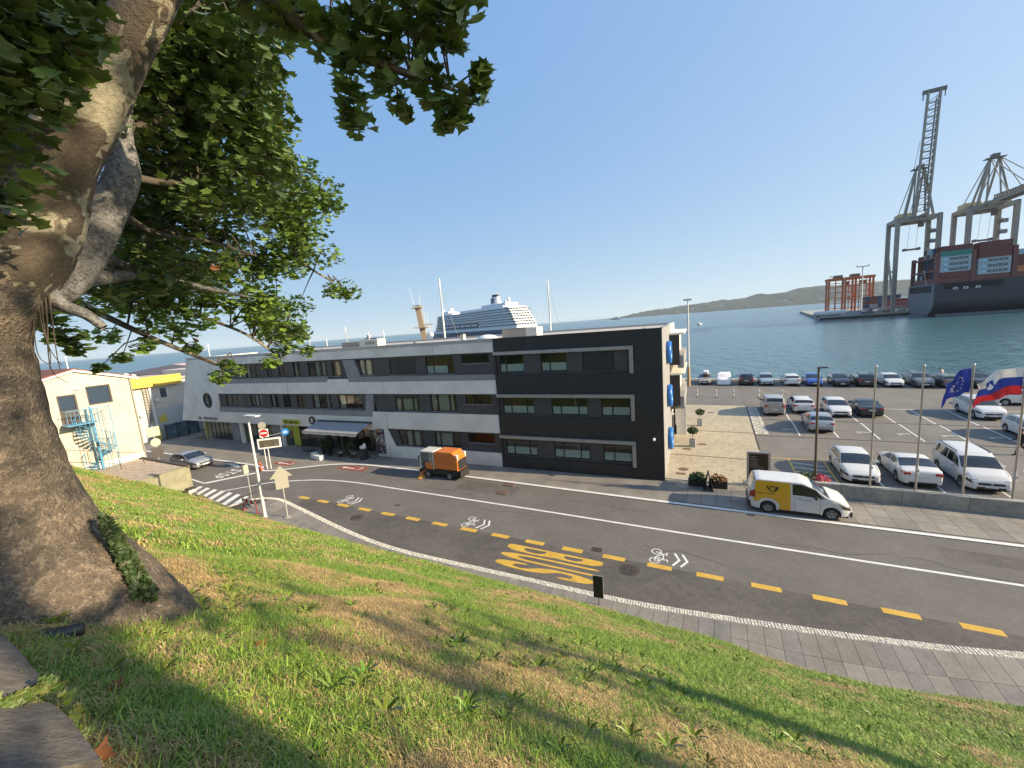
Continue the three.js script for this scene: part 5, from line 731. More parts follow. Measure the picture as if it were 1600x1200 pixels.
// yellow and white post van
{
  const c = makeCar('van', P.white, 'post_van', 'white and yellow post van with a black horn emblem parked on the pavement', { category: 'van', cargo: true, mirror: M.trim, rim: M.steelRim, bumper: true });
  const sh = shapes.van, yel = paint(.66, .35, .012), L = STYLE.van.L;
  obj('yellow_panel', sh.patch(() => L - 1.88, (t) => L - .2 - .1 * t, 2.0, 6.9, -1, 16, 12, .004), yel, c); obj('yellow_panel', sh.patch(() => L - 1.88, (t) => L - .2 - .1 * t, 2.0, 6.9, 1, 16, 12, .004), yel, c);
  obj('yellow_panel', sh.patch(() => L - 1.88, () => L - 1.38, .25, 2.0, -1, 6, 6, .004), yel, c); obj('yellow_panel', sh.patch(() => L - 1.88, () => L - 1.38, .25, 2.0, 1, 6, 6, .004), yel, c);
  const rail = (s) => sh.patch(() => L - 1.2, () => L - .35, 3.95, 4.1, s, 8, 1, .012); obj('door_rail', [rail(1), rail(-1)], M.trim, c);
  for (const s of [1, -1]) { // post horn: coil, bell, mouthpiece ; built flat, then laid on the side
    const hx = s * .875, hy = 1.37, hz = L / 2 - (L - 1.08), tilt = -s * .1; const g = new THREE.Group(); g.name = 'horn_emblem'; g.position.set(hx, hy, hz); g.rotation.set(0, s * Math.PI / 2, 0); c.add(g);
    const d = .012, sp = (pts) => poly(pts, [], d, .012); const ring = new THREE.RingGeometry(.115, .165, 28); const m2 = M.trim;
    const coil = obj('coil', ring.translate(0, 0, .014), m2, g); obj('bell', [sp([[.06, -.14], [.16, -.1], [.24, .02], [.27, .13], [.14, .13], [.17, .06], [.14, -.04]]), sp([[-.13, -.06], [-.09, -.12], [-.2, .06], [-.24, .16], [-.29, .16], [-.27, .06]])], m2, g); g.rotateX(0); g.rotateZ(0); g.children.forEach((q) => q.rotateY(0)); g.rotateX(tilt * 0);
  }
  for (const s of [1, -1]) { const p = sh.pt(2.0, 3.2, s); obj('side_lettering', Array.from({ length: 11 }, (_, i) => bx(.004, .028, .022, p.x + s * .006, p.y, p.z + .3 - i * .033)), M.trim, c); }
  put(c, 3.8 - .05, -24.78, RIGHT);
}
// orange street sweeper
{
  const t = thing('street_sweeper', 'small orange street sweeper with white cab roof and round brush', 'street sweeper', [-18.7, 0, -23.5], -Math.PI / 2);   // nose (+z) towards the left
  const org = paint(.62, .17, .022, { roughness: .5, clearcoat: .4 }), wh = paint(.66, .65, .6);
  obj('chassis', [rb(1.1, .4, 3.6, 0, .5, 0, .05), rb(1.0, .25, .9, 0, .45, 1.5, .05)], M.trim, t);
  const side = (pts, w, m, n) => { const g = poly(pts, [], w, w / 2).rotateY(-Math.PI / 2); return obj(n, g, m, t); };   // outline given as (z, y)
  const hop = new THREE.Shape([[-1.75, .82], [.22, .82], [.26, 1.0], [.26, 1.98], [.1, 2.08], [-1.35, 2.08], [-1.78, 1.72]].map((p) => new THREE.Vector2(...p)));
  obj('hopper', new THREE.ExtrudeGeometry(hop, { depth: 1.12, bevelEnabled: true, bevelSize: .05, bevelThickness: .05, bevelSegments: 2 }).translate(0, 0, -.56).rotateY(-Math.PI / 2), org, t);
  obj('hopper_rib', [1.25, 1.5, 1.75].flatMap((y) => [bb(-.63, -.612, y, y + .03, -1.4, .2), bb(.612, .63, y, y + .03, -1.4, .2)]), plain(.5, .13, .018, .5), t);
  obj('tail_cover', [rb(1.05, .75, .1, 0, 1.2, -1.83, .04), rb(.6, .5, .06, 0, 1.25, -1.89, .03)], M.trim, t); obj('tail_corner', [rb(.2, .5, .3, .5, 1.72, -1.68, .06), rb(.2, .5, .3, -.5, 1.72, -1.68, .06)], wh, t);
  obj('rear_flap', bb(-.55, .55, .2, .75, -1.98, -1.93), M.trim, t);
  const cab = new THREE.Group(); cab.name = 'cab'; t.add(cab);
  obj('cab_roof', rb(1.14, .12, 1.25, 0, 2.02, .98, .05), wh, cab); obj('cab_frame', [[-.53, .42], [.53, .42], [-.53, 1.6], [.53, 1.6]].map(([x, z]) => beam([x, .7, z + (z > 1 ? .12 : 0)], [x, 2.0, z], .08)).concat([rb(1.1, .12, .12, 0, .72, 1.66, .03), rb(1.1, .3, .1, 0, .62, 1.72, .03)]), wh, cab);
  obj('cab_window', [bb(-.5, .5, .8, 1.96, 1.63, 1.64), bb(-.555, -.545, 1.2, 1.96, .46, 1.58), bb(.545, .555, 1.2, 1.96, .46, 1.58), bb(-.5, .5, 1.1, 1.96, .4, .41)], new THREE.MeshPhysicalMaterial({ color: col(.55, .6, .58), transmission: .85, thickness: 0, roughness: .02 }), cab);
  obj('cab_door', [bb(-.57, -.556, .7, 1.2, .5, 1.2), bb(.556, .57, .7, 1.2, .5, 1.2)], org, cab); obj('seat', [rb(.5, .14, .5, 0, .95, .8, .05), rb(.5, .6, .12, 0, 1.25, .55, .05)], M.trim, cab); obj('cab_back', bb(-.52, .52, .7, 1.98, .3, .36), M.trim, cab);
  obj('mirror', [rb(.1, .26, .14, -.75, 1.6, 1.62, .03), rb(.1, .26, .14, .75, 1.6, 1.62, .03), rod([-.5, 1.85, 1.6], [-.75, 1.65, 1.62], .02), rod([.5, 1.85, 1.6], [.75, 1.65, 1.62], .02)], M.trim, t);
  const [ty, ri] = wheelParts(.3); for (const [z, k] of [[1.0, 1], [-1.0, 1]]) for (const s of [1, -1]) { const w = new THREE.Group(); w.name = 'wheel'; w.position.set(s * .52, .3, z); if (s < 0) w.rotation.y = Math.PI; t.add(w); obj('tyre', ty, M.tyre, w); obj('rim', ri, M.steelRim, w); }
  for (const s of [1, -1]) { const b = new THREE.Group(); b.name = 'round_brush'; b.position.set(s * .78, 0, 1.55); t.add(b); obj('bristles', new THREE.CylinderGeometry(.16, .34, .2, 22, 1, true).translate(0, .12, 0), mottled([.45, .22, .03], [.6, .32, .05], .2, .9, { seed: 120, n: 128, octs: [[30, 1]] }), b); obj('hub', cy(.14, .1, .14, 0, .2, 0), org, b); obj('arm', beam([0, .35, 0], [-s * .35, .6, -.35], .07), org, b); }
}
// ---------- street furniture, plaza, flags, people ----------
const steel = plain(.50, .50, .48, .45, { metalness: .5 }), galv = mottled([.42, .42, .4], [.56, .56, .53], 1, .5, { seed: 130, metal: .4 }), brown = plain(.10, .075, .055, .55, { metalness: .3 }), backPlate = plain(.36, .345, .28, .55);
const word = globalThis.__word; delete globalThis.__word;
{ // white lamp post by the crossing
  const t = thing('lamp_post', 'tall pale lamp post with a flat lamp head near the crossing', 'lamp post', [-25.95, 0, -14.1]);
  obj('pole', cy(.1, .055, 6.7, 0, 0, 0, 16), plain(.62, .61, .57, .4), t); obj('base_plate', cy(.18, .18, .05, 0, .05, 0), galv, t); const h = new THREE.Group(); h.name = 'lamp_head'; t.add(h); obj('housing', rb(1.25, .09, .34, .45, 6.75, 0, .04), plain(.6, .6, .58, .4), h); obj('lens', rb(.7, .02, .24, .6, 6.695, 0, .008), plain(.75, .75, .7, .3), h);
}
{ // one-way arrow sign seen from behind
  const t = thing('arrow_sign', 'back of an arrow-shaped road sign on a thin post', 'road sign', [-24.3, .05, -14.53], .95);
  obj('post', cy(.035, .035, 3.2, 0, 0, -.06, 10), galv, t); obj('foot', cy(.2, .2, .05, 0, 0, -.06), M.concrete, t);
  obj('plate', poly([[0, 3.42], [.62, 2.68], [.36, 2.68], [.36, 1.95], [-.36, 1.95], [-.36, 2.68], [-.62, 2.68]], [], .02, -.02), backPlate, t); obj('clamp', [rb(.3, .05, .05, 0, 2.25, -.05, .01), rb(.3, .05, .05, 0, 2.95, -.05, .01)], galv, t);
}
{ // cluster of signs on two posts across the junction
  const t = thing('sign_cluster', 'no entry sign above a framed map board on two white posts', 'road sign', [-35.6, .03, -20.4], .7);
  for (const x of [-.15, .15]) obj('post', cy(.035, .035, x < 0 ? 4.2 : 2.2, x, 0, 0, 10), plain(.7, .69, .66, .5), t);
  obj('disc_back', new THREE.CylinderGeometry(.32, .32, .02, 28).rotateX(Math.PI / 2).translate(.0, 4.0, .04), backPlate, t);
  const ne = new THREE.Group(); ne.name = 'no_entry_sign'; t.add(ne); obj('plate', rb(.74, .74, .02, .05, 3.3, .05, .05), plain(.75, .74, .72, .45), ne); obj('red_disc', new THREE.CylinderGeometry(.34, .34, .012, 32).rotateX(Math.PI / 2).translate(.05, 3.3, .065), plain(.45, .02, .025, .45), ne); obj('white_bar', bb(-.2, .3, 3.24, 3.37, .07, .078), plain(.78, .76, .74, .45), ne);
  const mb = new THREE.Group(); mb.name = 'map_board'; t.add(mb); obj('frame', rb(1.9, .92, .06, .35, 2.35, .03, .1, 3), plain(.75, .74, .71, .5), mb); obj('panel', rb(1.6, .64, .02, .35, 2.35, .066, .03), mottled([.05, .045, .035], [.16, .14, .1], .8, .3, { seed: 133 }), mb);
  const bs = new THREE.Group(); bs.name = 'blue_sign'; t.add(bs); obj('disc', new THREE.CylinderGeometry(.31, .31, .03, 28).rotateX(Math.PI / 2).translate(1.75, 3.2, .05), plain(.02, .22, .62, .4), bs); obj('symbol', [new THREE.RingGeometry(.05, .09, 16).translate(1.66, 3.15, .07), new THREE.RingGeometry(.05, .09, 16).translate(1.84, 3.17, .07), bx(.2, .04, .006, 1.76, 3.27, .068)], plain(.78, .8, .82, .5), bs); obj('bracket', [beam([.1, 2.95, 0], [1.5, 3.15, .02], .04)], galv, bs);
}
{ const t = thing('delineator', 'small orange delineator post on the traffic island', 'delineator', [-36.15, .03, -20.0]); obj('post', cy(.06, .05, .75, 0, 0, 0, 10), plain(.62, .1, .03, .6), t); obj('base', rb(.4, .07, .25, 0, .035, 0, .02), plain(.5, .09, .03, .7), t); obj('cross_bar', bb(-.25, .25, .42, .5, -.02, .02), plain(.62, .1, .03, .6), t); }
{ const t = thing('slim_sign', 'slim post with narrow pale sign plate beside the barrier', 'road sign', [-28.85, .05, -15.0]); obj('post', cy(.03, .03, 2.95, 0, 0, 0, 8), galv, t); obj('plate', rb(.09, .62, .34, 0, 2.6, .05, .03), backPlate, t); obj('foot', cy(.16, .16, .05, 0, 0, 0), M.concrete, t); }
{ // red and white barrier
  const t = thing('barrier_gate', 'red and white works barrier with a tilted bar by the crossing', 'barrier', [-28.4, .05, -14.2]); for (const x of [0, 1.45]) obj('leg', [beam([x, 0, 0], [x, 1.05, 0], .05), beam([x - .02, .02, -.25], [x - .02, .02, .25], .05)], plain(.3, .06, .05, .6), t);
  for (let i = 0; i < 5; i++) obj('stripe_panel', bb(.03 + i * .28, .03 + i * .28 + .275, .62, .9, -.015, .015), i % 2 ? plain(.5, .03, .03, .5) : plain(.74, .72, .69, .5), t); obj('tilted_bar', beam([-.6, .75, .1], [2.1, 1.72, .1], .06), galv, t); obj('lower_rail', beam([0, .35, 0], [1.45, .35, 0], .035), galv, t);
}
{ const t = thing('small_sign', 'small black rectangular sign on a short stake at the grass edge', 'sign', [-4.1, .05, -13.75], .1); obj('stake', cy(.015, .015, .5, 0, 0, 0, 6), M.frame, t); obj('plate', bb(-.185, .185, .3, 1.22, -.012, .012), plain(.012, .02, .014, .5), t); obj('edge', [bb(.185, .2, .3, 1.22, -.014, .014), bb(-.185, .2, 1.22, 1.235, -.014, .014)], galv, t); }
{ const t = thing('litter_bin', 'cream street bin with dark lid beside the zebra crossing', 'bin', [-35.0, 0, -14.15]); obj('drum', rb(.5, .75, .5, 0, .42, 0, .06), plain(.55, .52, .42, .7), t); obj('lid', rb(.54, .12, .54, 0, .84, 0, .05), M.frame, t); }
{ const t = thing('road_sign_back', 'backs of a square and a round road sign on one post by the house corner', 'road sign', [-43.3, 0, -15.7]); obj('post', cy(.035, .035, 4.9, 0, 0, 0, 8), galv, t); obj('square_plate', rb(.06, .85, .9, .05, 4.35, 0, .03), backPlate, t); obj('round_plate', new THREE.CylinderGeometry(.36, .36, .03, 24).rotateZ(Math.PI / 2).translate(.05, 3.4, 0), backPlate, t); obj('dark_plate', rb(.05, .9, .8, .05, 2.5, 0, .03), plain(.05, .045, .04, .6), t); }
// plaza objects
{ const t = thing('information_totem', 'tall black information board with pale lines and metal frame behind the post van', 'information board', [2.25, .03, -27.65], .03);
  obj('plinth', rb(1.6, .22, .5, 0, .11, 0, .03), M.concrete, t); obj('frame', [bb(-.62, -.5, .22, 2.15, -.08, .08), bb(.5, .62, .22, 2.15, -.08, .08), bb(-.5, .5, 2.07, 2.15, -.08, .08)], M.alu, t); obj('panel', bb(-.5, .5, .22, 2.07, -.05, .05), plain(.018, .015, .013, .4), t);
  const r = rngOf(51); obj('text_lines', [1.86, 1.74, 1.70, 1.63, 1.57, 1.46, 1.36, 1.30, 1.24, 1.16].map((y, i) => { const w = .25 + r() * .5; return bx(w, i % 5 === 0 ? .035 : .018, .004, -.42 + w / 2, y, .052); }), plain(.32, .27, .25, .6), t); }
function leafBlob(cx, cyy, cz, rx, ry, n, seed, size, mat, name, parent, shell = .55) {   // many small leaf faces through a volume
  const r = rngOf(seed), q = [], p = V3(), e = new THREE.Euler(); const base = new THREE.PlaneGeometry(size, size * .6, 1, 1);
  for (let i = 0; i < n; i++) { do p.set(r() * 2 - 1, r() * 2 - 1, r() * 2 - 1); while (p.length() > 1 || p.length() < shell * r()); const s = .7 + r() * .7; const g = base.clone().scale(s, s, s); g.rotateX(r() * 6.28); g.rotateY(r() * 6.28); g.rotateZ(r() * 6.28); g.translate(cx + p.x * rx, cyy + p.y * ry, cz + p.z * rx); q.push(g); }
  return obj(name, q, mat, parent);
}
const leafMat = (r, g, b) => new THREE.MeshPhysicalMaterial({ color: col(r, g, b), roughness: .7, transmission: .3, thickness: 0, side: THREE.DoubleSide });
M.leafDark = leafMat(.05, .09, .02); M.leafMid = leafMat(.085, .13, .03); M.petal = leafMat(.55, .1, .14); M.dryLeaf = leafMat(.32, .16, .06);
[[-1.82, -34.85, 'round topiary tree in a grey square pot, nearer to the street'], [-1.5, -41.6, 'round topiary tree in a grey square pot, farther along the office wall']].forEach(([x, z, label], i) => {
  const t = thing('topiary', label, 'potted tree', [x, .012, z], 0, 'potted topiary trees'); obj('pot', [rb(.46, .6, .46, 0, .3, 0, .02)], plain(.30, .31, .33, .6), t); obj('soil', bb(-.19, .19, .6, .61, -.19, .19), M.joint, t); obj('stem', rod([0, .6, 0], [.02, 1.15, 0], .025), plain(.12, .08, .05, .8), t); leafBlob(.02, 1.36, 0, .42, .3, 420, 60 + i, .12, M.leafDark, 'crown', t);
});
[[-1.13, 'black trough of green shrubs beside the folding board', M.leafDark, 260], [.04, 'black trough of reddish dry plants right of the folding board', M.dryLeaf, 150]].forEach(([x, label, m, n], i) => {
  const t = thing('planter', label, 'planter', [x, .045, -26.65], 0); obj('trough', [rb(1.05, .48, .42, 0, .24, 0, .02)], mottled([.02, .018, .016], [.045, .04, .035], .6, .7, { seed: 140 + i }), t); leafBlob(0, .6, 0, .46, .24, n, 70 + i, .13, m, 'plants', t, .1); leafBlob(0, .55, 0, .42, .15, 120, 80 + i, .1, M.leafDark, 'plants', t, .1);
});
{ const t = thing('folding_board', 'dark folding pavement board standing edge-on between the troughs', 'sandwich board', [-.5, .045, -26.15], 1.62); obj('front_panel', bx(.75, 1.15, .03).rotateX(-.22).translate(0, .56, .14), M.frame, t); obj('back_panel', bx(.75, 1.15, .03).rotateX(.22).translate(0, .56, -.14), M.frame, t); obj('edge_trim', [beam([-.37, .02, .27], [-.37, 1.1, .02], .035), beam([.37, .02, .27], [.37, 1.1, .02], .035)], brown, t); }
// low wall with flagpoles
{ const t = thing('low_wall', 'low concrete wall between the pavement and the car park', 'wall', [3.7, 0, -27.15], -.02); for (let i = 0; i < 6; i++) obj('wall_block', rb(2.49, .8, .35, 1.25 + i * 2.5, .41, 0, .015), mottled([.22, .215, .19], [.36, .35, .31], 2.6, .88, { seed: 150 + i, bump: .004 }), t); }
const poleX = [7.42, 9.28, 11.05, 12.8];
poleX.forEach((x, i) => { const t = thing('flagpole', ['flagpole without a flag, leftmost of four on the low wall', 'flagpole without a flag, second from the left on the low wall', 'flagpole carrying the blue flag', 'flagpole carrying the white, blue and red flag'][i], 'flagpole', [x, .8, -27.12 - i * .02], 0, 'flagpoles on the low wall'); obj('mast', cy(.05, .038, 6.6, 0, 0, 0, 12), plain(.40, .38, .35, .35, { metalness: .7 }), t); obj('finial', new THREE.SphereGeometry(.065, 12, 8).translate(0, 6.62, 0), galv, t); obj('sleeve', cy(.06, .06, .5, 0, .9, 0, 12), galv, t); obj('cleat', rb(.06, .14, .05, .06, 1.1, .03, .01), galv, t); });
function flag(name, label, x, z, y1, w, h, tex, ph, drop) {
  const t = thing(name, label, 'flag', [x, y1, z]); const nx = 34, ny = 22, p = [], uv = [], id = [];
  for (let j = 0; j <= ny; j++) for (let i = 0; i <= nx; i++) { const u = i / nx, v = j / ny, a = u * 9 + v * 3.2 + ph; const sag = drop * u * u + .15 * u * v; p.push(-u * w * (.98 - .12 * Math.sin(v * 3 + ph) * u), -v * h * (1 - .12 * u) - sag - .05 * Math.sin(a) * u, .17 * Math.sin(a) * Math.sqrt(u) + .08 * Math.sin(u * 15 - v * 6 + ph) * u - .25 * u); uv.push(u, 1 - v); }
  for (let j = 0; j < ny; j++) for (let i = 0; i < nx; i++) { const a = j * (nx + 1) + i; id.push(a, a + nx + 1, a + 1, a + 1, a + nx + 1, a + nx + 2); }
  const g = new THREE.BufferGeometry(); g.setAttribute('position', new THREE.Float32BufferAttribute(p, 3)); g.setAttribute('uv', new THREE.Float32BufferAttribute(uv, 2)); g.setIndex(id); g.computeVertexNormals();
  obj('cloth', g, new THREE.MeshPhysicalMaterial({ map: tex, roughness: .75, side: THREE.DoubleSide, transmission: .25, thickness: 0 }), t); obj('hoist_cord', rod([.03, .1, 0], [.03, -h - .2, 0], .008, .008, 5), galv, t); return t;
}
const cv = (w, h, fn) => { const c = document.createElement('canvas'); c.width = w; c.height = h; fn(c.getContext('2d')); const t = new THREE.CanvasTexture(c); t.colorSpace = THREE.SRGBColorSpace; return t; };
flag('blue_flag', 'wind-blown blue flag with gold stars on the third pole', 10.98, -27.16, 7.25, .82, 1.2, cv(256, 256, (x) => { x.fillStyle = '#2b3a96'; x.fillRect(0, 0, 256, 256); x.fillStyle = '#d8cf9a'; for (let k = 0; k < 12; k++) { const cx = 128 + 62 * Math.sin(k * Math.PI / 6), cyy = 128 - 62 * Math.cos(k * Math.PI / 6); x.beginPath(); for (let i = 0; i < 10; i++) { const r = i % 2 ? 5 : 12, a = i * Math.PI / 5; x.lineTo(cx + r * Math.sin(a), cyy - r * Math.cos(a)); } x.fill(); } }), 1.1, .85);
flag('striped_flag', 'white, blue and red flag with a small shield on the fourth pole', 12.73, -27.2, 7.25, 1.5, 1.3, cv(384, 256, (x) => { x.fillStyle = '#e8e4dd'; x.fillRect(0, 0, 384, 86); x.fillStyle = '#2a3f97'; x.fillRect(0, 86, 384, 85); x.fillStyle = '#cf2a2e'; x.fillRect(0, 171, 384, 85); x.fillStyle = '#2a3f97'; x.beginPath(); x.moveTo(262, 40); x.lineTo(318, 40); x.lineTo(318, 86); x.quadraticCurveTo(312, 112, 290, 122); x.quadraticCurveTo(268, 112, 262, 86); x.fill(); x.fillStyle = '#fff'; x.beginPath(); x.moveTo(266, 98); x.lineTo(290, 54); x.lineTo(314, 98); x.quadraticCurveTo(308, 112, 290, 118); x.quadraticCurveTo(272, 112, 266, 98); x.fill(); }), 0.2, .8);
{ const t = thing('lamp_post', 'slim brown lamp post with a flat head rising behind the post van', 'lamp post', [5.15, 0, -27.95]); obj('pole', cy(.075, .055, 7.3, 0, 0, 0, 14), brown, t); obj('lamp_head', rb(.5, .07, .22, .18, 7.3, 0, .03), M.trim, t); obj('base_plate', cy(.14, .14, .04, 0, 0, 0), brown, t); }
{ const t = thing('flowering_shrub', 'pink flowering shrub at the foot of the brown lamp post', 'shrub', [5.05, .0, -27.7]); leafBlob(-.35, .75, 0, .55, .4, 260, 91, .14, M.leafMid, 'foliage', t, .1); leafBlob(.3, .7, .05, .5, .38, 320, 92, .11, M.petal, 'blossom', t, .1); obj('stem', [rod([0, 0, 0], [-.3, .7, 0], .02), rod([0, 0, 0], [.3, .7, .05], .02)], plain(.1, .07, .05, .8), t); }
{ const t = thing('quay_lamp', 'tall pale lamp mast at the quay corner beyond the office block', 'lamp post', [-3.75, 0, -64.5]); obj('pole', cy(.16, .09, 12.7, 0, 0, 0, 14), plain(.55, .54, .5, .45), t); obj('lamp_head', rb(1.2, .3, .5, 0, 12.75, 0, .08), plain(.6, .6, .56, .4), t); obj('band', cy(.17, .17, .25, 0, 9.4, 0), galv, t); obj('rust_sleeve', cy(.24, .2, 2.9, 0, 0, 0, 14), plain(.42, .27, .13, .8), t); }
[-2.27, -.08, 1.87, 4.55, 6.92].forEach((x, i) => { const t = thing('stanchion', ['leftmost', 'second from the left', 'third from the left', 'fourth from the left', 'rightmost'][i] + ' of the white chain posts across the quay lane', 'stanchion', [x, -.004, -56.2], 0, 'chain posts on the quay lane'); obj('post', cy(.045, .045, .95, 0, .06, 0, 10), plain(.74, .73, .71, .5), t); obj('red_band', cy(.048, .048, .14, 0, .55, 0, 10), plain(.5, .05, .04, .5), t); obj('base', cy(.2, .14, .07, 0, 0, 0, 14), M.frame, t); if (i > 2) obj('chain', rod([0, .95, 0], [.7, .5, .1], .012), plain(.7, .7, .7, .5), t); });
// cafe terrace
const onF = (s, d, y = .03) => { const c = Math.cos(TH), n = Math.sin(TH); return [-3.1 - s * c + d * n, y, -26.9 + s * n + d * c]; };
function cafeChair(s, d, turn, label) { const t = thing('cafe_chair', label, 'chair', onF(s, d), turn, 'terrace chairs'); obj('seat', rb(.42, .04, .42, 0, .45, 0, .015), M.trim, t); obj('backrest', rb(.42, .36, .03, 0, .74, -.2, .015), M.trim, t); for (const [x, z] of [[-.18, -.18], [.18, -.18], [-.18, .18], [.18, .18]]) obj('leg', rod([x, 0, z], [x, .45, z], .013), M.trim, t); obj('back_frame', [rod([-.18, .45, -.19], [-.18, .92, -.21], .013), rod([.18, .45, -.19], [.18, .92, -.21], .013)], M.trim, t); if (s < 29.8) obj('cushion', rb(.36, .05, .36, 0, .49, 0, .02), plain(.7, .69, .66, .8), t); return t; }
[[30.6, .7, .4, 'terrace chair nearest the slatted screen'], [29.9, 1.2, 2.6, 'terrace chair without cushion, beside the white cubes'], [29.2, .6, .2, 'third terrace chair from the slatted screen, with white cushion'], [28.4, 1.2, 2.9, 'terrace chair with white cushion at the middle table'], [27.6, .6, -.3, 'second terrace chair left of the black drum'], [26.8, 1.1, 3.0, 'terrace chair with white cushion next to the black drum']].forEach((a) => cafeChair(...a));
[[30.2, .9, 'round terrace table nearest the slatted screen'], [28.8, .9, 'round terrace table in the middle'], [27.2, .85, 'round terrace table nearest the black drum']].forEach(([s, d, label]) => { const t = thing('cafe_table', label, 'table', onF(s, d), 0, 'terrace tables'); obj('top', cy(.34, .34, .03, 0, .72, 0, 24), M.trim, t); obj('stem', cy(.03, .03, .72, 0, 0, 0), M.trim, t); obj('foot', cy(.22, .2, .03, 0, 0, 0, 18), M.trim, t); });
[[31.0, 1.9, .5, .55, 'tall white cube seat, leftmost by the terrace'], [30.4, 2.1, .45, .42, 'white cube seat in the middle of the three'], [29.9, 2.2, .5, .42, 'white cube seat, rightmost of the three']].forEach(([s, d, w, h, label]) => { const t = obj('cube_seat', rb(w, h, w, 0, h / 2, 0, .04), plain(.62, .64, .6, .7)); t.position.set(...onF(s, d)); tag(t, label, 'stool', 'white cube seats'); });
[[31.3, .5, 1.5], [30.7, .4, 1.7], [28.0, .3, 1.2]].forEach(([s, d, h], i) => { const t = thing('potted_plant', ['leafy potted plant in front of the slatted screen', 'taller leafy potted plant beside the terrace glass', 'small potted plant between terrace tables'][i], 'potted plant', onF(s, d)); obj('pot', cy(.18, .24, .4, 0, 0, 0, 16), M.frame, t); leafBlob(0, h * .62, 0, .42, h * .42, 200, 95 + i, .2, M.leafDark, 'foliage', t, .1); });
{ const t = thing('black_drum', 'black drum with white bags on top at the terrace end', 'drum', onF(25.6, 1.0)); obj('drum', cy(.36, .36, .95, 0, 0, 0, 24), M.frame, t); obj('rim', new THREE.TorusGeometry(.36, .02, 6, 28).rotateX(Math.PI / 2).translate(0, .95, 0), M.trim, t); const b = obj('white_bag', [rb(.5, .3, .4, -.05, 1.1, 0, .1, 3), rb(.25, .45, .25, .15, 1.25, .02, .1, 3)], plain(.74, .73, .7, .8)); b.position.set(...onF(25.6, 1.0)); tag(b, 'white bags lying on the black drum', 'bag'); }
{ const t = thing('bicycle', 'dark bicycle leaning by the picture panel', 'bicycle', onF(24.2, .75), .25); const R = .33; for (const x of [-.5, .52]) { const w = new THREE.Group(); w.name = 'wheel'; w.position.set(x, R, 0); t.add(w); obj('tyre', new THREE.TorusGeometry(R, .02, 6, 28), M.tyre, w); obj('spokes', Array.from({ length: 8 }, (_, i) => rod([0, 0, 0], [R * Math.cos(i * .785), R * Math.sin(i * .785), 0], .004, .004, 4)), galv, w); } obj('frame', [[[-.5, R, 0], [-.08, .32, 0]], [[-.08, .32, 0], [-.2, .82, 0]], [[-.2, .75, 0], [.36, .8, 0]], [[-.08, .32, 0], [.38, .72, 0]], [[-.5, R, 0], [-.19, .75, 0]], [[.52, R, 0], [.36, .95, 0]]].map(([a, b]) => rod(a, b, .018)), plain(.1, .14, .2, .4), t); obj('saddle', rb(.26, .06, .14, -.22, .86, 0, .03), M.trim, t); obj('handlebar', [rod([.36, .95, -.26], [.36, .95, .26], .014)], M.trim, t); }
{ const t = thing('metal_screen', 'dark folding metal screen at the shop door', 'screen', onF(33.6, .5), .5); for (let i = 0; i < 9; i++) obj('bar', bb(-.6 + i * .15, -.57 + i * .15, 0, 1.9, -.02, .02), M.frame, t); obj('rail', [bb(-.62, .65, 1.86, 1.92, -.03, .03), bb(-.62, .65, .05, .1, -.03, .03)], M.frame, t); }
// people: one continuous skin from capsules, meshed on a grid
function figure(bones, lo, hi, cell, colour) {
  const sz = Math.max(hi[0] - lo[0], hi[1] - lo[1], hi[2] - lo[2]), n = Math.ceil(sz / cell), mc = new MarchingCubes(n, new THREE.MeshStandardMaterial(), false, false, 200000); mc.isolation = 0;
  const pa = V3(), ba = V3(); for (let k = 0; k < n; k++) for (let j = 0; j < n; j++) for (let i = 0; i < n; i++) {
    const x = lo[0] + i / n * sz, y = lo[1] + j / n * sz, z = lo[2] + k / n * sz; let d = 1e3;
    for (const [a, b, r0, r1] of bones) { pa.set(x - a[0], y - a[1], z - a[2]); ba.set(b[0] - a[0], b[1] - a[1], b[2] - a[2]); const h = Math.max(0, Math.min(1, pa.dot(ba) / ba.lengthSq())); const q = pa.addScaledVector(ba, -h).length() - (r0 + (r1 - r0) * h), kk = .03, m = Math.max(kk - Math.abs(d - q), 0) / kk; d = Math.min(d, q) - m * m * kk * .25; }
    mc.field[k * n * n + j * n + i] = -d;
  }
  mc.update(); const c = mc.count, src = mc.positionArray, p = new Float32Array(c * 3), cc = new Float32Array(c * 3);
  for (let i = 0; i < c; i++) { const x = lo[0] + (src[i * 3] + 1) / 2 * sz, y = lo[1] + (src[i * 3 + 1] + 1) / 2 * sz, z = lo[2] + (src[i * 3 + 2] + 1) / 2 * sz; p.set([x, y, z], i * 3); cc.set(colour(x, y, z), i * 3); }
  let g = new THREE.BufferGeometry(); g.setAttribute('position', new THREE.BufferAttribute(p, 3)); g.setAttribute('color', new THREE.BufferAttribute(cc, 3)); g = mergeVertices(g, 1e-4); g.computeVertexNormals(); return g;
}
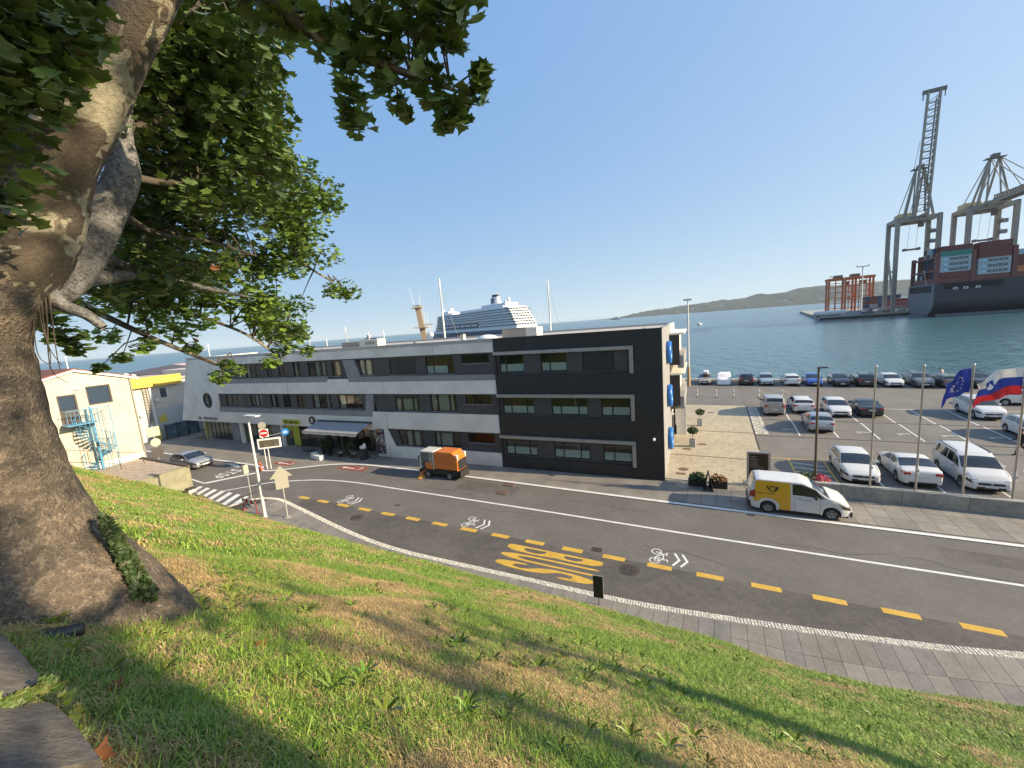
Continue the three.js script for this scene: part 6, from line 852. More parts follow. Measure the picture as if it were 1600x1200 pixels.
{ // walking, mid-stride towards the left (-x)
  const B = [[[0, .95, 0], [0, 1.18, 0], .15, .16], [[0, 1.18, 0], [-.03, 1.42, 0], .17, .15], [[-.03, 1.38, -.14], [-.03, 1.38, .14], .09, .09], [[-.03, 1.45, 0], [-.05, 1.56, 0], .06, .055], [[-.06, 1.62, 0], [-.06, 1.70, 0], .095, .1], [[-.15, 1.65, 0], [-.12, 1.64, 0], .03, .03],
    [[0, .93, .09], [-.2, .52, .1], .09, .065], [[-.2, .52, .1], [-.28, .1, .1], .06, .045], [[-.28, .06, .1], [-.42, .05, .1], .045, .035], [[0, .93, -.09], [.14, .52, -.1], .09, .065], [[.14, .52, -.1], [.4, .16, -.1], .06, .045], [[.4, .14, -.1], [.36, .03, -.1], .042, .035],
    [[-.03, 1.38, .2], [.1, 1.1, .25], .055, .045], [[.1, 1.1, .25], [-.02, .88, .26], .042, .034], [[-.03, 1.38, -.2], [-.14, 1.1, -.24], .055, .045], [[-.14, 1.1, -.24], [-.3, .94, -.24], .042, .034]];
  for (const [hx, hy, hz] of [[-.03, .84, .26], [-.33, .91, -.24]]) { B.push([[hx, hy, hz], [hx - .02, hy - .06, hz], .034, .03]); for (let f = 0; f < 4; f++) B.push([[hx - .03 + f * .018, hy - .07, hz], [hx - .05 + f * .018, hy - .13 + (f === 3 ? .02 : 0), hz - .01], .009, .008]); B.push([[hx - .03, hy - .02, hz], [hx - .06, hy - .07, hz], .011, .009]); }
  const t = thing('person', 'person in dark clothes walking across the car park at the right edge', 'person', [17.75, 0, -37.4]);
  obj('body', figure(B, [-.6, -.05, -.95], [1.3, 1.85, .95], .026, (x, y, z) => y > 1.5 ? [.34, .2, .14] : y > .95 && Math.hypot(x + .15, z) < .4 ? [.018, .017, .02] : y > .07 ? (y < .92 && y > .7 && Math.abs(z) > .2 ? [.34, .2, .14] : [.022, .022, .026]) : [.01, .01, .01]), new THREE.MeshStandardMaterial({ vertexColors: true, roughness: .85 }), t);
  obj('hair', new THREE.SphereGeometry(.112, 16, 10, 0, 6.29, 0, 1.75).rotateZ(-.35).translate(-.045, 1.695, 0), plain(.02, .014, .01, .8), t); obj('eyes', [new THREE.SphereGeometry(.012, 8, 6).translate(-.15, 1.68, .035), new THREE.SphereGeometry(.012, 8, 6).translate(-.15, 1.68, -.035)], M.frame, t);
}
{ // seated, hunched on the quay edge with the back to the street
  const B = [[[0, .5, 0], [0, .75, .02], .16, .17], [[0, .75, .02], [0, 1.0, -.06], .17, .14], [[-.15, .98, -.06], [.15, .98, -.06], .085, .085], [[0, 1.05, -.08], [0, 1.14, -.12], .055, .055], [[0, 1.2, -.14], [0, 1.27, -.15], .09, .095], [[-.1, .48, 0], [-.12, .5, -.42], .09, .07], [[-.12, .5, -.42], [-.12, .08, -.46], .06, .045], [[-.12, .05, -.46], [-.12, .04, -.6], .045, .035], [[.1, .48, 0], [.12, .5, -.42], .09, .07], [[.12, .5, -.42], [.12, .08, -.46], .06, .045], [[.12, .05, -.46], [.12, .04, -.6], .045, .035], [[-.2, .97, -.06], [-.24, .72, -.14], .055, .045], [[-.24, .72, -.14], [-.12, .58, -.34], .042, .034], [[.2, .97, -.06], [.24, .72, -.14], .055, .045], [[.24, .72, -.14], [.12, .58, -.34], .042, .034]];
  for (const s of [-1, 1]) for (let f = 0; f < 5; f++) B.push([[s * (.1 - f * .015), .57, -.36], [s * (.09 - f * .015), .555, -.43 + (f === 4 ? .03 : 0)], .01, .009]);
  const t = thing('person', 'person in a pale top sitting hunched by the water above the parked cars', 'person', [24.8, .42, -67.9]); obj('body', figure(B, [-.75, -.05, -1], [.75, 1.45, .5], .026, (x, y) => y > 1.07 ? [.34, .2, .14] : y > .52 ? [.5, .46, .42] : y > .07 ? [.05, .06, .1] : [.03, .03, .03]), new THREE.MeshStandardMaterial({ vertexColors: true, roughness: .85 }), t); obj('hair', new THREE.SphereGeometry(.105, 16, 10, 0, 6.29, 0, 1.7).rotateX(.3).translate(0, 1.27, -.14), plain(.05, .035, .025, .8), t);
  const b = obj('quay_bollard_seat', rb(2.2, .85, .5, 0, .43, 0, .04), M.concrete); b.position.set(24.8, 0, -67.8); tag(b, 'concrete block by the water that the person sits on', 'block');
}
// ---------- harbour: hills, cruise ship, masts, pier, cranes, container ship ----------
{
  const ridge = [[-600, 0], [-380, 18], [-150, 55], [200, 80], [700, 105], [1100, 125], [1600, 145], [2300, 135], [3500, 130]], pos = [], idx = []; const nx = 170, nz = 16;
  // the headland runs to the right; distance along it in metres, height of the crest
  const o = at(925, 499, 4300), dir = V3(.93, 0, .03).normalize(), back = V3(-dir.z, 0, dir.x).negate();
  for (let j = 0; j <= nz; j++) for (let i = 0; i <= nx; i++) { const s = -60 + i / nx * 4300, h = Math.max(0, ev(ridge.map(([a, b]) => [a + 600, b]), s)) , f = j / nz, prof = Math.sin(Math.min(1, f * 1.25) * Math.PI / 2), y = -2.5 + h * prof * (.82 + .36 * N2(s * .006, f * 4)) + (N2(s * .03, f * 22) - .3) * 14 * Math.min(1, h / 30) * (f > .02 ? 1 : 0); pos.push(o.x + dir.x * s + back.x * f * 900, f === 0 ? -3 : y, o.z + dir.z * s + back.z * f * 900); }
  for (let j = 0; j < nz; j++) for (let i = 0; i < nx; i++) { const a = j * (nx + 1) + i; idx.push(a, a + 1, a + nx + 1, a + 1, a + nx + 2, a + nx + 1); }
  const g = new THREE.BufferGeometry(); g.setAttribute('position', new THREE.Float32BufferAttribute(pos, 3)); g.setIndex(idx); g.computeVertexNormals(); struct('hills', g, mottled([.012, .028, .02], [.042, .06, .04], 260, .95, { seed: 501, octs: [[4, 1], [13, 1], [40, 1], [120, .8]] }));
  const r = rngOf(511); for (let i = 0; i < 22; i++) { const s = 500 + r() * 2600, f = .06 + r() * .4, h = ev(ridge.map(([a, b]) => [a + 600, b]), s), y = h * Math.sin(Math.min(1, f * 1.25) * Math.PI / 2) * .95; const m = obj('hillside_house', [bx(14 + r() * 14, 9, 12, 0, 4, 0), poly([[-9, 8.5], [9, 8.5], [0, 12]], [], 12, 6)], M.white); m.position.set(o.x + dir.x * s + back.x * f * 900, y, o.z + dir.z * s + back.z * f * 900); tag(m, 'tiny white house among others on the far wooded hillside', 'house', 'houses on the far hillside'); }
}
{ // cruise ship: long axis along local z, bow at -z
  const t = thing('cruise_ship', 'large white cruise ship with dark funnel moored beyond the office roof', 'cruise ship', [-180, -2, -392], 0); const hd = Math.atan2(-.911, -.411); t.rotation.y = hd + Math.PI;   // local -z points along the heading
  const wh = mottled([.66, .67, .68], [.76, .77, .78], 30, .5, { seed: 521 }), gl = plain(.045, .06, .075, .15), navy = plain(.03, .05, .10, .4);
  const Lh = 215, bm = 14.5; const plan = (k, z0, tip) => { const s = new THREE.Shape(); s.moveTo(-k, 0); s.lineTo(-k, Lh * .72 - z0); s.quadraticCurveTo(-k * .9, Lh * .9 - z0, 0, Lh + tip - z0); s.quadraticCurveTo(k * .9, Lh * .9 - z0, k, Lh * .72 - z0); s.lineTo(k, 0); s.closePath(); return s; };
  const lay = (k, y0, y1, z0, tip, m, n) => obj(n, new THREE.ExtrudeGeometry(plan(k, z0, tip), { depth: y1 - y0, bevelEnabled: false, curveSegments: 10 }).rotateX(-Math.PI / 2).translate(0, y0, -z0), m, t);
  lay(bm, 0, 9.5, 0, 0, navy, 'hull_bottom'); lay(bm, 9.5, 12.5, 0, 4, wh, 'hull_top');
  const deckG = []; for (let d = 0; d < 7; d++) { const y = 12.5 + d * 2.85, z0 = d * 2.1, tip = -14 - d * 6; lay(bm - .9 - d * .05, y, y + 2.4, z0 + 1.2, tip - 1.5, d % 2 ? gl : gl, 'deck_glazing'); lay(bm - d * .05, y + 2.4, y + 2.85, z0, tip, wh, 'deck_edge'); }
  for (let d = 0; d < 7; d++) { const y = 12.5 + d * 2.85, g = []; for (let z = 8 + d * 2.1; z < Lh * .72; z += 4.1) for (const s of [-1, 1]) g.push(bx(1.2, 2.4, .35, s * (bm - .5), y + 1.2, -z)); for (let x = -12; x <= 12; x += 4) g.push(bx(.35, 2.4, 1.2, x, y + 1.2, -(d * 2.1 + .5))); obj('balcony_divider', g, wh, t); const ba = [bx(.15, 1.0, Lh * .7, -(bm - d * .05), y + .5, -Lh * .36 - d), bx(.15, 1.0, Lh * .7, bm - d * .05, y + .5, -Lh * .36 - d), bx(2 * bm - .4, 1.0, .15, 0, y + .5, -d * 2.1 - .1)]; obj('balcony_rail', ba, d % 2 ? wh : plain(.42, .5, .55, .3), t); }
  obj('top_house', [rb(22, 3, 90, 0, 34, -70, .5), rb(18, 3, 46, 0, 37, -46, .5), rb(20, 2.6, 30, 0, 34, -150, .5), rb(14, 2.5, 16, 0, 36.5, -158, .5)], wh, t);
  const fn = new THREE.Group(); fn.name = 'funnel'; t.add(fn); obj('casing', new THREE.CylinderGeometry(4.6, 7.6, 9.5, 24).scale(.7, 1, 1.25).translate(0, 42.5, -52), wh, fn); obj('black_cap', new THREE.CylinderGeometry(4.3, 4.75, 2.6, 24).scale(.7, 1, 1.25).translate(0, 48.3, -52), plain(.03, .03, .035, .5), fn); obj('side_panel', [rb(.5, 6, 7, 4.6, 42.6, -52, .2), rb(.5, 6, 7, -4.6, 42.6, -52, .2)], plain(.10, .13, .18, .4), fn); obj('mast', rod([0, 49, -50], [0, 53, -50], .15), wh, fn);
  for (const [x, y, z, r] of [[0, 42, -28, 2.2], [0, 40.2, -34, 1.6], [3, 40.4, -160, 2.1], [-3, 39.6, -168, 1.5], [0, 41, -150, 1.4]]) obj('radar_dome', [new THREE.SphereGeometry(r, 16, 12).translate(x, y, z), cy(r * .5, r * .4, 3, x, y - 4, z, 10)], wh, t);
  for (let i = 0; i < 6; i++) for (const s of [-1, 1]) { const b = new THREE.Group(); b.name = 'lifeboat'; t.add(b); obj('hull', new THREE.CapsuleGeometry(1.5, 7, 6, 12).rotateX(Math.PI / 2).scale(1, .9, 1).translate(s * (bm + .6), 16.6, -78 - i * 13.5), wh, b); obj('canopy', new THREE.CapsuleGeometry(1.45, 5.5, 6, 12).rotateX(Math.PI / 2).scale(.95, .7, 1).translate(s * (bm + .6), 17.7, -78 - i * 13.5), plain(.22, .035, .02, .5), b); }
  obj('boat_deck_recess', [bx(.3, 5.2, 84, -bm - .05, 16.4, -112), bx(.3, 5.2, 84, bm + .05, 16.4, -112)], plain(.12, .14, .17, .6), t);
  obj('stern_rail', [bx(24, 1.1, .12, 0, 33.2, -14.6), bx(.12, 1.1, 30, 11.5, 33.2, -30), bx(.12, 1.1, 30, -11.5, 33.2, -30)], wh, t);
}
// masts behind the roof
function mastThing(u, vt, vb, T, r, label, o = {}) { const b = at(u, vb, T), tp = at(u, vt, T); const t = thing(o.name || 'yacht_mast', label, o.cat || 'mast', [b.x, -2, b.z], 0, o.group); const H0 = tp.y + 2; obj('mast', cy(r, r * .6, H0, 0, 0, 0, 10), plain(.68, .67, .64, .4), t); obj('hull', new THREE.SphereGeometry(1, 20, 10, 0, 6.29, 1.57, 1.57).scale(o.L || 5, 1.3, 1.6).translate(0, 1.2, 0), plain(.7, .7, .7, .4), t); obj('deck', new THREE.CylinderGeometry(1, 1, .1, 20).scale((o.L || 5) * .99, 1, 1.58).translate(0, 1.22, 0), plain(.5, .45, .38, .6), t); if (o.stay) obj('stay', [rod([0, H0 * .92, 0], [o.stay, H0 * .1 + 1, 0], .05, .05, 5), rod([0, H0 * .95, 0], [-o.stay * .9, H0 * .1 + 1, 0], .02, .02, 4)], plain(.28, .28, .27, .5), t); return t; }
mastThing(697, 434, 545, 120, .34, 'tall white mast with a slanting stay left of the cruise ship', { stay: 7, L: 12 }); mastThing(862, 437, 540, 120, .3, 'tall white mast standing before the cruise ship stern', { stay: 5, L: 10 });
[[493, 514, 4], [520, 528, 0], [551, 510, 3], [586, 518, 0], [609, 515, 0], [336, 537, 0], [112, 556, 0]].forEach(([u, v, st], i) => mastThing(u, v, 600, 150 + i * 6, .22, ['white sailing mast with stay, left of the air conditioning box', 'short white mast between two taller ones on the left skyline', 'white sailing mast with stay just behind the air conditioning box', 'thin white mast right of the air conditioning box', 'thin white mast nearest the brown ship mast', 'lone white mast above the left end of the office roof', 'white mast above the red tiled roof'][i], { group: 'yacht masts on the skyline', stay: st, L: 6 }));
{ // brown mast of a work boat behind the roof
  const b = at(672, 540, 95), t = thing('signal_mast', 'brown raked ship mast with radar platforms behind the office roof', 'ship mast', [b.x, -2, b.z], .45); const br = plain(.30, .235, .165, .7), k = 95 / 625 * 1.0, tp = at(662, 478, 95).y + 2;
  obj('mast', [beam([0, 2, 0], [-1.9, tp, 0], 1.2, .9)], br, t); obj('platform', [bb(-2.9, .3, tp - 4.9, tp - 4.7, -1.4, 1.4), bb(-3.2, -.8, tp - .4, tp - .25, -1, 1)], br, t); obj('aerial', [rod([-2.6, tp, 0], [-3.4, tp + 4.5, 0], .05, .02), rod([-1.2, tp, .4], [-1.2, tp + 3, .4], .05, .02), rod([-.6, tp - 4.8, 0], [-.6, tp + .4, 0], .04, .02), rod([.1, tp - 4.8, 0], [.1, tp - 1, 0], .04, .02)], M.white, t); obj('radar_bar', [bb(-3.0, -.9, tp + .1, tp + .3, -.12, .12), bb(-2.2, 1.2, tp - 4.3, tp - 4.1, -.12, .12)], br, t); obj('dome', [new THREE.SphereGeometry(.85, 14, 10).translate(1.6, tp - 8.5, 0), cy(.3, .3, 2, 1.6, tp - 11, 0)], M.white, t); obj('dome', new THREE.SphereGeometry(.6, 14, 10).translate(.5, tp - 6.6, 0), M.white, t); obj('wheelhouse', [rb(9, 5, 6, 1, 4, 0, .3), rb(20, 3, 7, 1, 1.2, 0, .5)], M.white, t);
}
{ const p = at(1093, 507, 420), t = thing('buoy', 'small white buoy floating on the bay', 'buoy', [p.x, -2, p.z]); obj('float', new THREE.SphereGeometry(1.5, 16, 10).scale(1.5, .8, 1.2).translate(0, .5, 0), M.white, t); obj('top', cy(.5, .3, 1.6, 0, 1.4, 0), M.white, t); }
{ const p = at(1418, 0, 10); const b = at(962, 494.5, 2600), t = thing('ferry', 'tiny white ferry far out by the headland', 'boat', [b.x, -2, b.z]); obj('hull', rb(60, 8, 14, 0, 3, 0, 2), plain(.1, .12, .2, .5), t); obj('house', rb(28, 12, 11, 5, 12, 0, 1), M.white, t); const q = at(580, 524.5, 1500), s = thing('ferry', 'dark blue cargo boat on the horizon left of the brown mast', 'boat', [q.x, -2, q.z]); obj('hull', rb(56, 9, 10, 0, 4, 0, 1.5), plain(.05, .08, .16, .5), s); obj('house', rb(12, 12, 9, -12, 13, 0, 1), plain(.3, .32, .38, .5), s); }
// pier with its clutter
const pier = struct('pier', [slab([[62, -341], [330, -341], [330, -640], [96, -640]], -2.2, .6)], M.concrete); obj('pier_fender', [bb(62.2, 330, -1.6, -.3, -341, -340.6)], M.trim, pier);
M.crane = mottled([.24, .215, .175], [.36, .325, .265], 6, .55, { seed: 541 }); M.craneDark = plain(.15, .135, .115, .6);
function stsCrane(label, xl, xr, zf, zb, yTop, up, apex) {
  const t = thing('quay_crane', label, 'crane', [xl, .6, zf]), W = xr - xl, D = zf - zb, y = yTop, m = M.crane; // local: x 0..W, z 0..-D, boom towards +z
  for (const [x, z] of [[0, 0], [W, 0], [0, -D], [W, -D]]) obj('leg', beam([x, 0, z], [x, y, z], 1.9, 2.3), m, t);
  for (const z of [0, -D]) { obj('sill_beam', beam([-1, 3, z], [W + 1, 3, z], 1.5), m, t); obj('portal_beam', beam([-.9, y - 1, z], [W + .9, y - 1, z], 2, 2.6), m, t); }
  for (const x of [0, W]) { obj('side_beam', beam([x, y - .5, -D - 1], [x, y - .5, 1], 1.7, 2.2), m, t); obj('brace', [beam([x, 5, 0], [x, y * .72, -D], .9), beam([x, y * .45, 0], [x, y * .45, -D], 1.0)], m, t); }
  const cx = W / 2, g = 3.0;
  // back girder with machinery
  for (const x of [cx - g, cx + g]) obj('girder', beam([x, y + .6, -D - 14], [x, y + .6, 3], 1.1, 2.4), m, t);
  obj('trolley_way', Array.from({ length: 9 }, (_, i) => beam([cx - g, y - .2, -D - 12 + i * 3.6], [cx + g, y - .2, -D - 12 + i * 3.6], .4)), M.craneDark, t); obj('machinery_house', rb(7.5, 4.6, 9, cx, y + 3.4, -D - 8, .3), plain(.52, .43, .24, .6), t); obj('trolley', [rb(6, 1.6, 5, cx, y - 2, -6, .2), rb(2.4, 2.6, 2.4, cx + 2.5, y - 4.4, -4, .2)], M.craneDark, t);
  // A-frame
  for (const x of [cx - g, cx + g]) { const ax = x + (x > cx ? -1.2 : 1.2); obj('a_frame', [beam([x + (x > cx ? 3.5 : -3.5), y, 0], [ax, apex, -2.5], 1.0), beam([x, y, -D], [ax, apex, -3], .8), beam([x, y, 0], [ax, apex, -2.4], .6)], m, t); } obj('apex_platform', [rb(8, .5, 4, cx, apex, -2.5, .1), rb(3, 2, 3, cx, apex + 1.2, -2.5, .1)], M.craneDark, t);
  obj('back_stay', [beam([cx - 2, apex, -3], [cx - g, y + 1.5, -D - 12], .35), beam([cx + 2, apex, -3], [cx + g, y + 1.5, -D - 12], .35)], m, t);
  // boom as lattice, raised or lowered
  const ang = up ? 84 * RAD : 0, bl = up ? 66 : 42, dz = Math.cos(ang), dy = Math.sin(ang), B0 = V3(cx, y + .6, 3), P0 = (s, x, o) => V3(cx + x, B0.y + s * dy + o * dz, B0.z + s * dz - o * dy), lat = [];
  for (const x of [-g, g]) { obj('boom_chord', beam(P0(0, x, 0), P0(bl, x * .85, 0), .9, 1.5), m, t); obj('boom_chord', beam(P0(2, x * .7, 3.2), P0(bl - 4, x * .6, 2.2), .45), M.craneDark, t); }
  for (let i = 0; i < 17; i++) { const s = 2 + i * (bl - 4) / 17, s2_ = s + (bl - 4) / 17; for (const x of [-g, g]) { lat.push(beam(P0(s, x * .95, 0), P0((s + s2_) / 2, x * .65, 3), .3), beam(P0((s + s2_) / 2, x * .65, 3), P0(s2_, x * .95, 0), .3)); } lat.push(beam(P0(s, -g * .95, 0), P0(s, g * .95, 0), .4), beam(P0(s, -g * .95, 0), P0(s2_, g * .95, 0), .28), beam(P0(s, -g * .65, 3), P0(s, g * .65, 3), .25)); }
  obj('boom_lattice', lat, M.craneDark, t); obj('boom_tip', [beam(P0(bl, -5, 0), P0(bl, 5, 0), 1.2, 2), beam(P0(bl - 1, -4.6, 0), P0(bl - 4, -4.6, 0), .4), beam(P0(bl - 1, 4.6, 0), P0(bl - 4, 4.6, 0), .4)], M.craneDark, t); if (!up) obj('forestay', [rod([cx - 2, apex, -2], P0(bl * .8, -g, 1), .22), rod([cx + 2, apex, -2], P0(bl * .8, g, 1), .22), rod([cx - 2, apex, -2], P0(bl * .4, -g, 1), .22), rod([cx + 2, apex, -2], P0(bl * .4, g, 1), .22)], m, t); else obj('hoist_rope', [rod(P0(bl * .62, -g - .6, 1), V3(cx - 3, apex, -2), .12), rod(P0(bl * .35, -g - .6, 1), V3(cx - 3, apex, -2), .12)], M.craneDark, t);
  const sp = new THREE.Group(); sp.name = 'spreader'; t.add(sp); obj('frame', [bb(cx - 3.6, cx + 3.6, y - 19, y - 18, -9.2, -7), rb(1.2, 1.6, 2.6, cx - 3.4, y - 18.4, -8, .1), rb(1.2, 1.6, 2.6, cx + 3.4, y - 18.4, -8, .1)], M.craneDark, sp); obj('ropes', [rod([cx - 2, y - 2, -6], [cx - 2, y - 18, -8], .07), rod([cx + 2, y - 2, -6], [cx + 2, y - 18, -8], .07)], M.craneDark, sp);
  obj('stair_cage', Array.from({ length: 5 }, (_, i) => rb(2.6, 2.2, 2.2, W + 2, y - 8 - i * 6.2, -D + 2, .1)), plain(.22, .23, .26, .6), t); obj('stair_rail', Array.from({ length: 6 }, (_, i) => beam([W + 1, y - 6 - i * 6.2, -D + 1], [W + 3, y - 9 - i * 6.2, -D + 3], .25)), M.craneDark, t);
  return t;
}
stsCrane('tall pale quay crane with its lattice boom raised, left of the container ship', 100.4, 119.5, -343, -358, 57, true, 85);
stsCrane('pale quay crane with lowered boom behind the container stacks', 129.2, 147.8, -335.5, -352.5, 57, false, 82);
// container ship: stern at x = 104, side facing the street at z = -300
{
  const t = thing('container_ship', 'dark hulled container ship with stacked containers, stern towards the bay', 'container ship', [104, -2, -316]); const hull = mottled([.022, .026, .032], [.035, .04, .047], 12, .55, { seed: 551 }), red = plain(.16, .05, .045, .6), grey = plain(.13, .145, .165, .55);
  const sec = new THREE.Shape(); sec.moveTo(-16, 17.6); sec.lineTo(16, 17.6); sec.lineTo(16, 8); sec.quadraticCurveTo(15.6, 3.4, 11.5, 1.8); sec.lineTo(9, -1); sec.lineTo(-9, -1); sec.lineTo(-11.5, 1.8); sec.quadraticCurveTo(-15.6, 3.4, -16, 8); sec.closePath();
  obj('hull', new THREE.ExtrudeGeometry(sec, { depth: 150, bevelEnabled: false, curveSegments: 14 }).rotateY(Math.PI / 2).translate(.4, 0, 0), hull, t);
  obj('transom', new THREE.ExtrudeGeometry(sec, { depth: .4, bevelEnabled: false, curveSegments: 14 }).rotateY(Math.PI / 2), grey, t); obj('waterline_band', [bb(3, 150, -.6, 1.2, 11.9, 12.1), bb(-1.5, 3, -.8, 1, -9, 9)], grey, t);
  for (let i = 0; i < 9; i++) obj('transom_port', rb(.3, 3.6, 2.2, -.02, 15.0, -12.6 + i * 3.1, .3), M.under, t);
  obj('deck_recess', bb(4, 26, 14.2, 17.2, 15.7, 16.06), M.under, t); for (const x of [8.5, 12.4, 17]) obj('mooring_fairlead', new THREE.TorusGeometry(.6, .22, 8, 16).scale(1.3, .8, 1).translate(x, 14.4, 16.1), plain(.7, .7, .68, .5), t);
  obj('lashing_bridge', [.4, 14.0, 28.8].flatMap((x) => [bb(x, x + 1.6, 17.6, 33.5, 13.8, 15.6), bb(x, x + 1.6, 17.6, 33, -15.6, -13.8), bb(x, x + 1.6, 24, 25, -14, 14), bb(x, x + 1.6, 31, 32, -14, 14)]), red, t); obj('hatch_cover', [bb(1, 46, 17.7, 20.4, -15, 15)], red, t); obj('ensign_staff', [rod([-.2, 17, 8], [-1.6, 25, 8], .12)], M.white, t);
  const C1 = 11.7, hgt = 2.72, font = (txt, w, h, m) => null;
  const cm = { red: mottled([.13, .035, .032], [.19, .055, .045], 6, .65, { seed: 561 }), grey: mottled([.34, .40, .43], [.42, .48, .51], 6, .6, { seed: 562 }), green: mottled([.04, .20, .16], [.06, .25, .2], 6, .6, { seed: 563 }), blue: mottled([.03, .06, .13], [.05, .09, .18], 6, .6, { seed: 564 }), orange: plain(.5, .16, .05, .6) };
  const cg = (() => { const g = [bx(C1, hgt - .08, 2.3)]; for (let i = 0; i < 22; i++) g.push(bx(.2, hgt - .4, .06, -C1 / 2 + .4 + i * (C1 - .8) / 21, 0, 1.17)); g.push(bx(C1, .16, .1, 0, hgt / 2 - .1, 1.16), bx(C1, .16, .1, 0, -hgt / 2 + .12, 1.16), bx(.2, hgt - .1, .12, -C1 / 2 + .1, 0, 1.16), bx(.2, hgt - .1, .12, C1 / 2 - .1, 0, 1.16)); for (let i = 0; i < 5; i++) g.push(bx(.08, hgt - .4, .12, -C1 / 2 - .02, 0, -.9 + i * .45)); return worldUV(merge(g), 6); })();
  const star = (() => { const s = new THREE.Shape(); for (let i = 0; i < 14; i++) { const r = i % 2 ? .28 : .62, a = i * Math.PI / 7; s[i ? 'lineTo' : 'moveTo'](r * Math.sin(a), r * Math.cos(a)); } return new THREE.ShapeGeometry(s); })(), rr = rngOf(571), lab = { red: 'dark red', grey: 'pale blue-grey', green: 'green', blue: 'dark blue', orange: 'orange' };
  const bays = [[2.2, ['red', 'grey', 'grey', 'grey', 'green', 'red'], [5, 5, 5, 5, 5, 6]], [16.6, ['grey', 'grey', 'grey', 'red', 'red', 'red'], [6]], [30.6, ['orange', 'red', 'red', 'grey'], [4]]];
  bays.forEach(([x0, cols, hs], b) => { for (let row = 0; row < 8; row++) for (let k = 0; k < (row ? 6 - (row > 5 ? 1 : 0) - (b === 2 ? 2 : 0) : cols.length); k++) {
    const c = row ? ['red', 'red', 'blue', 'grey', 'red'][Math.floor(rr() * 5)] : cols[k]; if (row > 2 && b > 0) continue; if (row && k < 3 && b > 0) continue; if (row && b === 0 && k < 0) continue;
    const m = thing('shipping_container', row ? 'shipping container stacked inside the ship' : `${lab[c]} container in the ${['aft', 'second', 'third'][b]} stack on the ship side, ${['lowest', 'second', 'third', 'fourth', 'fifth', 'top'][k]} layer`, 'container', [104 + x0 + C1 / 2, -2 + 20.5 + hgt * (k + .5), -316 + 14.2 - row * 3.6], 0, 'containers on the ship'); obj('box', cg, cm[c], m);
    if (c === 'grey' && !row) { obj('star_plate', bx(1.5, 1.5, .03, -C1 / 2 + 2.1, 0, 1.22), plain(.22, .5, .66, .5), m); obj('star', star.clone().translate(-C1 / 2 + 2.1, 0, 1.245), M.white, m); word('MAERSK', 1.35, -C1 / 2 + 3.4, -.66, 1.21, M.trim, m, .04); }
  } });
  obj('bridge_house', [rb(14, 34, 28, 90, 34, 0, .3)], M.white, t);
}
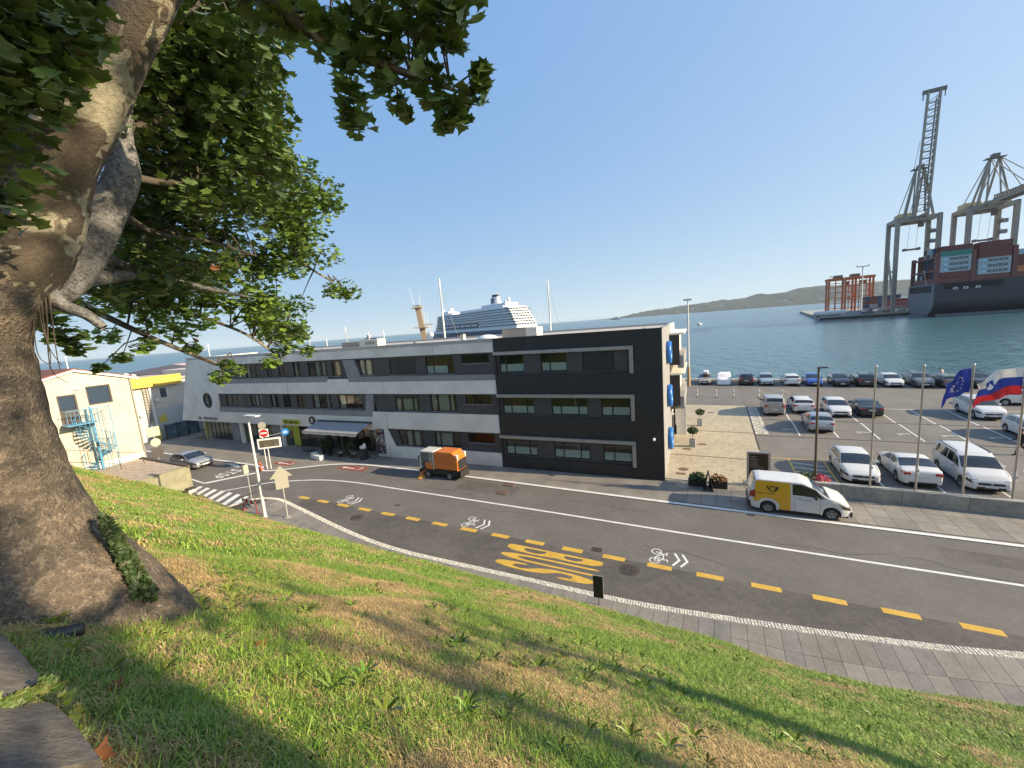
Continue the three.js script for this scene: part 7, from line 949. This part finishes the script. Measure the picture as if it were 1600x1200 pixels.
{ // orange yard cranes, light masts, containers on the pier
  for (const [u, label] of [[1312, 'orange yard crane on the pier, left one'], [1338, 'orange yard crane on the pier, right one']]) { const b = at(u, 487, 405), t = thing('yard_crane', label, 'crane', [b.x, .6, b.z], 0, 'orange yard cranes'); const om = plain(.50, .13, .035, .6); for (const x of [-8, 8]) for (const z of [-4, 4]) obj('leg', beam([x, 0, z], [x, 26, z], 1.1), om, t); obj('top_beam', [beam([-9, 26, -4], [9, 26, -4], 1.4, 1.8), beam([-9, 26, 4], [9, 26, 4], 1.4, 1.8)], om, t); obj('brace', [...[-8, 8].flatMap((x) => [beam([x, 9, -4], [x, 9, 4], .7), beam([x, 18, -4], [x, 18, 4], .7), beam([x, 9, -4], [x, 18, 4], .5)])], om, t); obj('frame_bars', [4, 8, 12, 16, 20, 23].map((y) => beam([-8, y, 4.2], [8, y, 4.2], .45)).concat([-4, 0, 4].map((x) => beam([x, 0, 4.3], [x, 26, 4.3], .5))), om, t); obj('cabin', [rb(3, 3, 3, 3, 22.5, 0, .2), rb(5, 2, 6, -2, 28, 0, .2)], M.craneDark, t); obj('walkway', [beam([-9, 12, 4.6], [-9, 26, 4.6], .4), rb(3, 1.6, 3, -6, 14, 3, .2), rb(3, 1.6, 3, 5, 11, 3, .2)], plain(.6, .58, .52, .6), t); }
  for (const [u, vt, label] of [[1309, 432, 'shorter floodlight mast on the pier behind the orange cranes'], [1339, 419, 'taller floodlight mast in front of the orange cranes']]) { const b = at(u, 486, 395), h = at(u, vt, 395).y - .6, t = thing('light_mast', label, 'lamp post', [b.x, .6, b.z + (u > 1320 ? 9 : -9)], 0, 'floodlight masts'); obj('pole', cy(.6, .3, h, 0, 0, 0, 10), plain(.5, .49, .46, .5), t); obj('lamp_ring', [bb(-3, 3, h, h + .5, -.3, .3), rod([-3, h, 0], [-3.4, h + 1.4, 0], .3), rod([3, h, 0], [3.4, h + 1.4, 0], .3)], M.craneDark, t); }
  const r = rngOf(581), mm = [plain(.14, .035, .05, .6), plain(.32, .36, .38, .6), plain(.04, .07, .14, .6), plain(.16, .05, .04, .6)], box = new THREE.BoxGeometry(12, 2.7, 2.5);
  for (let i = 0; i < 5; i++) for (let k = 0; k < 4; k++) { if (i > 2 && k > 2) continue; const b = at(1362 + i * 13, 480, 400), c = Math.floor(r() * 4), t = obj('shipping_container', box, mm[c]); t.position.set(b.x, .6 + 1.4 + k * 2.8, b.z); tag(t, 'container in the stacks on the pier between orange cranes and container ship', 'container', 'containers on the pier'); }
  for (let i = 0; i < 16; i++) { const b = at(1262 + i * 10 + r() * 6, 490 - i * .2, 350 + r() * 16), t = obj('pier_cargo', [rb(3 + r() * 7, 1.4 + r() * 1.8, 2.5, 0, .9, 0, .2), rb(2, 1.2, 2, 1, 2, 0, .2)], [M.concrete, M.craneDark, mm[1], M.white][Math.floor(r() * 4)]); t.position.set(Math.max(64, b.x), .6, Math.min(-342, b.z)); tag(t, 'low cargo lying on the near edge of the pier', 'cargo', 'cargo on the pier edge'); }
  const b = at(1297, 487, 352), t = thing('storage_tank', 'long white cylinder lying on the pier', 'tank', [b.x, .6, Math.min(-343, b.z)]); obj('cylinder', new THREE.CapsuleGeometry(1.6, 15, 6, 16).rotateZ(Math.PI / 2).translate(0, 2.2, 0), M.white, t); obj('saddle', [bb(-5, -4, 0, 1.2, -1.4, 1.4), bb(4, 5, 0, 1.2, -1.4, 1.4)], M.concrete, t);
}
scene.fog = new THREE.FogExp2(0xcfdbe6, 0.000055);
renderer.render(scene, camera);
